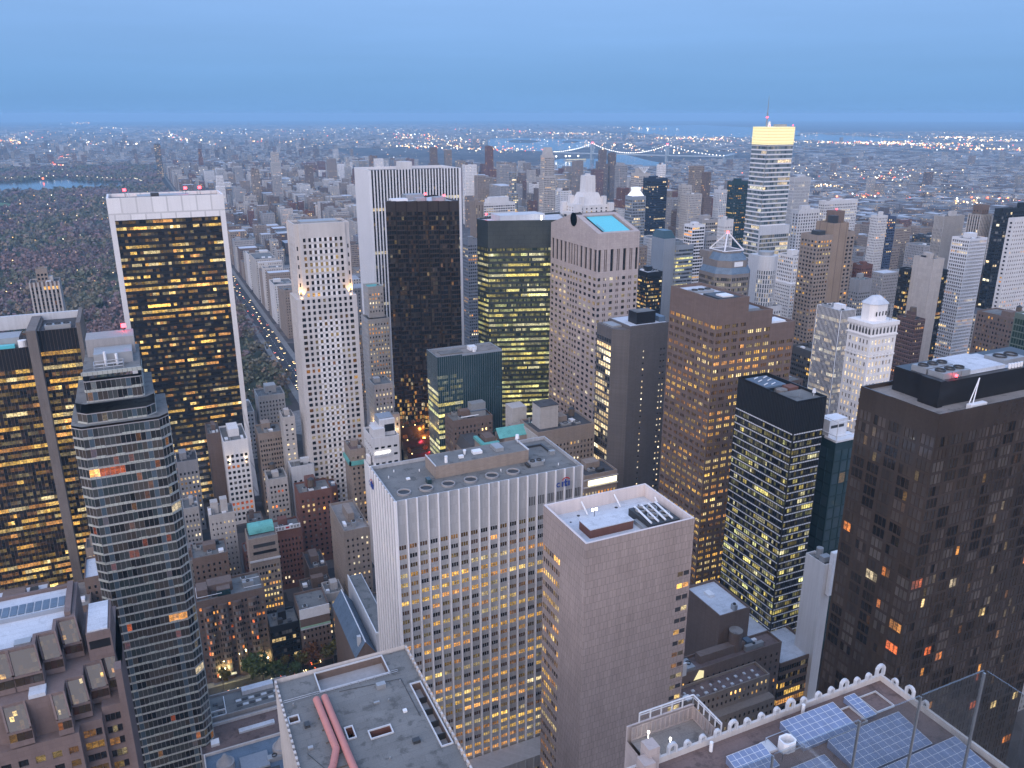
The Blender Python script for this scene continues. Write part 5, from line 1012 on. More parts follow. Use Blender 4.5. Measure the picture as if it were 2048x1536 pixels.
def frame_top_office():
    t = thing('pyramid_frame_tower', 'octagonal banded office tower topped by an open white pyramid frame with red tip', 'office tower', (410, 498, 0)); rng = random.Random(71); W = MB(); P = Panes(); B = MB()
    x0, y0, w, d, c = 392, 480, 34, 37, 9; oct_ = lambda k: [(x0 + c, y0 + k), (x0 + w - c, y0 + k), (x0 + w - k, y0 + c), (x0 + w - k, y0 + d - c), (x0 + w - c, y0 + d - k), (x0 + c, y0 + d - k), (x0 + k, y0 + d - c), (x0 + k, y0 + c)]
    o = oct_(0); z1 = 146; nf = 36; fl = z1 / nf
    for i in range(8):
        a, b = o[i], o[(i + 1) % 8]; L = math.dist(a, b)
        if i in (0, 6, 7, 1): n = int(L / 1.5); facade(W, P, a, b, 0, z1, nf, spans(L, n, .86, .4), .62, .25, litgrid(rng, nf, n, .16, 'pale', run=.7, gain=.4, dim=2), np.broadcast_to(np.array([.03, .032, .035]), (nf, n, 3)), top=2)
        else: blank(W, a, b, 0, z1)
    W.ngon([(*p, z1) for p in o]); k = inset(o, 2.5); B.frustum(o, z1 + .05, k, z1 + 4.5); W.prism(k, z1 + 4.6, z1 + 9.5); k2 = inset(k, 1.2); k3 = inset(k2, 3.2); B.frustum(k2, z1 + 9.55, k3, z1 + 14.6); W.prism(inset(k3, .4), z1 + 14.65, z1 + 16)
    W.box(x0 + 3, y0 + d - 15, z1 + 9.6, x0 + 10, y0 + d - 4, z1 + 15); W.build('wall', wallmat('taupe_stone', (.19, .17, .16)), t); B.build('blue_sloping_roof', bluemetal, t); P.finish(t, 'band', zfloor=90)
    f = MB(); cx, cy, zb, zt = x0 + w / 2, y0 + d / 2, z1 + 16, z1 + 29; cs = [(cx - 9, cy - 9), (cx + 9, cy - 9), (cx + 9, cy + 9), (cx - 9, cy + 9)]
    for i in range(4): f.tube((*cs[i], zb), (cx, cy, zt), .55); f.tube((*cs[i], zb), (*cs[(i + 1) % 4], zb), .45)
    f.build('pyramid_frame', whitefin, t); MB().cyl(cx, cy, zt - .8, zt + .8, .9, 8).build('beacon_lamp', redlamp, t); MB().box(cx - 4.5, y0 + 2.4, z1 + 5.2, cx + 3.5, y0 + 2.48, z1 + 8.8).build('white_panel', whitemetal, t)
frame_top_office()

def crown_tower():
    t = thing('arcaded_white_tower', 'bright white tower with pointed arches under its crown and a pale pitched cap', 'office tower', (373, 322, 0)); rng = random.Random(73); W = MB(); P = Panes()
    x, y, z, w, d = 363.3, 314.4, 150, 20, 16.5; nf = 33
    for a, b, L, n in (((x, y + d), (x, y), d, 6), ((x, y), (x + w, y), w, 7)): facade(W, P, a, b, 0, z - 8, nf, spans(L, n, .48, .9), .6, .7, litgrid(rng, nf, n, .55, 'pale', run=.3, row=.1, gain=1.0), np.broadcast_to(np.array([.03, .03, .035]), (nf, n, 3)), W if False else None, top=1)
    blank(W, (x + w, y), (x + w, y + d), 0, z - 8); blank(W, (x + w, y + d), (x, y + d), 0, z - 8)
    W.prism(rect(x - .5, y - .5, w + 1, d + 1), z - 8, z - 7.2); W.prism(rect(x, y, w, d), z - 7.2, z - 2.2, cap=False); W.prism(rect(x - .6, y - .6, w + 1.2, d + 1.2), z - 2.2, z); W.prism(rect(x - .35, y - .35, w + .7, d + .7), z - 19.6, z - 18.8)
    c = 3; o = [(x + 3.5 + c, y + 3.4), (x + w - 3 - c, y + 3.4), (x + w - 3, y + 3.4 + c), (x + w - 3, y + d - 2 - c), (x + w - 3 - c, y + d - 2), (x + 3.5 + c, y + d - 2), (x + 3.5, y + d - 2 - c), (x + 3.5, y + 3.4 + c)]
    W.prism(o, z, z + 9.4); W.build('wall', whitemarble, t); P.finish(t, 'each', zfloor=70); MB().frustum(inset(o, -.5), z + 9.4, inset(o, 4.2), z + 13.4).build('pitched_cap', whiteroof, t)
    m = MB()
    for i in range(7):
        for xx, yy, ax in ((x + 1.6 + i * 2.75, y - .03, 0), (x - .03, y + 1.3 + i * 2.25, 1)):
            pr = [(-.7, -6.4), (.7, -6.4), (.7, -4), (0, -2.6), (-.7, -4)]; m.ngon([(xx + u, yy, z + v) if ax == 0 else (xx, yy - u, z + v) for u, v in pr])
    m.build('pointed_arch_window', darkstone, t); mm = MB()
    for i in range(5): mm.box(x + 5.5 + i * 2.4, y + 3.3, z + 3, x + 6.4 + i * 2.4, y + 3.38, z + 5.4)
    mm.build('attic_window', blackwall, t); s = MB()
    for a in (0, 1.6): s.tube((x + 15 + a, y + 2, z), (x + 15 + a, y + 2, z + 10), .12)
    for k in range(6): s.tube((x + 15, y + 2, z + k * 1.6), (x + 16.6, y + 2, z + k * 1.6 + 1.2), .1)
    s.build('lattice_mast', hvac, t)
crown_tower()

def cap_lantern_tower():
    t = thing('lantern_cap_tower', 'slim glassy tower with flared white lit cap, beside the turquoise roof', 'apartment tower', (566, 870, 0)); tower(556, 860, 165, 19, 17, 'x', '', '', bluegrey, 3.6, 2.2, .7, .6, .2, .22, 'pale', seed=75, mode='band', bulk=False, n=0, root=t, zfloor=100, gain=.6)
    MB().frustum(rect(557.5, 862, 16, 13), 165, rect(561.5, 865, 8, 7), 171, False).frustum(rect(561.5, 865, 8, 7), 171, rect(560.5, 864, 10, 9), 175).build('flared_cap', whitecap, t)
cap_lantern_tower()

def trellis_tower():
    t = thing('trellis_top_tower', 'beige apartment tower with a white fan trellis on its roof', 'apartment tower', (740, 1125, 0)); tower(730, 1114, 172, 21, 23, 'x', '', '', cream, 3.3, 3, .55, .5, .3, .1, 'resid', seed=76, mode='stuff', bulk=False, n=0, root=t)
    m = MB(); cx, cy = 740.5, 1114.5
    for a in (-9, -5, 0, 5, 9): m.tube((cx, cy, 172), (cx + a, cy + abs(a) * .3, 181), .45)
    m.tube((cx - 9, cy + 2.7, 181), (cx + 9, cy + 2.7, 181), .4); m.build('roof_trellis', whitemetal, t); MB().box(734, 1122, 171, 748, 1132, 179).build('bulkhead', cream, t)
trellis_tower()

T = tower
def get(n): return C.objects[n]
T(690, 1021, 171.6, 29, 20, 'dark_glass_tower', 'dark navy glass apartment block with a red lamp, beside the white fan trellis', 'apartment tower', wallmat('navy_glass', (.025, .035, .06), rough=.25, var=.3), 3.3, 2.5, .8, .6, .15, .05, 'pale', mode='stuff', seed=1, n=1)
def tiered_tan():
    t = thing('slender_tan_tower', 'very tall slender pale tower with stacked balconies and blank rounded top', 'apartment tower', (728, 1430, 0)); T(715, 1418, 150, 26, 20, 'x', '', '', cream, 3.4, 3, .6, .5, .4, .16, 'resid', seed=2, mode='stuff', bulk=False, n=0, root=t)
    T(717.5, 1419.5, 187, 21, 17, 'x', '', '', cream, 3.4, 3, .6, .5, .4, .1, 'resid', seed=3, mode='stuff', bulk=False, n=0, root=t, z0=149); MB().frustum(rect(719.5, 1421, 17, 14), 186, rect(721.5, 1423, 13, 10), 201).build('blank_top', cream, t)
tiered_tan()
def ribbed_brown():
    t = thing('brown_slab_tower', 'tall brown tower with ribbed windows and a windowless concrete shaft at its middle', 'apartment tower', (548, 533, 0))
    T(523, 520.5, 163, 17, 20, 'x', '', '', tan, 3.5, 3.4, .62, .52, .5, .20, 'office', seed=4, mode='band', bulk=False, n=0, root=t, zfloor=80, gain=.7); T(540, 521.5, 172, 17.5, 20, 'x', '', '', wallmat('smooth_tan_stone', (.27, .205, .155), joint=(8, 300, .6)), 3.5, 3, .5, .5, .3, 0, 'resid', seed=5, mode='band', sides='', bulk=False, n=0, root=t); T(557.5, 523, 164, 10, 18, 'x', '', '', tan, 3.5, 3.4, .62, .52, .5, .12, 'resid', seed=6, mode='band', bulk=False, n=0, root=t, zfloor=80)
    MB().box(541, 524, 171, 547, 530, 178).build('bulkhead', hvacdark, t); MB().box(526, 524, 162, 534, 532, 166).build('bulkhead', hvacdark, t); MB().box(558, 528, 163, 562, 533, 169).build('bulkhead', hvacdark, t); MB().box(549, 530, 171, 560, 540, 181).build('bulkhead', brownbrick, t); beacon(t, 552, 532, 181, 1, .6)
ribbed_brown()
T(405, 376, 140, 13, 21, 'striped_office_tower', 'grey glass office tower with fine white vertical stripes beside the white arcaded tower', 'office tower', whitefin, 3.7, 1.15, .74, .6, .25, .5, 'pale', 5, 'band', whiteroof, sp=darkstone, seed=7, gain=.55, zfloor=40, n=4)
T(393, 366, 62, 26, 32, 'striped_low_wing', 'low striped wing at the foot of the grey glass office tower', 'office building', whitefin, 3.7, 1.15, .74, .6, .25, .45, 'pale', 4, 'band', tar, sp=darkstone, seed=8, gain=.6, bulk=False, n=0)
T(461.6, 238, 150, 60, 62, 'green_grid_tower', 'broad dark green gridded glass tower with three yellow floors at the edge of view', 'office tower', wallmat('pale_green_mullion', (.10, .13, .11), rough=.4), 3.9, 1.6, .90, .82, .12, .0, 'green', 3, 'band', whiteroof, seed=9, zfloor=70, n=5, tints=[(.02, .04, .035), (.015, .03, .03), (.03, .05, .04)])
def yellow_floors():
    t = [o for o in C.objects if o.name == 'green_grid_tower'][0]; rng = random.Random(4); m = MB()
    for z, p in ((110.2, .85), (106.2, .7), (102.4, .9), (98.4, .55), (94.6, .4)):
        on = True
        for i in range(36):
            if rng.random() < .25: on = rng.random() < p
            if on: m.quads([[(461.5, 299.4 - i * 1.68, z), (461.5, 297.8 - i * 1.68, z), (461.5, 297.8 - i * 1.68, z + 2.4), (461.5, 299.4 - i * 1.68, z + 2.4)]], [np.array((1, .82, .3)) * rng.uniform(.5, 1)])
    m.build('lit_floor', GLASS, t, attrs=True)
yellow_floors()
def cyl_top():
    t = thing('round_shoulder_tower', 'grey tower with rounded corner and pale vertical ribs, in front of the banded glowing-crown tower', 'office tower', (487, 538, 0)); rng = random.Random(81); W = MB(); P = Panes(); z = 146
    r, n = 9.2, 14; cx, cy = 487.5, 541; pts = [(cx + r * math.cos(R(180 + i * 180 / n)), cy + r * math.sin(R(180 + i * 180 / n))) for i in range(n + 1)]
    for a, b in zip(pts, pts[1:]): facade(W, P, a, b, 0, z, 34, [(.5, math.dist(a, b) - .5)], .8, .3, litgrid(rng, 34, 1, .18, 'pale', gain=.6), np.broadcast_to(np.array([.05, .065, .08]), (34, 1, 3)), top=12)
    blank(W, pts[-1], (cx + r, cy + 12), 0, z); blank(W, (cx - r, cy + 12), pts[0], 0, z); W.ngon([(*p, z) for p in pts] + [(cx + r, cy + 12, z), (cx - r, cy + 12, z)]); W.build('wall', palegrey, t); P.finish(t, 'band', zfloor=70)
    MB().cyl(cx, cy + 1, z, z + 3, 6.5, 18).build('round_penthouse', hvac, t)
    T(478, 527, 104, 19, 10, 'x', '', '', palegrey, 3.6, 2.4, .5, .6, .3, .12, 'pale', seed=82, bulk=False, n=0, root=t, sides='SW', zfloor=50)
cyl_top()
T(428.4, 631.7, 120, 17, 21, 'black_office_tower', 'squat black office tower with thin lit lines, tucked behind the pink gabled tower', 'office tower', blackwall, 3.6, 1.5, .92, .5, .15, .38, 'office', 4, 'band', whiteroof, seed=10, gain=.7, zfloor=60, n=3)
def wedge_blue():
    t = thing('wedge_roof_tower', 'pale blue-grey office slab with sloping glass crown and green lit rows', 'office tower', (500, 705, 0)); rng = random.Random(83)
    T(486, 690, 140, 14, 22, 'x', '', '', bluegrey, 4, 2, .5, .5, .3, 0, 'pale', seed=11, sides='', bulk=False, n=0, root=t); T(500, 688, 133, 22, 24, 'x', '', '', bluegrey, 4, 1.6, .9, .5, .2, .5, 'green', seed=12, bulk=False, n=0, root=t, sides='SW', gain=.8, run=.85, zfloor=60)
    MB().frustum(rect(486, 690, 14, 22), 140, rect(490, 698, 10, 14), 147).build('sloping_crown', tealglass, t)
wedge_blue()
T(566, 735, 150, 27, 20, 'banded_grey_tower', 'grey stepped tower with chunky banded floors west of the glowing-crown tower', 'office tower', greystone, 3.8, 2.6, .8, .5, .4, .14, 'pale', 3, 'stuff', tar, seed=13, n=4); T(546, 700, 138, 24, 22, 'rounded_grey_tower', 'mottled grey glass tower just in front of the chunky banded one', 'office tower', greystone, 3.6, 2.2, .7, .55, .25, .3, 'pale', 4, 'stuff', seed=14, gain=.5)
T(520, 690, 152, 16, 14, 'fluted_brown_tower', 'narrow striped tower with dark and white floor bands behind the wedge roof', 'apartment tower', whitefin, 3.4, 3, .96, .58, .4, .06, 'resid', 2, 'stuff', seed=15, n=1)
T(520, 640, 163, 11, 10, 'white_slim_tower', 'slim white tower with columns of small windows touching the glowing-crown tower', 'apartment tower', whitebrick, 3.3, 2, .45, .5, .3, .06, 'resid', 6, 'stuff', seed=16, n=1)
T(780, 688, 149, 15, 11, 'white_slab_tower', 'thin white slab tower with blue flank and red cornice, right of the brown shaft', 'apartment tower', whitebrick, 3.1, 2.2, .5, .55, .4, .05, 'resid', 2, 'stuff', seed=17, n=1); T(796, 687, 147, 12, 12, 'x', '', '', wallmat('navy_panel', (.06, .08, .14)), 3.1, 3, .8, .5, .6, .05, 'resid', 2, 'stuff', seed=18, n=1, root=get('white_slab_tower'))
T(800, 618, 155, 32, 12.5, 'white_stone_tower', 'pale square tower with deep vertical slots and rooftop mast', 'office tower', cream, 3.6, 1.6, .5, .7, .6, .04, 'pale', 14, 'stuff', whiteroof, sp=greystone, seed=19, n=3)
T(640, 467, 160, 22, 17, 'white_grid_tower', 'tower wrapped in a white concrete grid of balconies', 'apartment tower', whitefin, 3.0, 2.1, .74, .66, 1.0, .04, 'resid', 1.5, 'stuff', tar, seed=20, n=2)
T(760, 547.5, 166, 17, 14, 'brown_fin_tower', 'brown tower with pale stone fins and dark crown, behind the white balcony grid', 'apartment tower', cream, 3.2, 2.4, .6, .7, .6, .08, 'resid', 2, 'stuff', tar, sp=brownbrick, seed=21, n=1); T(764, 550, 174.5, 10, 10, 'x', '', '', brownbrick, 3.2, 3, .3, .5, .3, 0, 'resid', seed=22, z0=166.1, sides='SW', n=0, bulk=False, mode='stuff', root=get('brown_fin_tower'))
T(760, 526, 173.7, 70, 8, 'black_slab_tower', 'plain near-black slab tower with scattered pinpoint lights', 'office tower', blackwall, 3.6, 3, .8, .6, .15, .015, 'pale', 3, 'stuff', seed=23, n=1)
T(600, 404.3, 186, 40, 5, 'white_dotted_tower', 'white slab with paired small dark windows cut by the edge of view', 'apartment tower', whitebrick, 3.2, 2.6, .4, .45, .3, .03, 'resid', 2, 'stuff', seed=24, n=0, bulk=False)
T(578, 450, 150, 12.6, 19, 'blank_stone_tower', 'pale blank stone slab between two strips of dark glass', 'apartment tower', wallmat('pale_panel_stone', (.42, .39, .37), joint=(3, 3, .9), var=.08), 3.3, 3, .5, .5, .3, 0, 'resid', 2, 'stuff', seed=25, sides='', n=2); T(575, 469.5, 139, 8, 9, 'x', '', '', blackwall, 3.3, 1.6, .85, .6, .15, .25, 'office', 2, 'stuff', seed=26, n=0, bulk=False, gain=.6, root=get('blank_stone_tower')); T(591, 451, 140, 7, 17, 'x', '', '', blackwall, 3.3, 1.6, .85, .6, .15, .25, 'office', 2, 'stuff', seed=27, n=0, bulk=False, gain=.6, root=get('blank_stone_tower'))
T(536, 424, 110, 10.3, 17, 'maroon_brick_tower', 'narrow maroon brick tower with pale string courses east of the white arcaded tower', 'apartment tower', wallmat('maroon_brick', (.10, .062, .055), joint=(50, 3.4, 2.4)), 3.4, 2, .45, .45, .3, .15, 'resid', 2, 'stuff', seed=28, n=1); MB().cyl(541, 432, 110, 118, 3.2, 10, 2.4).build('water_tank', wood, [o for o in C.objects if o.name == 'maroon_brick_tower'][0])
T(420, 1016, 148, 50, 14, 'white_ribbed_block', 'wide white ribbed block with flat penthouse between the fin slab and green tower', 'apartment block', whitebrick, 3.3, 3.4, .75, .5, .5, .06, 'resid', 3, 'stuff', whiteroof, seed=29, n=1); MB().box(434, 1019, 147, 462, 1028, 155).build('penthouse', whitebrick, [o for o in C.objects if o.name == 'white_ribbed_block'][0])
T(300, 762, 141, 12, 14, 'pale_hotel_block', 'pale block with punched windows seen between the fin slab and green tower', 'apartment block', greystone, 3.4, 2.4, .6, .5, .3, .1, 'resid', 5, 'stuff', seed=30, n=1); T(333, 822, 171, 10, 16, 'twin_tan_tower', 'tan slab split by a dark slot, rising just east of the marble fin slab', 'apartment tower', tan, 3.3, 3.2, .22, .8, .6, .05, 'resid', 3, 'stuff', seed=31, n=1)
T(760, 807, 185, 27, 8, 'white_louvred_tower', 'pale tower with fine vertical louvres behind the glowing-crown tower', 'office tower', palegrey, 3.8, 1.8, .5, .7, .4, .05, 'pale', 5, 'stuff', seed=32, sp=greystone, n=1); T(700, 731, 155, 32, 10, 'white_maze_block', 'white block with mixed slots and dark niches beside the glowing-crown tower', 'apartment block', whitebrick, 3.6, 3.6, .5, .6, .6, .05, 'resid', 4, 'stuff', seed=33, n=2); T(800, 792, 155.7, 57, 10, 'long_white_block', 'long white roofed block with pale lit windows, beyond the white niches', 'apartment block', whitebrick, 3.6, 2.8, .5, .5, .3, .2, 'pale', 4, 'stuff', whiteroof, seed=34, n=3)
T(760, 1040, 158, 18, 10, 'beige_slab_tower', 'beige slab tower with balcony stripe, right of the navy glass block', 'apartment tower', cream, 3.2, 3, .4, .6, .5, .08, 'resid', 3, 'stuff', seed=35, n=1); T(800, 1001, 153, 14, 14, 'blue_white_tower', 'blue-white angular slab tower left of the teal lit slab', 'apartment tower', palegrey, 3.3, 3, .35, .6, .3, .06, 'resid', 4, 'stuff', seed=36, n=1); T(820, 993, 165, 26, 17, 'teal_lit_tower', 'teal glass slab with one column of bright yellow windows', 'office tower', tealglass, 3.6, 3.4, .7, .5, .2, .2, 'office', 5, 'stuff', seed=37, n=1, gain=.7)
T(622, 560, 110, 16, 12, 'green_roof_block', 'mid-height block with dark green crown behind the pale blank slab', 'apartment block', greystone, 3.4, 2.6, .5, .5, .3, .12, 'resid', 12, 'stuff', copper, seed=38); T(650, 585, 118, 15, 14, 'orange_brick_block', 'orange brick block beside the dark green crown', 'apartment block', redbrick, 3.3, 2.6, .45, .45, .3, .1, 'resid', 3, 'stuff', seed=39); T(632, 590, 122, 11, 12, 'tan_water_tower_block', 'slim tan block with domed tank next to the orange brick block', 'apartment block', tan, 3.3, 2.6, .4, .45, .3, .08, 'resid', 3, 'stuff', seed=40, tanks=1)
def dark_corner_block(): return T(446, 430, 92, 30, 28, 'dark_hip_block', 'dark glass block with sloping top behind the brown stepped tower', 'office building', darkstone, 3.7, 2, .8, .5, .2, .2, 'office', 5, 'stuff', seed=41)
dark_corner_block()

# ================================================================ Fifth-avenue side and the low streets
T(161.5, 636, 101, 18.5, 21, 'stepped_beige_tower', 'warm beige stepped hotel tower squeezed between the checker tower and black tower', 'hotel tower', cream, 3.5, 2.6, .38, .5, .3, .38, 'resid', 3, 'each', gravel, seed=50, gain=.7, n=2); T(164.5, 641, 127, 13, 15, 'x', '', '', cream, 3.5, 2.6, .36, .5, .3, .2, 'resid', 5, 'stuff', copper, seed=51, z0=101.1, sides='SW', n=1, bulk=False, root=get('stepped_beige_tower'))
T(140.8, 546.4, 75, 14, 18, 'floodlit_beige_block', 'floodlit cream block glowing warmly at the foot of the black tower', 'hotel', cream, 3.5, 2.4, .4, .5, .3, .5, 'pale', 3, 'each', gravel, seed=52, gain=.8, n=2); T(139.5, 542, 52, 18, 4.2, 'x', '', '', cream, 4, 2.8, .5, .6, .3, .6, 'pale', 2, 'each', gravel, seed=53, n=0, bulk=False, gain=.9, root=get('floodlit_beige_block'))
for pos in ((138, 539, 40), (152, 538.5, 40), (137.5, 552, 44)):
    l = bpy.data.lights.new('floodlight', 'POINT'); l.energy = 2600; l.color = (1, .68, .32); l.shadow_soft_size = 1.; o = bpy.data.objects.new('floodlight', l); C.objects.link(o); o.location = pos
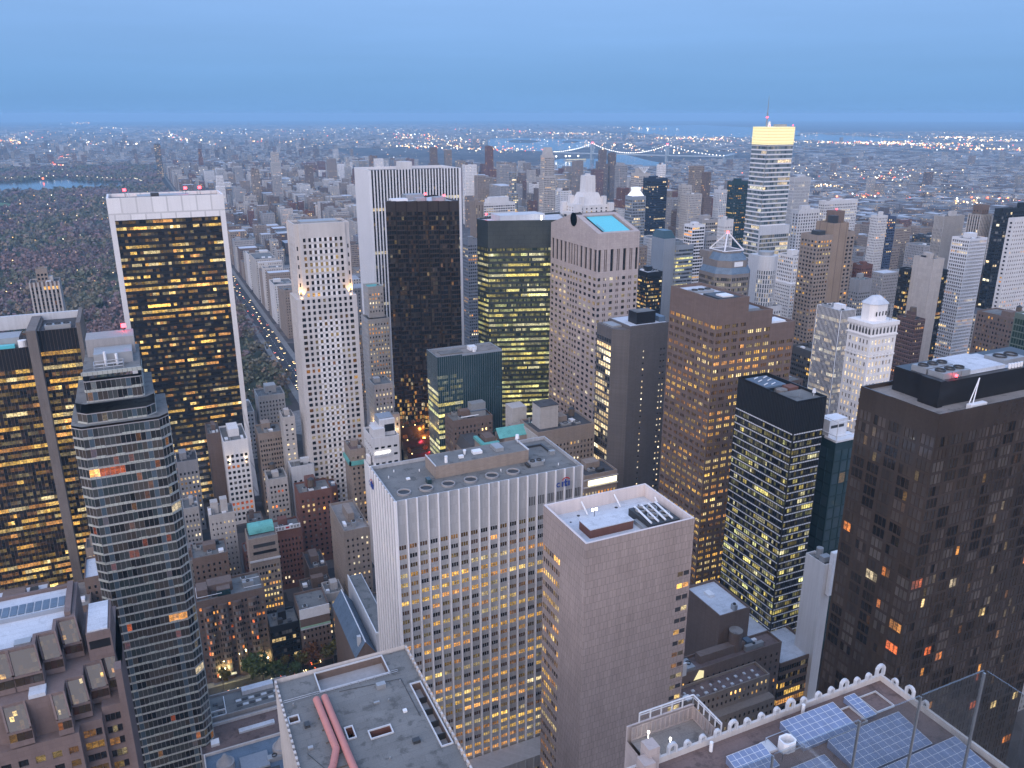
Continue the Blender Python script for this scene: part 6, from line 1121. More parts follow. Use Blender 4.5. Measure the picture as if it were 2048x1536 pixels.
for i, (x, y, z, w, d, nm, lb, mat, kw) in enumerate((
    (32.6, 517.9, 60, 15.2, 30, 'white_shaft_building', 'narrow pinkish white tower with two uplights on its face, below the black slab', whitemarble, dict(p=.08, bay=3.0, wx=.6, wz=.55, mode='each', top=9, fl=3.8, pal='red', gain=.5)),
    (24.5, 531, 62, 8, 22, 'brown_party_wall_building', 'dark brown windowless building behind the narrow pinkish white tower', brownbrick, dict(p=0, sides='')),
    (55.1, 522.7, 60, 15.8, 18, 'tan_loft_building', 'tan loft building with rows of paired dark windows, east of the narrow pinkish tower', tan, dict(p=.03, bay=1.7, wx=.55, mode='each')),
    (69.5, 506.3, 75, 7.6, 13.3, 'cream_slab_building', 'thin cream slab with round glowing windows against the checker tower', cream, dict(p=.5, bay=3.2, wx=.35, wz=.35, pal='pale', mode='each', gain=1.2)),
    (68.4, 624.4, 52, 20.6, 20, 'buff_apartment_building', 'buff apartment building with cornice behind the tan lofts', cream, dict(p=.05, bay=2.5, wx=.4, mode='each')),
    (70, 505.9 - 12, 45, 14.6, 11.2, 'grey_modern_building', 'smooth grey modern block with white skylights at the checker tower base', palegrey, dict(p=.08, bay=3.6, wx=.5, mode='each', top=9)),
    (83.1, 480.3, 33, 12.9, 12, 'red_mansard_building', 'red brick townhouse with slate mansard and skylights', redbrick, dict(p=.1, bay=2.6, wx=.4, mode='each', roof=bluemetal)),
    (54.4, 487.2, 42, 12, 16, 'beige_corner_building', 'beige corner building with one pink-lit window row', cream, dict(p=.22, bay=2.2, wx=.5, pal='red', mode='each', tanks=1)),
    (15.9, 445.4, 45, 13.8, 12.2, 'speckled_cream_building', 'cream building with small scattered windows and twin rooftop boxes', cream, dict(p=.02, bay=2.3, wx=.28, wz=.4, mode='each', bulk=True)),
    (31.2, 394.7, 52, 14.8, 13.6, 'barrel_roof_building', 'tan office building topped by a rounded turquoise barrel roof', tan, dict(p=.4, bay=1.6, wx=.6, wz=.5, pal='office', mode='each', top=16, gain=.8, bulk=False, n=0)),
    (46.4, 424.7, 38, 16.6, 14, 'sign_top_building', 'dark red brick building with a white sign band along its roof', redbrick, dict(p=.03, bay=2, wx=.42, mode='each', top=5)),
    (66.4, 447, 48, 19.4, 16, 'arched_brick_building', 'tall dark brick club building with arched upper windows', redbrick, dict(p=.06, bay=3, wx=.4, wz=.5, mode='each', tanks=1)),
    (75.3, 368.3, 60, 13.2, 34, 'long_tan_hotel', 'long tan hotel with a rooftop box beside the finned slab', tan, dict(p=.15, bay=2.6, wx=.36, wz=.42, mode='each', pal='pale', roof=tanroof)),
    (3.6, 520.3, 50, 12.6, 18, 'slate_mansard_building', 'building with dark slate mansard and lit windows below the black slab', greystone, dict(p=.45, bay=2.2, wx=.45, mode='each', top=7, roof=tar, pal='resid', gain=.9)),
    (3.4, 492.9, 30, 9, 16, 'small_beige_house', 'small beige house with pitched trim beside the pale striped condominium tower', cream, dict(p=.05, bay=2.2, wx=.4, mode='each')),
    (2.4, 357.5, 45, 30.6, 17, 'bay_window_apartments', 'wide brown brick apartment house with rounded bays on the tree lined street', brownbrick, dict(p=.10, bay=1.9, wx=.5, wz=.5, mode='each', pal='red', gain=.8, top=3, n=4, fl=3.1, blindp=.35)),
    (33.2, 353.4, 25, 14.0, 14, 'dark_glass_townhouse', 'dark glass fronted building with a row of spotlights', blackwall, dict(p=.06, bay=1.6, wx=.86, wz=.6, mode='each', top=3, pal='resid')),
    (47.4, 351.3, 32, 14.4, 16, 'green_band_building', 'small building with pale green glazed attic and white roof wall', brownbrick, dict(p=.08, bay=2, wx=.4, mode='each', top=11, bulk=False, n=2)),
    (63.4, 366, 28, 9, 12, 'cream_townhouse', 'cream townhouse with lit shop window behind the green attic', cream, dict(p=.3, bay=2.2, wx=.5, mode='each')),
    (74.9, 352, 24, 14, 12, 'flat_roof_townhouse', 'low tan townhouse with barred skylight below the long tan hotel', tan, dict(p=.04, bay=2.5, wx=.36, mode='each')),
    (4, 418.2, 35, 18, 17, 'grey_flat_building', 'low brownish flat roofed building north of the rounded bays', brownbrick, dict(p=.02, bay=2.6, wx=.35, mode='each', n=5)),
    (-28, 366, 30, 26, 22, 'brick_rowhouse', 'brick row building half hidden behind the pale lined tower', brownbrick, dict(p=.08, bay=2.4, wx=.4, mode='stuff')),
    (62, 404, 22, 10, 20, 'dark_flat_roof_house', 'low house with dark flat roof and white units behind the sign band', brownbrick, dict(p=.02, bay=2.4, wx=.4, mode='stuff', roof=tar, n=6)),
    (55, 385, 20, 16, 14, 'tarred_roof_house', 'low house with tarred roof and vents beside the barrel roof', brownbrick, dict(p=.05, bay=2.4, wx=.4, mode='stuff', roof=tar, n=6)),
    (108, 430, 82, 16, 20, 'white_modern_building', 'white cubic modern building with black window slots', whitebrick, dict(p=.0, bay=4, wx=.6, wz=.3, mode='each', top=4, roof=gravel, fl=5)),
    (98.5, 447.3, 70, 9, 16, 'beige_cornice_building', 'beige building with green copper cornice left of the white cubic one', tan, dict(p=.04, bay=3, wx=.4, mode='each', roof=browngravel)),
    (104.5, 428, 66, 4.6, 11, 'white_wall_strip', 'narrow tall white party wall beside the finned slab', whitemarble, dict(p=0, sides='')),
    (184, 412, 76, 27, 15, 'copper_roof_hotel', 'old hotel with long turquoise copper roof and rooftop huts', tan, dict(p=.1, bay=2.4, wx=.4, mode='each', roof=copper, n=7)),
    (165.9, 452.5, 76, 27.5, 15, 'brown_hut_building', 'brown building with cooling towers against the teal slab', brownbrick, dict(p=.02, bay=2.6, wx=.4, mode='each', n=6)),
    (199.2, 399.1, 82, 39, 24, 'tan_hotel_block', 'large tan hotel block with pairs of dark windows and white rooftop box', tan, dict(p=.1, bay=2.3, wx=.42, wz=.5, mode='each', roof=tar, n=7, top=9)),
    (168, 430, 60, 14, 25, 'mansard_shop_building', 'building with steep dark mansard roof and three bright roof lights', tan, dict(p=.05, bay=2, wx=.4, mode='each', roof=tar, n=0, bulk=False)),
    (207.8, 356.9, 70, 21, 17, 'lit_attic_building', 'building with a brilliantly lit top floor behind the blank pink block', tan, dict(p=.4, bay=2, wx=.6, mode='each', roof=tar, top=10, gain=.8)),
    (201.6, 230.3, 60, 16, 24.5, 'brown_blank_building', 'plain brown block with pale roof between pink block and black tower', brownbrick, dict(p=0, sides='', roof=whiteroof, n=2, bulk=False)),
    (173, 211.7, 40, 41.5, 9, 'skylight_dot_building', 'stone building with dotted skylights on dark roof and warm lit windows', tan, dict(p=.42, bay=2.3, wx=.42, wz=.5, mode='each', roof=browngravel, gain=1.0, n=0, bulk=False, top=1.5)),
    (173, 221.4, 45, 56, 9, 'gabled_service_building', 'brown service building with round brick water tank behind the dotted skylights', brownbrick, dict(p=.03, bay=3, wx=.3, mode='each', roof=browngravel, n=3)),
    (251.8, 224.6, 75, 5.2, 11.3, 'white_chimney_building', 'slender white rendered building with roof stack between two dark towers', whitebrick, dict(p=0, sides='', n=0, bulk=False)),
    (281, 254, 116, 14, 14, 'dark_glass_shaft', 'bluish dark glass shaft with white rooftop box between two dark towers', tealglass, dict(p=.01, bay=4.4, wx=.88, wz=.9, mode='band', fl=6, n=0, bulk=False, tints=[(.03, .06, .07), (.04, .07, .085)])),
    (-2, 299.4, 25, 36, 15, 'patterned_roof_gallery', 'low gallery with grey checker patterned roof and white skylight strip', greystone, dict(p=.06, bay=2, wx=.4, mode='each', roof=gravel, n=0, bulk=False)),
    (-4, 280.8, 24, 40, 17, 'brown_terrace_building', 'low building with brown gravel terrace and pale roof strip', greystone, dict(p=.25, bay=2.2, wx=.5, mode='each', roof=browngravel, n=1, bulk=False)),
    (-3, 247.5, 32, 32, 24, 'ornate_roof_building', 'old stone building with round corner turrets and pale blue roof', limestone, dict(p=.4, bay=3, wx=.6, wz=.5, mode='each', roof=bluemetal, n=3, bulk=False, gain=1.1)),
    (-92.2, 815.3, 120, 23.6, 20, 'park_hotel_tower', 'slim beige hotel tower with tall arched window strips against the park', cream, dict(p=.05, bay=3.2, wx=.5, wz=.8, mode='stuff', top=4, sp=brownbrick, roof=tar)),
    (-95, 390, 38, 32, 30, 'bluish_roof_building', 'low building with pale bluish roof at the foot of the dark wings', brownbrick, dict(p=.05, bay=2.6, wx=.4, mode='stuff', roof=whiteroof)),
    (-60, 392, 36, 16, 26, 'dim_brown_building', 'dim brown building with cluttered roof next to the pale lined tower', brownbrick, dict(p=.05, bay=2.6, wx=.4, mode='stuff', roof=tanroof, n=6)),
    (-46, 404, 44, 14, 22, 'white_roof_building', 'building with plain white roof between dark wings and pale lined tower', brownbrick, dict(p=.05, bay=2.6, wx=.4, mode='stuff', roof=whiteroof, n=1, bulk=False)),
    (-46, 432, 46, 14, 12, 'orange_lit_building', 'small building with bright orange windows behind the plain white roof', tan, dict(p=.7, bay=2.2, wx=.6, mode='stuff', pal='resid', gain=1.4)),
    (-90, 352, 30, 40, 24, 'cluttered_roof_house', 'low house with jumbled pale roof units above the zigzag tower', brownbrick, dict(p=.08, bay=2.6, wx=.4, mode='stuff', roof=tanroof, n=8)),
    (-44, 344, 33, 15, 20, 'blue_flat_roof_house', 'low house with bluish flat roof and stack beside the pale lined tower', brownbrick, dict(p=.04, bay=2.6, wx=.4, mode='stuff', roof=bluemetal, n=4)),
    )):
    kw = dict(dict(fl=3.4, wz=.5, rec=.3, n=3, seed=500 + i), **kw); T(x, y, z, w, d, nm, lb, 'building', mat, **kw)
# extra parts on those buildings
T(-86, 822, 131, 9, 10, 'x', '', '', tan, root=get('park_hotel_tower'), p=0, z0=119, sides='SE', n=1, bulk=False, mode='stuff')
t = get('white_shaft_building'); 
for sx in (35.2, 45.4):
    MB().box(sx - .3, 517.3, 44, sx + .3, 517.85, 44.4).build('uplight', warmlamp, t); l = bpy.data.lights.new('uplight', 'SPOT'); l.energy = 2500; l.color = (1, .72, .4); l.spot_size = R(50); l.shadow_soft_size = .3; o = bpy.data.objects.new('uplight_glow', l); C.objects.link(o); o.parent = t; o.location = Vector((sx, 517.0, 44.5)) - t.location; o.rotation_euler = (R(180 - 8), 0, 0)
t = get('barrel_roof_building'); m = MB(); n = 12; x, y, w, d, z = 32.4, 400.2, 12.8, 8.4, 51.6
pr = [(y + d / 2 - d / 2 * math.cos(math.pi * i / n), z + 4.6 * math.sin(math.pi * i / n)) for i in range(n + 1)]
m.quads([[(x, pr[i][0], pr[i][1]), (x + w, pr[i][0], pr[i][1]), (x + w, pr[i + 1][0], pr[i + 1][1]), (x, pr[i + 1][0], pr[i + 1][1])] for i in range(n)]); m.ngon([(x, a, b) for a, b in pr]); m.ngon([(x + w, a, b) for a, b in pr[::-1]]); m.build('barrel_roof', copper, t)
m = MB(); m.box(33, 394.6, 42.5, 44.8, 394.68, 44.2); m.build('attic_window', blackwall, t); MB().box(30.8, 394.2, 38.4, 46.4, 394.69, 39.4).build('ledge', palegrey, t); MB().box(33.4, 394.55, 46.4, 44.4, 394.68, 48.4).build('loggia', hvacdark, t)
t = get('sign_top_building'); MB().box(48.2, 424.3, 38.05, 62.4, 424.6, 40.6).build('sign_board', whitemetal, t); m = MB(); rng = random.Random(3)
for i in range(8):
    if 3 <= i <= 4: continue
    a = 48.9 + i * 1.66; m.box(a, 424.22, 38.5, a + .3, 424.29, 40.2); m.box(a + .7, 424.22, 38.5, a + .95, 424.29, 40.2)
    if i % 2: m.box(a + .3, 424.22, 39.3, a + .7, 424.29, 39.6)
    else: m.box(a + .3, 424.22, 38.5, a + .7, 424.29, 38.8)
m.build('sign_lettering', hvacdark, t); MB().box(54.3, 424.2, 38.8, 56.2, 424.29, 39.9).build('red_sign_mark', flatred, t)
t = get('speckled_cream_building'); MB().box(17.5, 449, 44, 21.5, 454, 51).build('roof_box', cream, t); MB().box(22.8, 449, 44, 26.6, 454, 52).build('roof_box', cream, t); MB().box(15.9, 447, 44.6, 17.4, 449, 48).build('white_tank', whitemetal, t)
t = get('bay_window_apartments'); m = MB()
for bx in (7, 13.5, 20, 27): 
    for k in range(6): a0, a1 = R(180 + k * 30), R(210 + k * 30); m.quads([[(bx + 2.2 * math.cos(a0), 357.4 + 1.7 * math.sin(a0), 0), (bx + 2.2 * math.cos(a1), 357.4 + 1.7 * math.sin(a1), 0), (bx + 2.2 * math.cos(a1), 357.4 + 1.7 * math.sin(a1), 41.5), (bx + 2.2 * math.cos(a0), 357.4 + 1.7 * math.sin(a0), 41.5)]])
    m.ngon([(bx + 2.2 * math.cos(R(180 + k * 30)), 357.4 + 1.7 * math.sin(R(180 + k * 30)), 41.5) for k in range(7)])
m.build('rounded_bay', brownbrick, t); P = Panes(); rng = random.Random(9)
for bx in (7, 13.5, 20, 27):
    for f in range(12):
        for k in (1, 2, 3, 4):
            a0, a1 = R(184 + k * 30), R(206 + k * 30); lit = np.array(rng.choice(PAL['red'])) * rng.uniform(.3, 1) if rng.random() < .07 else np.zeros(3); r = 1.02
            P.add(f, np.array([[(bx + 2.2 * r * math.cos(a0), 357.4 + 1.7 * r * math.sin(a0), 3 + f * 3.15), (bx + 2.2 * r * math.cos(a1), 357.4 + 1.7 * r * math.sin(a1), 3 + f * 3.15), (bx + 2.2 * r * math.cos(a1), 357.4 + 1.7 * r * math.sin(a1), 4.8 + f * 3.15), (bx + 2.2 * r * math.cos(a0), 357.4 + 1.7 * r * math.sin(a0), 4.8 + f * 3.15)]]), lit[None], np.full((1, 3), .03 if rng.random() > .3 else .2))
P.finish(t, 'stuff'); r = MB()
for p, q in (((3, 358.5), (14, 358.5)), ((3, 358.5), (3, 368)), ((3, 368), (14, 368)), ((24, 358.5), (32, 358.5)), ((24, 366), (32, 366))): r.tube((*p, 46.5), (*q, 46.5), .12)
r.build('terrace_rail', whitemetal, t); MB().box(3.2, 361, 44, 8, 368, 48.6).build('penthouse', brownbrick, t); MB().box(12, 359.5, 44, 18, 367, 47.6).build('penthouse', brownbrick, t); MB().box(12, 359.2, 44.6, 18, 359.48, 47.2).build('dark_glazing', tealglass, t); MB().box(8, 354.2, 3.2, 16, 355.8, 3.6).build('entrance_canopy', palegrey, t)
t = get('green_band_building'); MB().quads([[(47.3, 351.1, 21.5), (61.9, 351.1, 21.5), (61.9, 352.9, 26.2), (47.3, 352.9, 26.2)], [(47.3, 351.1, 21.2), (61.9, 351.1, 21.2), (61.9, 351.1, 21.5), (47.3, 351.1, 21.5)]]).build('green_glazed_attic', plain('pale_green_paint', (.25, .42, .30), .6), t); MB().box(47.3, 351.0, 26.6, 61.9, 351.28, 32.1).build('white_upstand', whitemetal, t); MB().box(47.3, 350.9, 20.5, 61.9, 351.25, 21.1).build('cornice', palegrey, t)
t = get('white_modern_building'); MB().box(109, 431, 81, 116, 440, 87).build('white_box', whitebrick, t); MB().box(114, 434, 81, 123, 446, 91).build('white_box', whitebrick, t); MB().box(116.6, 433.9, 83.5, 122.5, 433.98, 88).build('black_slot_window', blackwall, t); MB().box(113.9, 436, 87.4, 122.8, 445, 91.6).build('roof_slab', bluegrey, t); m = MB()
for i in range(11): m.cyl(109.5 + i * .85, 429.6, 72.4, 73, .3, 6)
m.build('lamp_strip', whitelamp, t); MB().box(108.6, 429.4, 70, 119, 429.95, 71.6).build('terrace_front', palegrey, t)
t = get('beige_cornice_building'); MB().box(97.4, 446.2, 60, 98.45, 463, 62.5).box(97.4, 446.2, 60, 108, 447.25, 62.5).build('copper_cornice', copper, t)
t = get('copper_roof_hotel'); MB().quads([[(180.5, 412.2, 76.2), (212, 412.2, 76.2), (212, 418, 81), (180.5, 418, 81)], [(212, 424, 76.2), (180.5, 424, 76.2), (180.5, 418, 81), (212, 418, 81)]]).build('copper_ridge_roof', copper, t); MB().box(196, 428, 71, 206, 438, 88).build('white_bulkhead', cream, t); MB().box(183.2, 411.2, 64, 211.6, 411.9, 65.2).build('stone_cornice', cream, t)
MB().box(170, 412, 0, 179.8, 426, 73).build('annex_wall', tan, t); MB().box(169.4, 411.2, 73.05, 180.3, 414, 74.8).box(169.4, 414, 73.05, 171.6, 426.4, 74.8).build('copper_gutter_roof', copper, t); MB().box(173, 415, 73, 179, 424, 77).build('roof_hut', brownbrick, t)
t = get('tan_hotel_block'); MB().box(204, 405, 81, 216, 416, 95).build('white_bulkhead', cream, t); MB().box(203.8, 404.8, 95, 216.2, 416.2, 95.4).build('bulkhead_roof', tar, t); MB().box(198.5, 398, 72, 199.1, 424, 80).build('party_wall', cream, t); tank(t, 230, 414, 81)
t = get('brown_hut_building'); MB().box(180, 456, 75, 190, 462, 84).build('cooling_tower', hvac, t); MB().box(179.5, 455.5, 79, 190.5, 462.5, 79.5).build('cooling_tower_deck', bluemetal, t); MB().tube((172, 453.6, 77), (184, 453.6, 77), .35).build('roof_pipe', whitemetal, t)
t = get('mansard_shop_building'); MB().frustum(rect(168, 430, 14, 25), 60, rect(170.5, 433, 9, 20), 66).build('slate_mansard', darkstone, t); m = MB(); m.quads([[(170.4 + i * 2.4, 431.0, 62.6), (171.6 + i * 2.4, 431.0, 62.6), (171.6 + i * 2.4, 431.6, 63.9), (170.4 + i * 2.4, 431.6, 63.9)] for i in range(3)]); m.build('roof_light', crownlit, t)
t = get('lit_attic_building'); MB().box(210, 356.3, 63.5, 228.2, 356.85, 67).build('lit_attic_window', crownbright, t); MB().box(207, 356.0, 67, 229, 356.85, 67.6).box(207, 356.0, 62.4, 229, 356.85, 63).build('cornice', cream, t); MB().box(208, 349, 0, 226, 356, 56).build('front_wing', tan, t); m = MB(); m.ngon([(212 + 4 * math.cos(2 * math.pi * i / 24), 352.2 + 2.6 * math.sin(2 * math.pi * i / 24), 56.3) for i in range(24)]); m.build('round_terrace', gravel, t)
t = get('skylight_dot_building'); rng = random.Random(6)
for i in range(9):
    for j in range(2): MB().box(175 + i * 4.3 + rng.uniform(-.4, .4), 213.4 + j * 3.2, 38.9, 176.1 + i * 4.3, 214.6 + j * 3.2, 39.4).build('skylight', palegrey, t)
MB().box(173.5, 213, 38.9, 176.5, 216, 39.6).build('roof_hatch', whitemetal, t); MB().box(172.5, 208.4, 0, 215, 211.65, 31).build('front_range', tan, t)
P = Panes(); rng = random.Random(12); W = MB(); facade(W, P, (172.5, 208.1), (215, 208.1), 0, 30.9, 8, spans(42.5, 18, .42), .5, .25, litgrid(rng, 8, 18, .35, 'pale', run=.3, gain=1.2), top=1.5); W.quads([[(172.5, 208.39, 0), (172.5, 208.1, 0), (172.5, 208.1, 30.9), (172.5, 208.39, 30.9)], [(172.5, 208.1, 30.9), (215, 208.1, 30.9), (215, 208.39, 30.9), (172.5, 208.39, 30.9)]]); W.build('front_wall', tan, t); P.finish(t, 'each')
t = get('gabled_service_building'); MB().cyl(208, 227, 44, 53, 2.8, 18).build('round_brick_tank', brownbrick, t); MB().cyl(208, 227, 53, 53.4, 2.9, 18).build('tank_lid', tanroof, t); fanunit(t, 175, 222, 44, 9, 6, 2.2, hvac, 3); MB().box(174, 221.2, 44, 179, 222, 50).build('white_gable_wall', whitebrick, t); MB().box(214, 226, 44, 217, 229.5, 46).build('ridge_roof', bluemetal, t); MB().quads([[(183, 221.3, 40), (188, 221.3, 40), (188, 221.3, 43.4), (185.5, 221.3, 44.4), ]]).build('arched_window', crownlit, t)
t = get('white_chimney_building'); MB().cyl(254.6, 231, 75, 79.5, 1.5, 14).build('roof_stack', hvac, t); MB().box(252.4, 226, 75, 256.6, 229, 77.5).build('hvac_unit', hvac, t); MB().box(254, 222.5, 60, 257.6, 224.5, 81).build('white_fin_wall', whitemetal, t)
t = get('dark_glass_shaft'); W = MB(); W.box(280.6, 253.6, 116, 295.4, 261, 117); W.box(281, 259, 117, 292, 266, 125); W.build('white_roof_box', whitemetal, t); MB().box(282, 258.9, 121, 290, 258.98, 122.4).build('louvre_slot', hvacdark, t)
r = MB()
for p, q in (((280.8, 253.8), (295.2, 253.8)), ((280.8, 253.8), (280.8, 268))):
    for zz in (119, 126): r.tube((*p, zz), (*q, zz), .2)
for p in ((280.8, 253.8), (295.2, 253.8), (280.8, 268)): r.tube((*p, 116), (*p, 126), .22)
r.build('roof_frame', whitemetal, t)
t = get('patterned_roof_gallery'); rng = random.Random(2); m = MB(); k = MB()
for i in range(8):
    for j in range(2): (m if (i + j) % 2 else k).box(12 + i * 2.6, 303.5 + j * 3.2, 23.9, 14.2 + i * 2.6, 304.9 + j * 3.2, 24.1)
m.build('roof_tile', palegrey, t); k.build('roof_tile', tar, t); MB().box(15, 310, 23.9, 28, 313.2, 26).build('white_skylight', whiteroof, t); r = MB()
for p, q in (((-1, 300.5), (7.5, 300.5)), ((7.5, 300.5), (7.5, 312)), ((-1, 304), (7.5, 304))): r.box(min(p[0], q[0]) - .15, min(p[1], q[1]) - .15, 23.9, max(p[0], q[0]) + .15, max(p[1], q[1]) + .15, 24.6)
r.build('white_kerb', whitemetal, t)
for a, b in ((0, 306), (3, 308), (5, 305.4), (1, 301.4), (4.4, 302)): MB().box(a, b, 23.9, a + 1.8, b + 1.4, 24.2).build('roof_hatch', hvacdark, t)
t = get('brown_terrace_building'); MB().box(11, 288, 22.9, 25, 290.2, 23.8).build('pale_roof_strip', whiteroof, t); r = MB(); r.box(-3.5, 296.6, 22.9, 35.5, 296.9, 24.2); r.build('white_upstand', palegrey, t)
t = get('ornate_roof_building')
for cx in (4, 24): MB().cyl(cx, 262, 31, 34, 3.2, 16).cyl(cx, 262, 34, 37.5, 2.6, 16, .5).build('corner_turret', greystone, t)
MB().box(9, 256, 31, 19, 264, 32.2).build('glazed_court_roof', bluegrey, t); MB().box(27.3, 247.2, 16, 31.5, 247.45, 21).build('bright_window', crownbright, t); MB().box(10, 252, 31, 19, 256, 31.4).build('court_roof', tar, t); MB().cyl(14, 254, 31.4, 32, .5, 8).build('roof_lamp', whitelamp, t)
def slate_church():
    t = thing('slate_gable_building', 'blue slate pitched roof with white ridge strips beside the finned slab', 'building', (60, 330, 0)); x0, x1, y0, y1, ze, zr = 62.6, 71.5, 300, 345, 35, 42
    MB().prism(rect(x0, y0, x1 - x0, y1 - y0), 0, ze, False).quads([[(x0, y0, ze), (x1, y0, ze), ((x0 + x1) / 2, y0, zr), ((x0 + x1) / 2, y0, zr)]]).build('wall', brownbrick, t); xm = (x0 + x1) / 2
    MB().quads([[(x0 - .4, y1, ze - .3), (x0 - .4, y0 - .3, ze - .3), (xm, y0 - .3, zr), (xm, y1, zr)], [(x1 + .4, y0 - .3, ze - .3), (x1 + .4, y1, ze - .3), (xm, y1, zr), (xm, y0 - .3, zr)]]).build('slate_roof', bluemetal, t)
    MB().box(xm - .2, y0 - .3, zr - .1, xm + .2, y1, zr + .15).build('ridge_strip', whitemetal, t); MB().box(x0 + 1.8, 303, 36, x0 + 3.4, 304.6, 43).build('chimney', palegrey, t)
    MB().box(72, 300, 0, 79, 352, 44).build('side_block', palegrey, t); MB().box(72.4, 300.4, 44, 78.6, 351.6, 44.1).build('side_roof', gravel, t); r = MB(); r.box(72, 300, 44.12, 72.4, 352, 45); r.box(72.4, 300, 44.12, 79, 300.4, 45); r.build('white_coping', whitemetal, t)
slate_church()
HAZE = 8e-5
WATERS = {'inlet': [(2830, 6797), (3777, 8922), (4295, 9152), (4478, 8601), (4646, 8094), (3703, 6397), (3156, 5725), (2791, 5598), (2630, 5966)], 'sound': [(7586, 12062), (11333, 17143), (13720, 18185), (11770, 13620), (10227, 10853), (7841, 8311), (6534, 7888), (6052, 8597)], 'bay': [(7609, 8417), (8904, 9054), (8265, 7583), (7933, 6589), (7209, 5983), (6575, 6273), (6429, 6881)], 'river': [(2720, 4455), (3091, 5019), (3030, 4732), (2802, 4168), (2689, 3781), (2489, 3498), (2431, 3658), (2382, 3822)], 'creek': [(2280, 4407), (2426, 4590), (2650, 4487), (2602, 4260), (2151, 3567), (1916, 3675)]}
ISLES = [[(3524, 7844), (3821, 8269), (3968, 8202), (3847, 7696), (3546, 7331), (3415, 7391)], [(3958, 7471), (4274, 7868), (4207, 7531), (3940, 7151), (3852, 7191)]]
ALLWATER = list(WATERS.values())
LIGHTCLUST = [(-962, 9276, 78, 905, 60, 1.6, 0.1), (-1215, 12090, 86, 1267, 20, 1.6, 0.2), (-321, 5430, 19, 535, 70, 1.9, 0.3), (-350, 6397, 16, 457, 30, 1.7, 0.4), (-1053, 26702, 178, 1339, 14, 1.8, 0), (-252, 17878, 103, 619, 10, 1.4, 0), (-76, 8416, 143, 278, 60, 1.4, 0.05), (515, 10540, 73, 1041, 30, 1.6, 0.2), (557, 9086, 46, 643, 24, 1.8, 0.3), (716, 7776, 47, 703, 26, 1.6, 0.1), (1356, 7761, 76, 612, 30, 1.6, 0.15), (1150, 8309, 29, 289, 10, 2.0, 0.6), (3757, 16042, 332, 2015, 12, 1.6, 0.1), (3350, 10568, 162, 726, 70, 1.5, 0.15), (2871, 8796, 117, 512, 50, 1.5, 0.3), (2228, 6700, 151, 303, 60, 1.6, 0.05), (2458, 6978, 119, 434, 50, 1.6, 0.05), (3107, 7918, 154, 561, 60, 1.6, 0.05), (2413, 5845, 69, 240, 30, 1.7, 0.1), (2689, 5819, 138, 242, 60, 1.5, 0.25), (5597, 12495, 329, 1048, 50, 1.3, 0.3), (5597, 10164, 279, 500, 110, 1.4, 0.1), (8844, 13714, 316, 701, 40, 1.3, 0), (5124, 7365, 263, 541, 60, 1.5, 0.1), (5531, 7578, 189, 372, 80, 1.5, 0.15), (5949, 7599, 246, 451, 50, 1.5, 0.1), (3922, 6308, 210, 484, 40, 1.6, 0.1), (6000, 6089, 172, 213, 50, 1.3, 0.1), (6102, 5588, 175, 230, 110, 1.5, 0.2), (6603, 5812, 160, 203, 50, 1.5, 0.1), (6415, 5167, 212, 246, 110, 1.6, 0.15), (8593, 6611, 205, 207, 90, 1.4, 0.05), (7981, 5687, 204, 210, 70, 1.4, 0.05), (5772, 4511, 115, 129, 40, 1.6, 0.3), (6051, 4179, 117, 117, 40, 1.6, 0.1), (2762, 2611, 89, 122, 30, 1.5, 0.2), (2888, 2491, 47, 59, 30, 1.6, 0.4), (2179, 1977, 46, 61, 40, 1.6, 0.5), (2328, 2338, 34, 50, 30, 1.7, 0.05), (2619, 2020, 115, 130, 40, 1.3, 0.2), (2283, 1703, 34, 30, 30, 1.7, 0.05), (2450, 1710, 49, 51, 30, 1.6, 0.5), (3253, 2728, 148, 181, 50, 1.2, 0.1), (3031, 3024, 209, 302, 60, 1.2, 0.1), (3569, 5315, 204, 420, 50, 1.3, 0.1), (2202, 11093, 471, 1824, 60, 1.2, 0.1), (1372, 13167, 805, 2408, 70, 1.2, 0.1), (-341, 7106, 306, 1183, 90, 1.3, 0.15)]
PIER = (2427, 4400)
# ================================================================ ground, water, roads, park
def disc(r, z, n=96): return [(r * math.cos(2 * math.pi * i / n), r * math.sin(2 * math.pi * i / n), z) for i in range(n)]
def groundmat():
    m, t, b, N, L = newmat("city_ground"); tc = N("TexCoord").outputs["Object"]
    v1 = N("TexVoronoi"); v1.inputs["Scale"].default_value = .012; L(tc, v1.inputs["Vector"]); v2 = N("TexVoronoi"); v2.inputs["Scale"].default_value = .04; L(tc, v2.inputs["Vector"])
    n1 = N("TexNoise"); n1.inputs["Scale"].default_value = .0009; n1.inputs["Detail"].default_value = 6; L(tc, n1.inputs["Vector"])
    bw = N("RGBToBW"); L(v1.outputs["Color"], bw.inputs[0]); bw2 = N("RGBToBW"); L(v2.outputs["Color"], bw2.inputs[0])
    v = mathn(N, L, 'ADD', mathn(N, L, 'MULTIPLY', bw.outputs[0], .9), mathn(N, L, 'MULTIPLY', bw2.outputs[0], .9)); v = mathn(N, L, 'MULTIPLY', v, mathn(N, L, 'ADD', n1.outputs[0], .35))
    hs = N("HueSaturation"); hs.inputs["Color"].default_value = (.115, .10, .095, 1); L(v, hs.inputs["Value"]); L(hs.outputs[0], b.inputs["Base Color"]); b.inputs["Roughness"].default_value = .95; b.inputs["Specular IOR Level"].default_value = .1
    return m
structure(MB().ngon(disc(36000, 0)).build('ground', groundmat()))
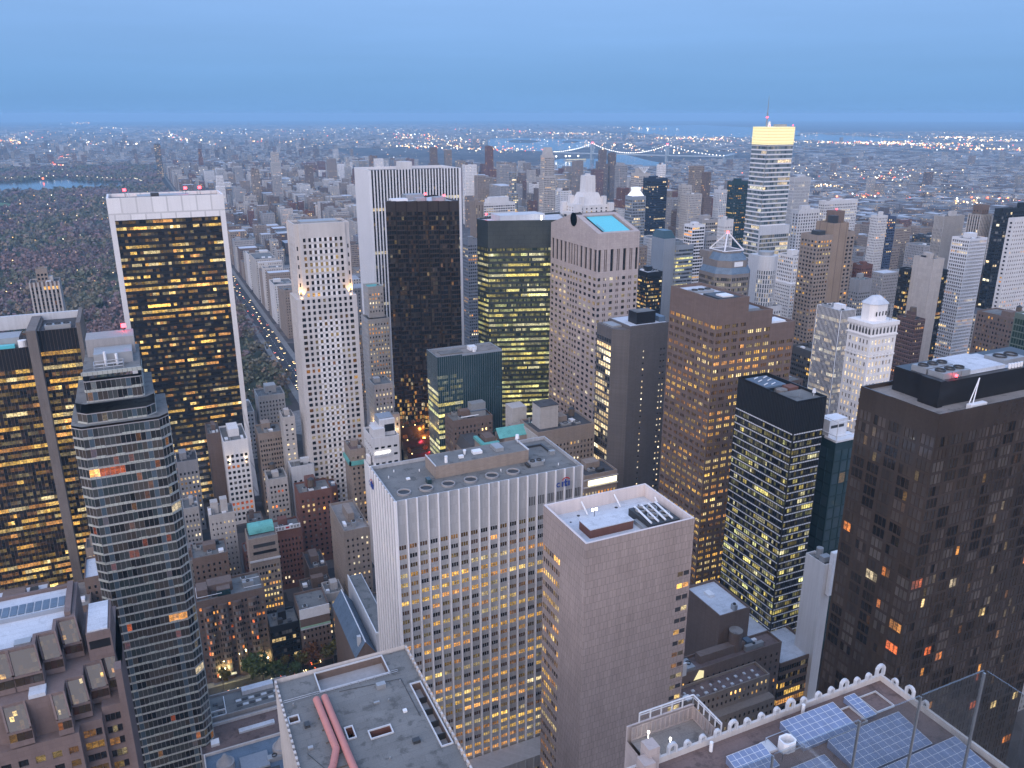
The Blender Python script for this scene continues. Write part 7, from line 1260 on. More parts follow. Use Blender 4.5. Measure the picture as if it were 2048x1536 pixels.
def watermat():
    m, t, b, N, L = newmat("water"); tc = N("TexCoord").outputs["Object"]; n1 = N("TexNoise"); n1.inputs["Scale"].default_value = .02; n1.inputs["Detail"].default_value = 4; L(tc, n1.inputs["Vector"])
    bp = N("Bump"); bp.inputs["Strength"].default_value = .15; bp.inputs["Distance"].default_value = 2; L(n1.outputs[0], bp.inputs["Height"]); L(bp.outputs[0], b.inputs["Normal"])
    b.inputs["Base Color"].default_value = (.02, .05, .075, 1); b.inputs["Roughness"].default_value = .12; b.inputs["Specular IOR Level"].default_value = .8
    return m
WATER = watermat()
def water(pts, z=1.2, name='water'): return structure(MB().ngon([(*p, z) for p in pts]).build(name, WATER))
reservoir = [(-560, 3480), (-330, 3380), (-120, 3420), (10, 3560), (-10, 3680), (-120, 3760), (-240, 3980), (-420, 3900), (-560, 3760)]
water(reservoir, 1.2, 'reservoir_water')
water(WATERS['inlet']); water(WATERS['sound']); water(WATERS['bay']); water(WATERS['river']); water(WATERS['creek'])
for p in ISLES: structure(MB().ngon([(*q, 2.4) for q in p]).build('island_land', MATS['city_ground']))
def road(x0, y0, x1, y1, name, m=None): structure(MB().quads([[(x0, y0, .05), (x1, y0, .05), (x1, y1, .05), (x0, y1, .05)]]).build(name, m or asphalt))
road(124, 60, 140, 5200, 'avenue_road'); road(118, 60, 123.9, 5200, 'avenue_pavement', pave); road(140.1, 60, 146, 5200, 'avenue_pavement', pave)
road(-240, 343.6, 109.9, 353, 'side_street_road'); road(-240, 353.1, 109.9, 357, 'side_street_pavement', pave); road(-240, 339.6, 109.9, 343.5, 'side_street_pavement', pave)
for yy in (272, 432, 510, 577): road(-240, yy - 5, 109.9, yy + 5, 'side_street_road')
MB().quads([[(131.9, y, .08), (132.1, y, .08), (132.1, y + 4, .08), (131.9, y + 4, .08)] for y in range(600, 1900, 10)]).build('lane_marking', whitemetal)['kind'] = 'structure'
structure(MB().quads([[(-700, 742, .4), (112, 742, .4), (112, 4840, .4), (-700, 4840, .4)]]).build('park_land', roofmat('park_grass', (.055, .062, .035), .5)))
structure(MB().ngon([(-420 + 90 * math.cos(a * .4), 2880 + 130 * math.sin(a * .4), .9) for a in range(15)]).build('park_lawn', plain('lawn_grass', (.07, .14, .06), .9)))
structure(MB().ngon([(118 + 26 * math.cos(a * .3), 690 + 34 * math.sin(a * .3), .6) for a in range(21)]).build('plaza_pavement', tanroof))
def leafmat(name, base, sat=1.):
    m, t, b, N, L = newmat(name); a = N("Attribute"); a.attribute_name = 'tint'; n = N("TexNoise"); n.inputs["Scale"].default_value = .25; tc = N("TexCoord").outputs["Object"]; L(tc, n.inputs["Vector"])
    hs = N("HueSaturation"); L(a.outputs["Color"], hs.inputs["Color"]); L(mathn(N, L, 'ADD', mathn(N, L, 'MULTIPLY', n.outputs[0], 1.2), .4), hs.inputs["Value"]); L(hs.outputs[0], b.inputs["Base Color"]); b.inputs["Roughness"].default_value = .9; b.inputs["Specular IOR Level"].default_value = .1
    return m
LEAF = leafmat("autumn_leaves", None)
def crowns(rs, cx, cy, cz, rad, hgt, nleaf, size, cols):
    """leaf-sized quads scattered through each crown's volume (numpy): returns quads and their colours"""
    n = len(cx); d = rs.normal(size=(n, nleaf, 3)); d /= np.linalg.norm(d, axis=2, keepdims=True); r = rs.uniform(.45, 1.0, (n, nleaf, 1)) ** .6
    lump = 1 + .28 * np.sin(d[..., :1] * 5 + rs.uniform(0, 6, (n, 1, 1))) * np.cos(d[..., 1:2] * 4 + rs.uniform(0, 6, (n, 1, 1)))
    p = d * r * lump; p[..., :2] *= rad[:, None, None]; p[..., 2] = p[..., 2] * hgt[:, None] ; c = np.stack([cx, cy, cz], 1)[:, None, :] + p
    u = rs.normal(size=(n, nleaf, 3)); u /= np.linalg.norm(u, axis=2, keepdims=True); v = np.cross(d + rs.normal(size=d.shape) * .5, u); v /= np.linalg.norm(v, axis=2, keepdims=True)
    s = (size[:, None, None] * rs.uniform(.6, 1.3, (n, nleaf, 1))); q = np.stack([c - u * s - v * s, c + u * s - v * s, c + u * s + v * s, c - u * s + v * s], 2)
    col = np.repeat(cols[:, None, :], nleaf, 1) * rs.uniform(.82, 1.18, (n, nleaf, 1))
    return q.reshape(-1, 4, 3), col.reshape(-1, 3)
def inpoly(x, y, P):
    c = np.zeros(len(x), bool); j = len(P) - 1
    for i in range(len(P)):
        xi, yi = P[i]; xj, yj = P[j]; m = ((yi > y) != (yj > y)) & (x < (xj - xi) * (y - yi) / (yj - yi + 1e-9) + xi); c ^= m; j = i
    return c
PALTREE = np.array([(.21, .14, .13), (.19, .14, .14), (.17, .15, .105), (.125, .13, .085), (.22, .165, .12), (.19, .13, .135), (.16, .14, .13)])
def park_trees():
    rs = np.random.RandomState(5); parts = []
    for (y0, y1, n, nl, sz) in ((745, 1150, 1500, 46, 1.25), (1150, 1900, 2400, 26, 1.7), (1900, 3300, 3400, 14, 2.6), (3300, 4835, 2600, 9, 3.6)):
        x = rs.uniform(-690, 118, n); y = rs.uniform(y0, y1, n); keep = ~inpoly(x, y, [(a * 1.04, (b - 3650) * 1.06 + 3650) for a, b in reservoir]) & (((x + 420) / 100) ** 2 + ((y - 2880) / 140) ** 2 > 1) & (x > -.42 * y + 40)
        x, y = x[keep], y[keep]; k = len(x); z = rs.uniform(7, 11, k); noise = np.sin(x * .013 + y * .004) + np.sin(y * .009 - x * .006 + 1); idx = np.clip(((noise + 2) / 4 * 7 + rs.normal(0, .75, k)).astype(int), 0, 6)
        parts.append(crowns(rs, x, y, z, rs.uniform(5, 8.5, k), rs.uniform(4.5, 7, k), nl, np.full(k, sz), PALTREE[idx]))
    m = MB()
    for q, c in parts: m.quads(q, None, c)
    o = m.build('park_woodland', LEAF, attrs=True); structure(o, 'stuff')
park_trees()
def make_tree(x, y, z, h, r, cols, label, group=None, seed=0, name='street_tree'):
    rs = np.random.RandomState(seed); t = thing(name, label, 'tree', (x, y, z), group); m = MB().cyl(x, y, z, z + h * .5, .16 * r / 2.5, 7, .09 * r / 2.5)
    for k in range(4): a = k * 1.7 + seed; m.tube((x, y, z + h * (.32 + .04 * k)), (x + r * .55 * math.cos(a), y + r * .55 * math.sin(a), z + h * (.62 + .05 * k)), .05 * r / 2.5, 5)
    m.build('trunk', wood, t); n = 5; cx = x + rs.normal(0, r * .33, n); cy = y + rs.normal(0, r * .33, n); cz = z + h * .66 + rs.normal(0, h * .09, n)
    q, c = crowns(rs, cx, cy, cz, np.full(n, r * .62), np.full(n, h * .24), 70, np.full(n, .30 * r / 2.5), np.array(cols)[rs.randint(0, len(cols), n)]); MB().quads(q, None, c).build('crown', LEAF, t, attrs=True); return t
green = [(.075, .10, .03), (.06, .085, .03), (.10, .11, .035)]; rust = [(.16, .07, .03), (.12, .06, .03)]; gold = [(.15, .11, .03), (.11, .10, .03)]
for i, (x, y, h, r, c, lb) in enumerate(((9, 350, 11, 3.0, gold, 'small golden street tree beside the lit pavement by the pale lined tower'), (22, 351, 15, 4.2, green, 'tall green street tree in front of the rounded bays'), (27, 346, 15, 5.2, green, 'broad green street tree shading the middle of the lit street'), (33, 343, 13, 4.6, green, 'olive street tree beside the white skylight strip'),
        (38.5, 352, 9, 2.4, gold, 'small yellowish street tree before the dark glass townhouse'), (45, 349, 11, 3.6, gold, 'golden street tree at the foot of the green attic'), (52, 350, 12, 4.2, rust, 'rust coloured street tree below the slate gable'), (57, 354, 11, 3.6, rust, 'reddish street tree hugging the brick townhouse wall'), (61, 346, 12, 4, gold, 'last golden street tree before the slate roof'),
        (19, 336, 9, 2.6, rust, 'orange shrub tree beside the white kerbed roof'), (41, 341, 11, 3.6, green, 'dark green street tree behind the long skylight'))):
    make_tree(x, y, .1, h, r, c, lb, 'street trees on the lit side street', i)
for i, (a, b, c) in enumerate(TERRACE_SPOTS):
    make_tree(a, b, c, 4.6, 1.7, [(.30, .13, .05), (.24, .12, .05)] if i < 12 else [(.3, .08, .07)], 'terrace tree lit orange on the steps below the black faceted tower', 'trees on the lit terraces', 40 + i, 'terrace_tree')
# lit pavement and lamps on the side street
def street_lamp(x, y, z, label, group, h=7.5, lit=True):
    t = thing('street_lamp', label, 'street lamp', (x, y, z), group); MB().cyl(x, y, z, z + h, .09, 6).build('pole', hvacdark, t); MB().box(x - .35, y - .2, z + h, x + .35, y + .2, z + h + .25, True).build('lamp_head', LAMPW, t); return t
LAMPW = plain("street_lamp_glow", (.9, .8, .5), emit=14, ecol=(1, .82, .48))
for i, x in enumerate((11, 31, 38, 58)):
    street_lamp(x, 354.6, .1, 'street lamp throwing yellow light on the tree lined pavement', 'lamps on the side street'); l = bpy.data.lights.new('street_lamp_light', 'POINT'); l.energy = 2400 if i < 3 else 1200; l.color = (1, .85, .38); l.shadow_soft_size = .3; o = bpy.data.objects.new('street_lamp_light', l); C.objects.link(o); o.location = (x, 354.2, 7.2)
# cars: one car of each colour, copied along the avenue
HEAD = plain("headlamp", (.9, .9, .8), emit=9, ecol=(1, .74, .36)); TAIL = plain("tail_lamp", (.8, .05, .03), emit=9, ecol=(1, .13, .05))
def make_car(paint, label):
    t = thing('car', label, 'car', (0, 0, -50)); z = -50
    b = MB(); P = [(-.88, -2.2), (.88, -2.2), (.92, 2.2), (-.92, 2.2)]; b.frustum(P, z + .3, [(a * .97, c) for a, c in P], z + .85); b.build('body', paint, t)
    MB().frustum([(-.8, -1.0), (.8, -1.0), (.8, 1.6), (-.8, 1.6)], z + .85, [(-.62, -.35), (.62, -.35), (.62, 1.1), (-.62, 1.1)], z + 1.42).build('cabin', tealglass, t)
    for sx in (-.62, .62): MB().box(sx - .24, -2.30, z + .5, sx + .24, -2.15, z + .86, True).build('headlight', HEAD, t); MB().box(sx - .2, 2.18, z + .55, sx + .2, 2.3, z + .84, True).build('tail_light', TAIL, t)
    for sx in (-.85, .85):
        for sy in (-1.4, 1.4): MB().tube((sx - .1, sy, z + .32), (sx + .1, sy, z + .32), .32, 10).build('wheel', hvacdark, t)
    return t
def copy_car(src, x, y, rz, label, group):
    r = src.copy(); C.objects.link(r); r.location = (x, y, .06); r.rotation_euler = (0, 0, rz); r['label'] = label; r['group'] = group
    for ch in src.children: c = ch.copy(); C.objects.link(c); c.parent = r
    return r
rng = random.Random(77); protos = [make_car(plain('car_paint_' + n, c, .3), 'car') for n, c in (('yellow', (.6, .35, .02)), ('black', (.02, .02, .025)), ('silver', (.4, .41, .42)), ('white', (.7, .7, .7)))]
used = set(); first = {}
def put_car(x, y, rz, label, group):
    p = rng.choice(protos)
    if id(p) not in first: first[id(p)] = 1; p.location = (x, y, .06); p.rotation_euler = (0, 0, rz); p['label'] = label; p['group'] = group
    else: copy_car(p, x, y, rz, label, group)
yy = 700.
for i in range(92):
    lane = rng.choice((125.6, 128.8, 132, 135.2, 138.2)); yy = 690 + (i / 92) ** 2.2 * 760; k = (lane, int(yy / 6.5))
    if k in used: continue
    used.add(k); put_car(lane, k[1] * 6.5 + rng.uniform(-.4, .4), 0 if rng.random() < .78 else R(180), 'car with glowing lamps queueing on the avenue beside the park', 'cars queueing on the avenue')
for x, y, rz, lb in ((33, 346.4, R(-90), 'dark car driving with lit headlamps under the broad green tree'), (41.5, 350.2, R(90), 'car parked with tail lamps on by the golden tree'), (13, 346.0, R(90), 'car with red tail lamps near the white kerbed roof'), (44, 346, R(90), 'car stopping in the lit street beside the dark glass townhouse'), (49.5, 346, R(-90), 'car with bright headlamps below the green attic'), (53, 350.6, R(90), 'car waiting under the rust coloured tree')): put_car(x, y, rz, lb, 'cars on the side street')

# ================================================================ bridge, islands and the far city
def suspension_bridge():
    A, B = np.array((2536.6, 4388.3)), np.array((2797.1, 3993.2)); E0, E1 = np.array((2330., 4610.)), np.array((3290., 4010.)); t = thing('suspension_bridge', 'long suspension bridge strung with white lights above the far river', 'bridge', (2660, 4190, 0))
    M = plain('bridge_steel', (.32, .36, .38), .6)
    for P in (A, B):
        m = MB(); u = (B - A) / np.linalg.norm(B - A); nn = np.array((-u[1], u[0]))
        for s in (-14, 14): p = P + nn * s; m.box(p[0] - 4, p[1] - 4, 0, p[0] + 4, p[1] + 4, 96)
        for z in (38, 62, 90): a = P - nn * 14; b = P + nn * 14; m.tube((*a, z), (*b, z), 3)
        m.build('bridge_tower', M, t); MB().cyl(P[0], P[1], 97, 104, 4.5, 8).build('beacon_lamp', redlamp, t)
    E1b = B + (B - A) * .62 + np.array((60, 20.)); E0b = A + (A - B) * .55
    d = MB(); pts = [E0b, A, B, E1b, E1]
    for a, b in zip(pts, pts[1:]): L = np.linalg.norm(b - a); u = (b - a) / L; nn = np.array((-u[1], u[0])) * 14; d.quads([[(*(a - nn), 41), (*(b - nn), 41), (*(b + nn), 41), (*(a + nn), 41)], [(*(a - nn), 36), (*(b - nn), 36), (*(b - nn), 41), (*(a - nn), 41)], [(*(b + nn), 36), (*(a + nn), 36), (*(a + nn), 41), (*(b + nn), 41)]])
    for k in range(6): p = E1b + (E1 - E1b) * k / 6; d.box(p[0] - 5, p[1] - 5, 0, p[0] + 5, p[1] + 5, 36)
    d.build('bridge_deck', M, t); c = MB(); lamps = MB()
    def cable(a, b, za, zb, sag, n):
        P = [(*(a + (b - a) * i / n), za + (zb - za) * i / n - sag * 4 * (i / n) * (1 - i / n)) for i in range(n + 1)]
        for p, q in zip(P, P[1:]): c.tube(p, q, 1.0, 4)
        for p in P: lamps.cyl(p[0], p[1], p[2], p[2] + 3.4, 1.9, 5)
    cable(A, B, 96, 96, 50, 34); cable(A, E0b, 96, 42, 12, 20); cable(B, E1b, 96, 42, 12, 16); c.build('bridge_cable', M, t); lamps.build('string_lamp', whitelamp, t)
suspension_bridge()
def hell_gate_lit_bank():
    t = thing('lit_river_ferry_pier', 'river bank pier with a bright yellow strip and four white flood lamps under the bridge', 'pier', (2333, 4200, 0)); x, y = PIER
    MB().box(x - 70, y - 14, 0, x + 70, y + 14, 6).build('pier_deck', concrete, t); MB().box(x - 66, y - 15, 6.05, x + 66, y - 13, 9).build('lamp_strip', crownlit, t)
    for k in (-95, -30, -5, 55): MB().cyl(x + k, y + 60, 0, 20, .6, 6).build('mast', hvac, t); MB().cyl(x + k, y + 60, 20, 26, 4.5, 8).build('flood_lamp', whitelamp, t)
hell_gate_lit_bank()
def citymat():
    """far houses: tinted walls with a window grid in metres, some panes lit; the roofs keep the tint alone"""
    m, t, b, N, L = newmat("far_building_wall"); a = N("Attribute"); a.attribute_name = 'tint'; g = N("NewGeometry"); sx = N("SeparateXYZ"); L(g.outputs["Position"], sx.inputs[0]); sn = N("SeparateXYZ"); L(g.outputs["Normal"], sn.inputs[0])
    u = mathn(N, L, 'DIVIDE', mathn(N, L, 'ADD', sx.outputs[0], sx.outputs[1]), 3.1); v = mathn(N, L, 'DIVIDE', sx.outputs[2], 3.3)
    fu = mathn(N, L, 'FRACT', u); fv = mathn(N, L, 'FRACT', v); w = mathn(N, L, 'MULTIPLY', mathn(N, L, 'LESS_THAN', mathn(N, L, 'ABSOLUTE', mathn(N, L, 'SUBTRACT', fu, .5)), .21), mathn(N, L, 'LESS_THAN', mathn(N, L, 'ABSOLUTE', mathn(N, L, 'SUBTRACT', fv, .5)), .25))
    w = mathn(N, L, 'MULTIPLY', w, mathn(N, L, 'LESS_THAN', sn.outputs[2], .5)); cx = N("CombineXYZ"); L(mathn(N, L, 'FLOOR', u), cx.inputs[0]); L(mathn(N, L, 'FLOOR', v), cx.inputs[1]); wn = N("TexWhiteNoise"); L(cx.outputs[0], wn.inputs["Vector"])
    mx = N("Mix"); mx.data_type = 'RGBA'; L(w, mx.inputs[0]); L(a.outputs["Color"], mx.inputs[6]); mx.inputs[7].default_value = (.02, .022, .028, 1); n = N("TexNoise"); n.inputs["Scale"].default_value = .05; n.inputs["Detail"].default_value = 5; L(g.outputs["Position"], n.inputs["Vector"])
    hs = N("HueSaturation"); L(mx.outputs[2], hs.inputs["Color"]); L(mathn(N, L, 'ADD', n.outputs[0], .5), hs.inputs["Value"]); L(hs.outputs[0], b.inputs["Base Color"]); b.inputs["Roughness"].default_value = .85
    e = mathn(N, L, 'MULTIPLY', w, mathn(N, L, 'GREATER_THAN', wn.outputs["Value"], .93)); L(mathn(N, L, 'MULTIPLY', e, 1.3), b.inputs["Emission Strength"]); b.inputs["Emission Color"].default_value = (1, .62, .25, 1)
    return m
CITY = citymat()
def boxes(rows, tints, roofs):
    """many plain blocks in one mesh: rows of x, y, w, d, h"""
    r = np.asarray(rows, float); x, y, w, d, h = r.T; o = np.zeros_like(x); P = lambda a, b, c: np.stack([a, b, c], 1)
    c = [P(x, y, o), P(x + w, y, o), P(x + w, y + d, o), P(x, y + d, o), P(x, y, h), P(x + w, y, h), P(x + w, y + d, h), P(x, y + d, h)]
    m = MB()
    for f in ((0, 1, 5, 4), (1, 2, 6, 5), (2, 3, 7, 6), (3, 0, 4, 7)): m.quads(np.stack([c[i] for i in f], 1), None, tints)
    m.quads(np.stack([c[i] for i in (4, 5, 6, 7)], 1), None, roofs); return m
WALLC = np.array([(.30, .26, .22), (.22, .17, .14), (.15, .10, .085), (.36, .34, .32), (.25, .24, .24), (.12, .085, .075), (.42, .41, .40), (.18, .17, .18)]); ROOFC = np.array([(.14, .14, .145), (.22, .21, .20), (.40, .42, .45), (.08, .08, .085), (.30, .31, .33), (.18, .16, .15)])
def far_city():
    rs = np.random.RandomState(9); rows = []
    def zone(n, x0, x1, y0, y1, w0, w1, h0, h1, ex=None, tall=0, th=(40, 75)):
        x = rs.uniform(x0, x1, n); y = rs.uniform(y0, y1, n); k = np.ones(n, bool)
        for p in ALLWATER + [[(-700, 735), (112, 735), (112, 4840), (-700, 4840)]]: k &= ~inpoly(x, y, p)
        if ex is not None: k &= ex(x, y)
        x, y = x[k], y[k]; n = len(x); h = rs.uniform(h0, h1, n); T_ = rs.rand(n) < tall; h[T_] = rs.uniform(th[0], th[1], T_.sum()); w = rs.uniform(w0, w1, n); d = rs.uniform(w0, w1, n); w[T_] = rs.uniform(16, 34, T_.sum()); d[T_] = rs.uniform(14, 22, T_.sum()); rows.append(np.stack([x, y, w, d, h], 1))
    east = lambda x, y: x > 1560 + .0 * y
    zone(9000, 1560, 5200, 200, 4000, 14, 42, 6, 14, east, .012, (25, 60)); zone(5200, 4000, 14000, 1200, 9500, 30, 110, 6, 15, None, .01, (25, 50)); zone(3200, -1900, 1300, 4860, 7600, 16, 46, 12, 26, None, .07, (45, 70)); zone(4200, -5200, 5200, 6600, 12500, 24, 80, 9, 22, None, .03, (40, 70)); zone(2600, -7000, 10000, 11000, 22000, 60, 200, 8, 24, None, .03, (40, 80))
    zone(700, -2200, -720, 700, 5200, 16, 34, 30, 60, None, .1, (60, 95))
    r = np.concatenate(rows); n = len(r); dist = np.hypot(r[:, 0], r[:, 1]); t = WALLC[rs.randint(0, len(WALLC), n)] * rs.uniform(.8, 1.1, (n, 1)); rf = ROOFC[rs.randint(0, len(ROOFC), n)]
    structure(boxes(r, t, rf).build('far_city_houses', CITY, attrs=True), 'stuff')
far_city()
def lightmat(name, s):
    m, t, b, N, L = newmat(name); a = N("Attribute"); a.attribute_name = 'lit'; L(a.outputs["Color"], b.inputs["Emission Color"]); b.inputs["Emission Strength"].default_value = s; b.inputs["Base Color"].default_value = (0, 0, 0, 1); return m
LIGHTS = lightmat("distant_lamp_glow", 1.0)
def far_lights():
    rs = np.random.RandomState(3); warm = np.array([(1, .62, .25), (1, .78, .45), (1, .5, .14), (1, .88, .65), (1, .7, .4), (.9, .95, 1)]); Q = []; Cc = []
    def put(x, y, z, px, col, k):
        d = np.sqrt(x ** 2 + y ** 2 + 260 ** 2); s = d * px * .58 / 1625.; dirx = -y / np.hypot(x, y); diry = x / np.hypot(x, y); o = np.zeros_like(x)
        a = np.stack([dirx * s, diry * s, o], 1); b = np.stack([-diry * s * .0, o, s], 1); c = np.stack([x, y, z + s], 1); f = np.stack([x / np.hypot(x, y) * s, y / np.hypot(x, y) * s, o], 1)
        for u, v in ((a, b), (f, b), (a, f)): Q.append(np.stack([c - u - v, c + u - v, c + u + v, c - u + v], 1)); Cc.append(col * (k * 1.0)[:, None])
    def strung(X, Y):   # lamps stand along the streets
        k = rs.rand(len(X)); X = np.where(k < .42, np.round(X / 420) * 420, X); Y = np.where((k >= .42) & (k < .84), np.round(Y / 330) * 330, Y); return X, Y
    for (x, y, sx, sy, n, px, red) in LIGHTCLUST:
        X = rs.normal(x, sx, n); Y = rs.normal(y, sy, n); col = warm[rs.randint(0, 6, n)]; r = rs.rand(n) < red; col[r] = (1, .16, .06); put(X, Y, np.full(n, 9.), px * rs.uniform(.5, 1.25, n), col, rs.lognormal(.9, .7, n))
    n = 1500; X = rs.uniform(1500, 11000, n); Y = rs.uniform(300, 9000, n); X, Y = strung(X, Y); put(X, Y, np.full(n, 14.), rs.uniform(.5, .95, n), warm[rs.randint(0, 6, n)], rs.lognormal(.3, .8, n))
    n = 1300; X = rs.uniform(-6000, 6000, n); Y = rs.uniform(4900, 15000, n); X, Y = strung(X, Y); put(X, Y, np.full(n, 18.), rs.uniform(.5, 1.0, n), warm[rs.randint(0, 6, n)], rs.lognormal(.5, .8, n))
    n = 420; X = rs.uniform(140, 1350, n); Y = rs.uniform(900, 4600, n); put(X, Y, rs.uniform(8, 60, n), rs.uniform(.5, .9, n), warm[rs.randint(0, 6, n)], rs.lognormal(.4, .7, n))
    q = np.concatenate(Q); c = np.concatenate(Cc); structure(MB().quads(q, c).build('distant_street_lights', LIGHTS, attrs=True), 'stuff')
    Q.clear(); Cc.clear(); n = 330; X = rs.uniform(-480, 115, n); Y = 760 + 2300 * rs.rand(n) ** 1.6; k = (X > -.40 * Y + 60); X, Y = X[k], Y[k]; put(X, Y, np.full(len(X), 12.5), rs.uniform(.6, 1.15, len(X)), warm[rs.randint(0, 4, len(X))], rs.lognormal(.8, .5, len(X)))
    a = np.linspace(0, 1, 26); e = [(-560, 3900), (-420, 4000), (-240, 4060), (-100, 3840), (20, 3740), (50, 3560)]
    for (p, q) in zip(e, e[1:]): s = np.linspace(0, 1, 8)[:-1]; put(p[0] + (q[0] - p[0]) * s, p[1] + (q[1] - p[1]) * s, np.full(7, 12.), np.full(7, 1.0), np.tile(warm[3], (7, 1)), np.full(7, 3.))
    structure(MB().quads(np.concatenate(Q), np.concatenate(Cc)).build('park_lamp_lights', LIGHTS, attrs=True), 'stuff')
far_lights()
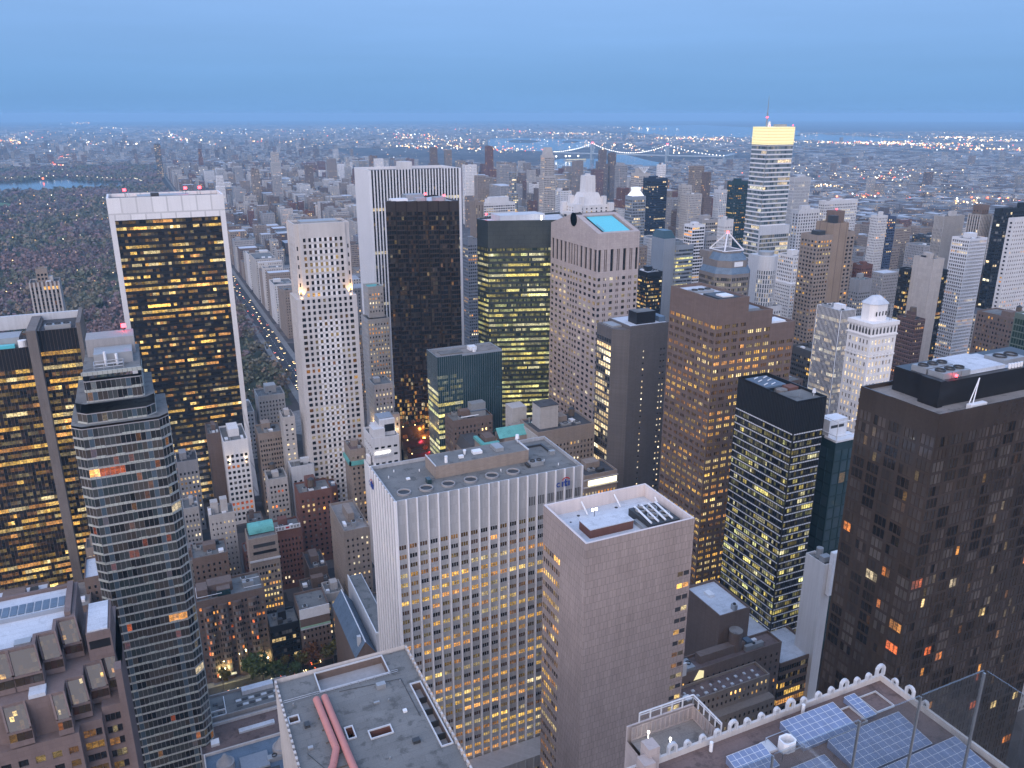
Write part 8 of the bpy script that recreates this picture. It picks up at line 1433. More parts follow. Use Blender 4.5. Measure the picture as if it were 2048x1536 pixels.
GEN = [
(537,342,26,39,127,5,0,'brown brick tower with a water tank right of the green grid tower'),
(743,1000,24,20,149,0,1,'cream tower with a brick roof hut right of the balcony-stripe slab'),
(727,624,26,19,97,6,2,'grey tower with bare pale roof right of the orange brick block'),
(1003,1300,18,20,155,5,3,'brown brick tower with roof vents left of the blue-white angular tower'),
(151,1228,30,61,60,0,4,'cream block with grey roof units left of the marble-check tower'),
(589,615,34,30,126,4,5,'white tower with twin roof huts in front of the brown shaft tower'),
(745,1900,30,20,144,4,0,'white tower with a water tank left of the white ribbed block'),
(151,1067,26,39,52,3,1,'white brick block with a brick roof hut left of the stepped beige hotel'),
(685,1500,16,20,152,9,2,'blue-grey glass tower with bare pale roof left of the slender balcony tower'),
(974,826,30,30,107,1,3,'tan brick tower with roof vents right of the thin white slab'),
(1051,1400,24,20,160,1,4,'tan brick tower with grey roof units right of the balcony-stripe slab'),
(296,2300,20,20,121,1,5,'tan brick tower with twin roof huts rising beyond the white-framed black slab'),
(1357,2300,32,20,154,5,0,'brown brick tower with a water tank rising beyond the wedding-cake tower'),
(151,1148,26,19,60,2,1,'pale stone block with a brick roof hut left of the marble-check tower'),
(151,1107,30,21,60,1,2,'tan brick block with bare pale roof in front of the marble-check tower'),
(695,1700,20,20,132,1,3,'second tan brick tower with roof vents rising beyond the white ribbed block'),
(151,986,26,19,60,1,4,'tan brick block with grey roof units left of the stepped beige hotel'),
(529,826,34,30,109,1,5,'tan brick tower with twin roof huts rising beyond the squat black tower'),
(113,3900,25,20,141,8,0,'dark glass tower with a water tank rising beyond the white-framed black slab'),
(424,2800,30,20,144,0,1,'cream tower with a brick roof hut right of the white-framed black slab'),
(719,1630,34,61,115,6,2,'first grey tower with bare pale roof rising beyond the white ribbed block'),
(871,745,28,24,97,1,3,'tan brick tower with roof vents in front of the thin white slab'),
(334,2200,22,20,111,6,4,'grey tower with grey roof units left of the marble-check tower'),
(997,1600,20,20,153,6,5,'grey tower with twin roof huts left of the fan-trellis tower'),
(151,1490,34,30,52,6,0,'second grey block with a water tank left of the marble-check tower'),
(931,2200,18,20,175,7,1,'second red brick tower with a brick roof hut left of the slender balcony tower'),
(793,1800,30,20,148,6,2,'second grey tower with bare pale roof rising beyond the white ribbed block'),
(786,1100,22,20,132,6,3,'grey tower with roof vents in front of the balcony-stripe slab'),
(651,3000,30,20,110,1,4,'tan brick tower with grey roof units left of the white fin slab'),
(151,1308,34,30,56,3,5,'white brick block with twin roof huts left of the marble-check tower'),
(267,1952,26,61,45,6,0,'first grey block with a water tank left of the marble-check tower'),
(215,1711,24,24,49,1,1,'first tan brick block with a brick roof hut left of the marble-check tower'),
(151,1420,30,30,48,5,2,'brown brick block with bare pale roof left of the marble-check tower'),
(151,1006,30,30,56,1,3,'tan brick block with roof vents left of the stepped beige hotel'),
(494,2600,24,20,113,5,4,'brown brick tower with grey roof units rising beyond the marble-check tower'),
(319,2033,30,39,45,2,5,'first pale stone block with twin roof huts rising beyond the marble-check tower'),
(1124,906,34,30,90,1,0,'tan brick tower with a water tank in front of the pale slotted tower'),
(1038,826,22,24,92,8,1,'second dark glass tower with a brick roof hut in front of the pale slotted tower'),
(151,1198,34,10,60,2,2,'pale stone block with bare pale roof left of the marble-check tower'),
(263,2436,30,19,60,6,3,'grey block with roof vents in front of the white-framed black slab'),
(974,776,26,30,90,6,4,'grey tower with grey roof units rising beyond the blank stone slab'),
(48,626,17,30,40,2,5,'pale stone block with twin roof huts rising beyond the white shaft building'),
(1398,2300,20,20,143,5,0,'brown brick tower with a water tank left of the fan-trellis tower'),
(779,1067,34,30,115,5,1,'brown brick tower with a brick roof hut in front of the balcony-stripe slab'),
(151,1550,30,30,60,1,2,'tan brick block with bare pale roof in front of the white-framed black slab'),
(259,3321,34,61,60,3,3,'white brick block with roof vents rising beyond the white-framed black slab'),
(1269,2300,30,20,123,1,4,'tan brick tower with grey roof units rising beyond the wedding-cake tower'),
(1034,1500,22,20,158,4,5,'white tower with twin roof huts rising beyond the navy glass block'),
(714,3000,20,20,108,0,0,'cream tower with a water tank left of the white fin slab'),
(920,1900,16,20,127,0,1,'cream tower with a brick roof hut left of the slender balcony tower'),
(898,2600,30,20,159,5,2,'brown brick tower with bare pale roof rising beyond the white fin slab'),
(322,2900,22,20,94,6,3,'grey tower with roof vents rising beyond the white-framed black slab'),
(1010,906,28,24,83,1,4,'tan brick tower with grey roof units in front of the thin white slab'),
(151,1168,26,30,52,1,5,'tan brick block with twin roof huts left of the marble-check tower'),
(319,2194,26,30,60,5,0,'brown brick block with a water tank left of the marble-check tower'),
(39,474,9,13,22,5,1,'brown brick house with a brick roof hut in front of the barrel roof building'),
(319,2778,30,19,60,1,2,'tan brick block with bare pale roof rising beyond the white-framed black slab'),
(211,1470,12,24,51,0,3,'first cream block with roof vents left of the marble-check tower'),
(319,2114,34,61,45,5,4,'third brown brick block with grey roof units rising beyond the marble-check tower'),
(399,1872,34,39,58,6,5,'first grey block with twin roof huts rising beyond the marble-check tower'),
(31,429,10,11,27,7,0,'red brick block with a water tank in front of the barrel roof building'),
(537,2466,26,30,60,0,1,'second cream block with a brick roof hut rising beyond the marble-check tower'),
(221,1668,20,24,36,6,2,'first grey block with bare pale roof left of the marble-check tower'),
(221,2500,24,20,95,4,3,'white tower with roof vents rising beyond the white-framed black slab'),
(241,1990,12,24,48,7,4,'second red brick block with grey roof units in front of the white-framed black slab'),
(1124,1006,34,41,83,1,5,'tan brick tower with twin roof huts in front of the thin white slab'),
(922,846,26,39,80,6,0,'grey tower with a water tank rising beyond the orange brick block'),
(459,2516,30,61,62,3,1,'white brick block with a brick roof hut rising beyond the marble-check tower'),
(267,2033,26,19,55,1,2,'tan brick block with bare pale roof left of the marble-check tower'),
(889,1792,8,24,91,5,3,'brown brick tower with roof vents in front of the slender balcony tower'),
(589,2547,26,30,60,1,4,'first tan brick block with grey roof units rising beyond the marble-check tower'),
(263,2234,30,19,60,0,5,'first cream block with twin roof huts in front of the white-framed black slab'),
(151,1340,30,30,52,0,0,'cream block with a water tank left of the marble-check tower'),
(399,423,34,39,76,5,1,'brown brick tower with a brick roof hut in front of the slim black tower'),
(727,3160,26,30,81,4,2,'white tower with bare pale roof left of the white fin slab'),
(779,1872,30,30,115,1,3,'first tan brick tower with roof vents rising beyond the white ribbed block'),
(403,1952,30,19,62,5,4,'first brown brick block with grey roof units rising beyond the marble-check tower'),
(407,1812,26,41,56,0,5,'cream block with twin roof huts rising beyond the marble-check tower'),
(207,1389,10,24,47,0,0,'cream block with a water tank in front of the marble-check tower'),
(589,2436,30,39,60,2,1,'second pale stone block with a brick roof hut rising beyond the marble-check tower'),
(1328,1118,30,10,69,7,2,'red brick tower with bare pale roof right of the thin white slab'),
(278,3800,18,20,122,7,3,'red brick tower with roof vents rising beyond the white-framed black slab'),
(953,2600,20,20,150,1,4,'tan brick tower with grey roof units rising beyond the white fin slab'),
(259,2214,34,19,45,0,5,'second cream block with twin roof huts in front of the white-framed black slab'),
(211,2033,20,24,33,5,0,'second brown brick block with a water tank in front of the white-framed black slab'),
(589,826,30,61,112,4,1,'white tower with a brick roof hut in front of the wedge-roof slab'),
(918,2154,30,21,115,7,2,'red brick tower with bare pale roof rising beyond the white ribbed block'),
(974,2114,26,30,75,6,3,'grey tower with roof vents right of the white ribbed block'),
(403,1972,30,30,62,2,4,'second pale stone block with grey roof units rising beyond the marble-check tower'),
(529,3100,34,39,60,1,5,'third tan brick block with twin roof huts rising beyond the marble-check tower'),
(319,3100,30,30,60,1,0,'first tan brick block with a water tank rising beyond the white-framed black slab'),
(399,2073,34,19,62,1,1,'first tan brick block with a brick roof hut rising beyond the marble-check tower'),
(459,1872,30,30,62,0,2,'fourth cream block with bare pale roof rising beyond the marble-check tower'),
(922,1470,26,30,115,7,3,'red brick tower with roof vents rising beyond the flared-cap tower'),
(151,1389,30,30,30,1,4,'tan brick block with grey roof units left of the marble-check tower'),
(0,443,11,12,21,6,5,'grey house with twin roof huts in front of the grey flat building'),
(1328,2838,30,19,95,0,0,'cream tower with a water tank left of the slender balcony tower'),
(1124,2708,34,30,95,7,1,'red brick tower with a brick roof hut rising beyond the white ribbed block'),
(319,2294,26,41,60,6,2,'second grey block with bare pale roof left of the marble-check tower'),
(151,1470,30,19,44,0,3,'second cream block with roof vents left of the marble-check tower'),
(727,2958,26,19,75,7,4,'red brick tower with grey roof units in front of the white fin slab'),
(918,1872,30,30,95,4,5,'white tower with twin roof huts in front of the slender balcony tower'),
(355,1910,20,24,51,7,0,'first red brick block with a water tank rising beyond the marble-check tower'),
(319,182,28,60,87,6,1,'grey tower with a brick roof hut right of the bronze tower'),
(1298,2715,20,24,96,1,2,'tan brick tower with bare pale roof left of the slender balcony tower'),
(399,2838,34,30,54,2,3,'pale stone block with roof vents left of the marble-check tower'),
(1252,986,16,24,83,5,4,'brown brick tower with grey roof units in front of the pale slotted tower'),
(918,826,30,19,71,6,5,'grey tower with twin roof huts rising beyond the orange brick block'),
(779,544,26,21,110,5,0,'brown brick tower with a water tank in front of the dotted white slab'),
(533,2596,30,30,45,5,1,'first brown brick block with a brick roof hut rising beyond the marble-check tower'),
(263,1892,30,39,24,1,2,'tan brick house with bare pale roof left of the marble-check tower'),
(815,1668,10,24,76,7,3,'red brick tower with roof vents rising beyond the green striped tower'),
(887,1427,20,24,96,7,4,'red brick tower with grey roof units left of the flared-cap tower'),
(151,3080,30,30,60,0,5,'first cream block with twin roof huts rising beyond the white-framed black slab'),
(459,2386,30,30,54,0,0,'first cream block with a water tank rising beyond the marble-check tower'),
(403,2134,30,30,62,6,1,'grey block with a brick roof hut rising beyond the marble-check tower'),
(379,2114,12,24,52,7,2,'first red brick block with bare pale roof rising beyond the marble-check tower'),
(459,2064,26,30,62,1,3,'second tan brick block with roof vents rising beyond the marble-check tower'),
(231,2033,10,24,35,7,4,'first red brick block with grey roof units in front of the white-framed black slab'),
(399,1630,34,61,56,0,5,'cream block with twin roof huts in front of the white fin slab'),
(151,1662,34,30,56,5,0,'third brown brick block with a water tank in front of the white-framed black slab'),
(319,1340,30,30,55,1,1,'tan brick block with a brick roof hut in front of the marble-check tower'),
(533,2294,30,41,45,6,2,'second grey block with bare pale roof rising beyond the marble-check tower'),
(403,2306,30,30,54,3,3,'white brick block with roof vents rising beyond the marble-check tower'),
(399,2033,34,39,54,5,4,'second brown brick block with grey roof units rising beyond the marble-check tower'),
(459,1972,26,39,58,1,5,'second tan brick block with twin roof huts rising beyond the marble-check tower'),
(319,1762,34,10,55,1,0,'first tan brick block with a water tank rising beyond the marble-check tower'),
(241,1630,12,24,37,5,1,'brown brick block with a brick roof hut left of the marble-check tower'),
(319,3482,30,30,55,0,2,'first cream block with bare pale roof rising beyond the white-framed black slab'),
(151,3422,34,30,60,0,3,'cream block with roof vents rising beyond the white-framed black slab'),
(1332,2999,26,61,83,1,4,'tan brick tower with grey roof units rising beyond the white ribbed block'),
(589,3240,26,19,60,2,5,'second pale stone block with twin roof huts rising beyond the marble-check tower'),
(719,3039,34,21,95,4,0,'white tower with a water tank left of the white fin slab'),
(1274,2796,24,24,92,1,1,'tan brick tower with a brick roof hut left of the slender balcony tower'),
(589,2788,34,30,55,2,2,'pale stone block with bare pale roof rising beyond the marble-check tower'),
(1328,2466,30,30,95,1,3,'tan brick tower with roof vents rising beyond the wedding-cake tower'),
(589,2677,30,39,55,3,4,'second white brick block with grey roof units rising beyond the marble-check tower'),
(267,2516,26,30,60,6,5,'grey block with twin roof huts in front of the white-framed black slab'),
(399,2386,34,30,54,0,0,'second cream block with a water tank rising beyond the marble-check tower'),
(355,2114,16,24,50,7,1,'red brick block with a brick roof hut rising beyond the marble-check tower'),
(974,1389,30,61,115,1,2,'tan brick tower with bare pale roof left of the balcony-stripe slab'),
(219,1588,10,24,35,5,3,'brown brick block with roof vents left of the marble-check tower'),
(1010,944,28,24,97,1,4,'tan brick tower with grey roof units left of the thin white slab'),
(259,3594,34,19,60,0,5,'second cream block with twin roof huts rising beyond the white-framed black slab'),
(399,3160,34,61,62,2,0,'pale stone block with a water tank rising beyond the white-framed black slab'),
(779,2900,26,20,122,5,1,'brown brick tower with a brick roof hut rising beyond the white fin slab'),
(459,2838,30,61,58,3,2,'white brick block with bare pale roof rising beyond the marble-check tower'),
(151,2878,30,21,60,5,3,'first brown brick block with roof vents rising beyond the white-framed black slab'),
(1268,2393,16,24,94,7,4,'red brick tower with grey roof units right of the slender balcony tower'),
(459,2648,30,10,62,5,5,'brown brick block with twin roof huts rising beyond the marble-check tower'),
(263,2567,30,10,45,6,0,'second grey block with a water tank in front of the white-framed black slab'),
(1030,2152,12,24,78,7,1,'first red brick tower with a brick roof hut left of the slender balcony tower'),
(459,2114,30,19,62,0,2,'second cream block with bare pale roof rising beyond the marble-check tower'),
(889,1830,8,24,76,1,3,'tan brick tower with roof vents rising beyond the green striped tower'),
(459,1952,34,19,56,2,4,'third pale stone block with grey roof units rising beyond the marble-check tower'),
(1128,1630,30,61,115,5,5,'brown brick tower with twin roof huts in front of the navy glass block'),
(187,1990,20,24,44,5,0,'first brown brick block with a water tank in front of the white-framed black slab'),
(319,1872,34,30,45,0,1,'first cream block with a brick roof hut rising beyond the marble-check tower'),
(263,1792,30,39,30,5,2,'brown brick block with bare pale roof in front of the marble-check tower'),
(974,1308,26,61,115,7,3,'red brick tower with roof vents right of the balcony-stripe slab'),
(974,696,30,30,106,0,4,'cream tower with grey roof units in front of the near-black slab'),
(529,3352,34,30,55,1,5,'fourth tan brick block with twin roof huts rising beyond the marble-check tower'),
(197,3080,20,24,50,0,0,'cream block with a water tank rising beyond the white-framed black slab'),
(665,2838,20,24,51,1,1,'fourth tan brick block with a brick roof hut rising beyond the marble-check tower'),
(259,2788,34,30,55,3,2,'white brick block with bare pale roof rising beyond the white-framed black slab'),
(1184,2516,30,30,75,5,3,'brown brick tower with roof vents left of the slender balcony tower'),
(403,2516,30,30,58,0,4,'third cream block with grey roof units rising beyond the marble-check tower'),
(974,2033,30,30,40,1,5,'tan brick block with twin roof huts rising beyond the green striped tower'),
(459,2194,26,39,58,1,0,'second tan brick block with a water tank rising beyond the marble-check tower'),
(211,2114,16,24,47,5,1,'brown brick block with a brick roof hut in front of the white-framed black slab'),
(355,2071,16,24,35,6,2,'first grey block with bare pale roof rising beyond the marble-check tower'),
(263,2053,30,39,45,6,3,'grey block with roof vents left of the marble-check tower'),
(399,2004,34,10,54,2,4,'first pale stone block with grey roof units rising beyond the marble-check tower'),
(779,1470,26,30,115,4,5,'white tower with twin roof huts in front of the wedding-cake tower'),
(779,3804,34,19,60,7,0,'third red brick block with a water tank rising beyond the marble-check tower'),
(259,3835,34,30,55,1,1,'tan brick block with a brick roof hut rising beyond the white-framed black slab'),
(399,3804,34,61,62,2,2,'pale stone block with bare pale roof rising beyond the white-framed black slab'),
(533,3754,30,30,55,5,3,'brown brick block with roof vents right of the white-framed black slab'),
(723,3513,30,30,55,7,4,'red brick block with grey roof units rising beyond the marble-check tower'),
(151,3562,30,61,60,1,5,'tan brick block with twin roof huts rising beyond the white-framed black slab'),
(589,3321,30,61,60,1,0,'fourth tan brick block with a water tank rising beyond the marble-check tower'),
(1328,2677,30,19,75,5,1,'brown brick tower with a brick roof hut in front of the slender balcony tower'),
(537,2918,26,39,55,1,2,'tan brick block with bare pale roof rising beyond the marble-check tower'),
(529,2677,34,19,55,0,3,'second cream block with roof vents rising beyond the marble-check tower'),
(407,2436,26,61,50,1,4,'second tan brick block with grey roof units rising beyond the marble-check tower'),
(1010,2152,20,24,53,5,5,'brown brick block with twin roof huts rising beyond the green striped tower'),
(259,2355,34,30,30,0,0,'cream block with a water tank in front of the white-framed black slab'),
(259,2114,34,39,45,1,1,'second tan brick block with a brick roof hut left of the marble-check tower'),
(459,1903,34,30,56,0,2,'third cream block with bare pale roof rising beyond the marble-check tower'),
(399,1792,34,19,50,1,3,'first tan brick block with roof vents rising beyond the marble-check tower'),
(1086,1389,16,24,96,7,4,'red brick tower with grey roof units in front of the blue-white angular tower'),
(151,1038,26,10,30,0,5,'cream block with twin roof huts in front of the marble-check tower'),
(151,696,30,30,72,1,0,'tan brick tower with a water tank left of the stepped beige hotel'),
(151,3916,34,30,56,6,1,'grey block with a brick roof hut rising beyond the white-framed black slab'),
(719,3724,34,30,60,7,2,'second red brick block with bare pale roof rising beyond the marble-check tower'),
(207,3643,16,24,51,6,3,'grey block with roof vents rising beyond the white-framed black slab'),
(589,3562,26,19,60,0,4,'fourth cream block with grey roof units rising beyond the marble-check tower'),
(319,3562,30,19,55,3,5,'white brick block with twin roof huts rising beyond the white-framed black slab'),
(207,3402,24,24,43,7,0,'red brick block with a water tank rising beyond the white-framed black slab'),
(151,3402,26,19,52,0,1,'cream block with a brick roof hut rising beyond the white-framed black slab'),
(151,2838,34,39,48,5,2,'brown brick block with bare pale roof rising beyond the white-framed black slab'),
(263,2677,30,61,45,5,3,'brown brick block with roof vents in front of the white-framed black slab'),
(533,2628,30,30,45,3,4,'first white brick block with grey roof units rising beyond the marble-check tower'),
(367,2634,24,24,44,5,5,'brown brick block with twin roof huts left of the marble-check tower'),
(263,2616,30,39,30,6,0,'first grey block with a water tank in front of the white-framed black slab'),
(459,2436,34,61,48,2,1,'first pale stone block with a brick roof hut rising beyond the marble-check tower'),
(1030,2194,8,24,89,5,2,'brown brick tower with bare pale roof left of the slender balcony tower'),
(1292,2033,24,24,87,0,3,'cream tower with roof vents in front of the fan-trellis tower'),
(403,2194,30,39,48,0,4,'first cream block with grey roof units rising beyond the marble-check tower'),
(403,2114,30,19,62,1,5,'first tan brick block with twin roof huts rising beyond the marble-check tower'),
(779,1992,34,21,95,1,0,'tan brick tower with a water tank left of the white ribbed block'),
(974,3965,34,39,64,0,1,'cream tower with a brick roof hut rising beyond the white fin slab'),
(719,3804,34,61,55,7,2,'third red brick block with bare pale roof rising beyond the marble-check tower'),
(151,3754,26,30,56,2,3,'pale stone block with roof vents rising beyond the white-framed black slab'),
(459,3724,34,30,58,6,4,'grey block with grey roof units rising beyond the white-framed black slab'),
(459,3643,30,30,54,0,5,'fourth cream block with twin roof huts rising beyond the white-framed black slab'),
(719,3602,34,21,55,7,0,'second red brick block with a water tank rising beyond the marble-check tower'),
(719,3352,34,30,71,6,1,'grey tower with a brick roof hut left of the white fin slab'),
(459,3321,30,30,58,0,2,'cream block with bare pale roof right of the white-framed black slab'),
(683,3240,10,24,47,7,3,'red brick block with roof vents rising beyond the marble-check tower'),
(151,3240,34,61,52,1,4,'tan brick block with grey roof units rising beyond the white-framed black slab'),
(533,3030,30,30,45,6,5,'second grey block with twin roof huts rising beyond the marble-check tower'),
(1328,2274,30,30,95,7,0,'red brick tower with a water tank rising beyond the wedding-cake tower'),
(403,2355,30,30,50,1,1,'second tan brick block with a brick roof hut rising beyond the marble-check tower'),
(459,2154,30,21,58,0,2,'first cream block with bare pale roof rising beyond the marble-check tower'),
(319,2073,30,21,45,1,3,'third tan brick block with roof vents rising beyond the marble-check tower'),
(459,2033,34,30,56,0,4,'second cream block with grey roof units rising beyond the marble-check tower'),
(221,1872,20,24,18,5,5,'brown brick house with twin roof huts left of the marble-check tower'),
(1066,906,22,24,98,6,0,'grey tower with a water tank right of the thin white slab'),
(1060,826,22,24,94,8,1,'first dark glass tower with a brick roof hut in front of the pale slotted tower'),
(207,4486,24,24,46,7,2,'second red brick block with bare pale roof rising beyond the white-framed black slab'),
(537,4448,26,30,40,5,3,'second brown brick block with roof vents rising beyond the white-framed black slab'),
(267,4206,26,30,47,5,4,'brown brick block with grey roof units rising beyond the white-framed black slab'),
(319,4005,34,21,45,5,5,'brown brick block with twin roof huts rising beyond the white-framed black slab'),
(403,3744,30,39,62,1,0,'second tan brick block with a water tank rising beyond the white-framed black slab'),
(1128,3562,30,39,75,7,1,'red brick tower with a brick roof hut rising beyond the white fin slab'),
(403,3643,30,19,56,0,2,'second cream block with bare pale roof rising beyond the white-framed black slab'),
(719,3482,34,30,40,4,3,'white block with roof vents rising beyond the marble-check tower'),
(689,3402,8,24,44,5,4,'fourth brown brick block with grey roof units rising beyond the marble-check tower'),
(319,3260,34,30,55,0,5,'third cream block with twin roof huts rising beyond the white-framed black slab'),
(1128,2950,30,30,95,1,0,'tan brick tower with a water tank rising beyond the black faceted tower'),
(589,3019,30,39,45,1,1,'third tan brick block with a brick roof hut rising beyond the marble-check tower'),
(211,2956,16,24,49,7,2,'first red brick block with bare pale roof rising beyond the white-framed black slab'),
(779,2838,30,19,115,4,3,'white tower with roof vents rising beyond the white fin slab'),
(922,2355,26,30,95,7,4,'red brick tower with grey roof units left of the white ribbed block'),
(1052,2114,20,24,92,0,5,'cream tower with twin roof huts in front of the slender balcony tower'),
(459,2294,34,41,54,1,0,'third tan brick block with a water tank rising beyond the marble-check tower'),
(375,2312,16,24,44,5,1,'second brown brick block with a brick roof hut rising beyond the marble-check tower'),
(407,2274,26,30,50,5,2,'brown brick block with bare pale roof rising beyond the marble-check tower'),
(403,2234,30,21,50,0,3,'first cream block with roof vents rising beyond the marble-check tower')]
REST = '319,2245,30,10,60 537,2194,26,19,45 1290,1792,16,24,78 371,2071,10,24,33 217,1990,24,24,15 217,1952,24,24,14 259,1711,34,30,30 794,1500,22,20,134 241,1668,12,24,34 371,1508,10,24,44 319,4690,26,61,33 403,4609,30,30,36 625,4528,24,24,37 914,4388,34,39,33 151,4246,34,21,51 589,4126,26,61,47 319,4157,34,19,47 267,4076,26,30,51 355,3922,20,24,51 1328,3402,30,61,71 267,3643,26,61,60 1332,3361,26,21,75 355,3562,24,24,50 235,3482,16,24,51 459,3452,30,10,62 231,3440,24,24,33 403,3361,30,19,58 459,3160,30,61,58 459,3110,26,30,62 407,3080,26,30,62 1124,2798,34,19,95 1094,2715,20,24,88 407,2869,26,30,58 319,2869,30,30,45 407,2758,26,61,50 259,2306,34,30,24 211,2071,20,24,34 187,2033,24,24,48 241,1910,8,24,36 319,1832,30,21,45 213,1630,8,24,18 197,1630,16,24,19 845,1346,8,24,89 1060,864,22,24,83 815,664,28,24,84 -5,463,12,14,15 529,4850,34,19,22 259,4770,34,19,33 779,4629,30,30,27 459,4609,34,30,35 779,4528,30,30,21 1328,4287,30,30,42 1240,4206,24,24,49 779,4307,30,41,31 213,4368,20,24,37 407,4287,26,61,38 719,4126,34,61,33 537,4166,26,21,47 1040,4046,20,24,48 459,4066,34,41,56 403,4076,30,30,46 1184,3884,26,61,58 533,4046,30,19,47 659,3965,24,24,47 635,3884,8,24,52 1054,3762,24,24,69 1092,3643,16,24,69 383,3681,12,24,48 319,3683,26,21,55 529,3643,34,30,45 403,3663,30,19,48 1010,3520,16,24,74 223,3482,12,24,52 211,3482,12,24,45 1278,3240,16,24,74 693,3359,12,24,24 403,3321,30,39,50 263,3240,30,61,22 399,3240,34,30,48 1260,2956,20,24,89 195,3037,8,24,45 459,2950,34,30,58 1254,2677,24,24,70 653,2876,12,24,45 459,2798,26,21,50 1124,2516,34,19,98 403,2677,30,19,62 319,2677,34,19,30 1268,2355,16,24,84 459,2616,30,30,50 399,2596,34,39,62 589,2476,26,21,45 1238,1910,10,24,88 367,2194,12,24,50 355,2194,12,24,46 861,1990,8,24,103 399,1912,34,21,48 851,1749,16,24,65 263,1742,30,30,30 1248,864,16,24,89 1124,846,34,30,98 1038,944,28,24,78 319,1308,26,30,18 319,1228,30,61,30 225,944,22,24,77 187,783,28,24,97 635,4931,10,24,15 974,4790,30,19,14 779,4740,30,10,22 459,4770,34,19,29 922,4690,26,19,19 827,4690,16,24,26 1036,4566,24,24,23 459,4580,26,10,35 267,4568,26,21,30 151,4580,30,10,44 403,4528,30,39,32 407,4448,26,61,36 1132,4287,26,30,51 383,4406,8,24,36 319,4287,26,30,45 537,4238,26,30,43 695,4206,20,24,43 1220,4046,16,24,54 1040,4084,20,24,55 199,4164,16,24,36 151,4146,34,41,48 1124,3965,34,30,58 263,4046,30,30,45 974,3936,30,10,60 1124,3835,34,30,55 151,3965,30,30,41 215,3922,16,24,36 779,3855,26,10,55 399,3884,34,61,48 689,3842,12,24,45 199,3884,16,24,45 689,3804,12,24,44 235,3842,16,24,36 459,3804,34,39,54 151,3804,30,30,52 855,3681,16,24,59 319,3754,30,30,51 399,3724,34,19,48 681,3643,10,24,52 187,3681,20,24,45 151,3663,26,30,56 263,3562,30,30,30 407,3513,26,30,56 151,3513,26,30,48 151,3482,26,30,56 679,3402,10,24,36 589,3402,26,30,60 231,3402,24,24,23 151,3321,34,61,30 1220,3080,12,24,74 319,3292,26,10,55 459,3240,34,30,50 671,3160,8,24,34 625,3080,16,24,37 589,3080,26,30,60 529,3080,34,19,45 459,3080,34,30,62 319,3080,34,19,30 681,2999,8,24,49 263,3039,30,19,45 319,2999,26,61,22 363,2999,20,24,20 355,2999,8,24,49 151,2999,26,30,48 1324,2516,34,61,81 1028,2634,24,24,88 379,2758,8,24,43 459,2708,34,30,50 403,2717,30,21,50 1184,2466,30,30,55 459,2596,26,19,48 263,2456,30,30,24 974,2214,30,41,115 459,2355,26,30,48 229,2194,24,24,22 379,2152,12,24,45 974,1872,34,30,115 779,1903,30,30,115 241,2033,16,24,16 845,1792,24,24,49 723,1842,30,10,75 779,1711,34,61,60 259,1872,34,19,18 259,1832,34,21,18 211,1792,10,24,18 407,1711,26,39,50 151,1742,26,30,52 187,1711,16,24,33 213,1668,8,24,16 259,1630,34,39,22 203,906,22,24,82 1260,5050,8,24,14 1240,4969,10,24,19 219,5050,10,24,15 387,5012,10,24,14 657,4969,24,24,12 589,4962,30,30,14 705,4931,8,24,15 645,4931,12,24,16 267,4962,26,30,20 203,4888,10,24,24 871,4808,16,24,14 203,4850,10,24,30 851,4728,8,24,16 851,4690,8,24,21 259,4740,34,10,26 199,4728,20,24,31 507,4647,10,24,28 267,4649,26,21,27 1060,4528,10,24,22 851,4566,10,24,25 1026,4528,10,24,26 885,4528,10,24,26 1328,4368,30,19,40 263,4528,30,39,24 365,4528,24,24,37 1128,4368,30,30,43 589,4448,26,61,31 239,4486,8,24,35 918,4368,30,19,27 355,4448,16,24,34 263,4448,30,30,28 319,4448,30,19,40 779,4368,26,19,29 233,4406,16,24,31 459,4368,30,61,34 263,4388,30,19,38 233,4368,16,24,23 267,4318,26,30,26 1098,4164,12,24,40 263,4287,30,30,18 779,4206,30,30,31 403,4258,30,10,36 243,4244,8,24,30 1282,4046,8,24,50 151,4206,34,39,30 207,4206,8,24,44 399,4126,34,61,33 259,4126,34,61,24 151,4126,26,19,30 237,4084,10,24,40 151,4076,30,30,48 699,4003,16,24,34 1252,3842,16,24,58 691,3965,8,24,33 403,3985,30,30,48 151,3996,30,19,44 589,3924,34,21,45 695,3884,16,24,51 459,3916,34,19,54 974,3804,30,39,58 533,3884,30,39,43 625,3842,24,24,36 215,3884,16,24,23 459,3844,26,21,58 151,3835,26,30,52 918,3724,30,30,64 719,3774,34,10,51 839,3724,24,24,57 511,3762,10,24,46 1010,3643,8,24,75 537,3724,26,30,45 151,3724,34,30,52 877,3562,12,24,52 151,3643,30,19,44 859,3520,24,24,47 537,3562,26,19,60 459,3562,26,39,54 589,3522,30,21,45 459,3533,34,10,56 529,3482,34,61,45 459,3502,26,30,58 187,3520,24,24,22 151,3452,34,10,48 259,3402,34,30,24 653,3278,10,24,32 459,3272,34,19,58 1184,3080,34,19,75 399,3272,34,30,56 651,3198,20,24,21 319,3240,34,19,30 589,3160,34,19,45 589,3110,26,30,45 151,3030,34,30,52 383,2999,10,24,23 195,2999,8,24,36 399,2918,34,30,54 355,2876,24,24,15 589,2717,26,21,45 355,2474,16,24,46 263,2486,30,10,30 918,2314,30,21,115 1128,2194,30,19,95 229,2436,16,24,24 589,2355,26,39,30 914,2194,34,61,95 229,2312,24,24,20 459,2274,34,19,50 267,2274,26,30,55 1018,2033,8,24,87 229,2232,24,24,23 371,2152,8,24,32 187,1952,20,24,24 221,1910,20,24,16 221,1830,12,24,15 1124,1409,34,30,95 215,1749,24,24,23 203,1711,12,24,24 197,1668,16,24,15 229,1550,16,24,24 151,1520,30,10,48 207,1346,24,24,24 727,504,26,61,77'
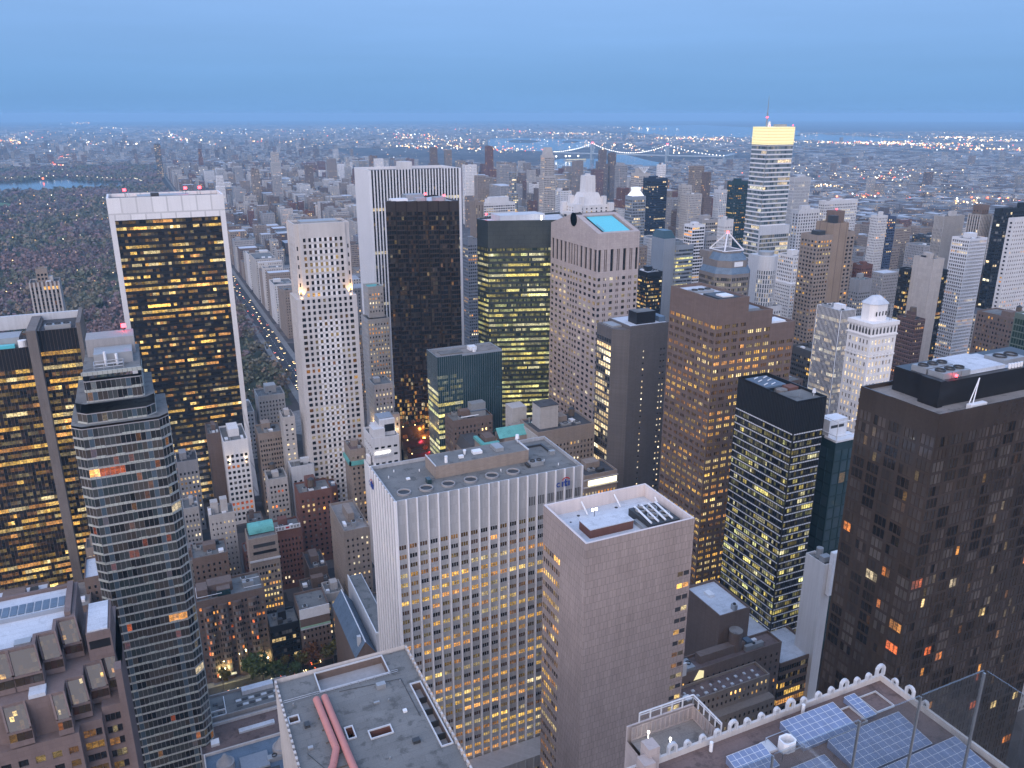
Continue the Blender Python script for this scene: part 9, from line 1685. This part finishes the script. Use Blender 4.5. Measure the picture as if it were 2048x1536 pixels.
# ---- the ordinary houses of the district: wall, roof, windows and the roof things each one has
def houses():
    mats = [cream, tan, limestone, whitebrick, whitemarble, brownbrick, greystone, redbrick, wallmat('smoky_glass', (.05, .055, .065), rough=.3, var=.3), bluegrey]; roofs = [gravel, tar, tanroof, whiteroof, gravel, browngravel]
    for i, (x, y, w, d, h, st, ft, lb) in enumerate(GEN):
        rng = random.Random(i * 31 + 7); kind = 'tower' if h > 62 else 'block' if h > 26 else 'house'; far = math.hypot(x, y) > 1500
        t = thing({'tower': 'apartment_tower', 'block': 'apartment_block', 'house': 'town_house'}[kind], lb, {'tower': 'tower', 'block': 'apartment block', 'house': 'house'}[kind], (x + w / 2, y + d / 2, 0), 'houses of the district')
        W = MB(); P = Panes(); poly = rect(x, y, w, d); glassy = st >= 8; fl = 3.3 if not far else 3.6; sb = h * rng.uniform(.62, .8) if kind == 'tower' and rng.random() < .45 and min(w, d) > 15 else 0
        def body(poly, z0, z1, w, d):
            for a, b, L in ((poly[0], poly[1], w), (poly[3], poly[0], d)):
                n = max(1, int(L / (2.6 if not far else 3.4))); nf = max(1, int((z1 - z0 - 1.6) / fl)); p = rng.choice((.03, .05, .09, .14)) if not glassy else .3
                tt = np.array([[[.14, .13, .12] if rng.random() < .14 else [.014, .015, .019] for _ in range(n)] for _ in range(nf)]).reshape(nf, n, 3)
                facade(W, P, a, b, z0, z1, nf, spans(L, n, .86 if glassy else rng.choice((.36, .44, .55)), min(1., L * .04)), .6 if glassy else rng.choice((.42, .5, .55)), .02 if far else .25, litgrid(rng, nf, n, p, rng.choice(('resid', 'pale', 'office')), run=.25, row=.05, gain=.85, dim=1.5), tt, top=1.5)
            blank(W, poly[1], poly[2], z0, z1); blank(W, poly[2], poly[3], z0, z1)
        if sb:
            body(poly, 0, sb, w, d); k = rng.uniform(2, 4); p2 = rect(x + k, y + k, w - 2 * k, d - 2 * k); W.ngon([(*q, sb) for q in poly]); body(p2, sb, h, w - 2 * k, d - 2 * k); top = p2
        else: body(poly, 0, h, w, d); top = poly
        ins = parapet(W, top, h, .9, .4); wall = mats[st]; W.build('wall', wall, t); P.finish(t, 'stuff', glass=GLASSF if far else GLASS); roofslab(ins, h - .9, roofs[(i * 5 + ft) % 6] if ft != 2 else whiteroof, t)
        X, Y, Wd, Dp = ins[0][0], ins[0][1], ins[1][0] - ins[0][0], ins[2][1] - ins[1][1]; z = h - .9; s = min(Wd, Dp)
        if ft in (0, 1, 5):
            for q in range(2 if ft == 5 else 1): a, b, c = X + Wd * (.12 + .45 * q), Y + Dp * rng.uniform(.3, .55), s * rng.uniform(.22, .34); MB().box(a, b, z, a + c * 1.2, b + c, z + rng.uniform(2.6, 5.5)).build('roof_hut', wall if rng.random() < .5 else brownbrick, t)
        if ft == 0: tank(t, X + Wd * .72, Y + Dp * .4, z, 4.2, 1.8)
        if ft in (3, 5):
            for q in range(3): MB().cyl(X + Wd * (.2 + .28 * q), Y + Dp * rng.uniform(.2, .8), z, z + rng.uniform(1, 2.4), .4, 8).build('roof_vent', hvac, t)
        if ft in (4, 1):
            for q in range(3): a, b = X + Wd * (.08 + .3 * q), Y + Dp * rng.uniform(.08, .3); MB().box(a, b, z, a + s * .16, b + s * .13, z + rng.uniform(1, 2)).build('hvac_unit', rng.choice((hvac, whitemetal, hvacdark)), t)
    r = np.array([[float(v) for v in s.split(',')] for s in REST.split()]); rs = np.random.RandomState(2); n = len(r)
    structure(boxes(r, WALLC[rs.randint(0, 8, n)] * rs.uniform(.85, 1.2, (n, 1)), ROOFC[rs.randint(0, 6, n)]).build('small_town_houses', CITY, attrs=True), 'stuff')
houses()

# ---------------------------------------------------------------- haze: one even box of pale air round the city, sky outside
hm = bpy.data.materials.new('evening_haze'); hm.use_nodes = True; hn = hm.node_tree.nodes; hn.clear(); ho = hn.new('ShaderNodeOutputMaterial'); hv = hn.new('ShaderNodeVolumePrincipled')
hv.inputs['Color'].default_value = (.42, .72, 1.0, 1); hv.inputs['Density'].default_value = HAZE; hv.inputs['Anisotropy'].default_value = 0.0; hm.node_tree.links.new(hv.outputs[0], ho.inputs['Volume'])
structure(MB().box(-37000, -3000, -1, 37000, 37000, 290, True).build('haze', hm), 'stuff')
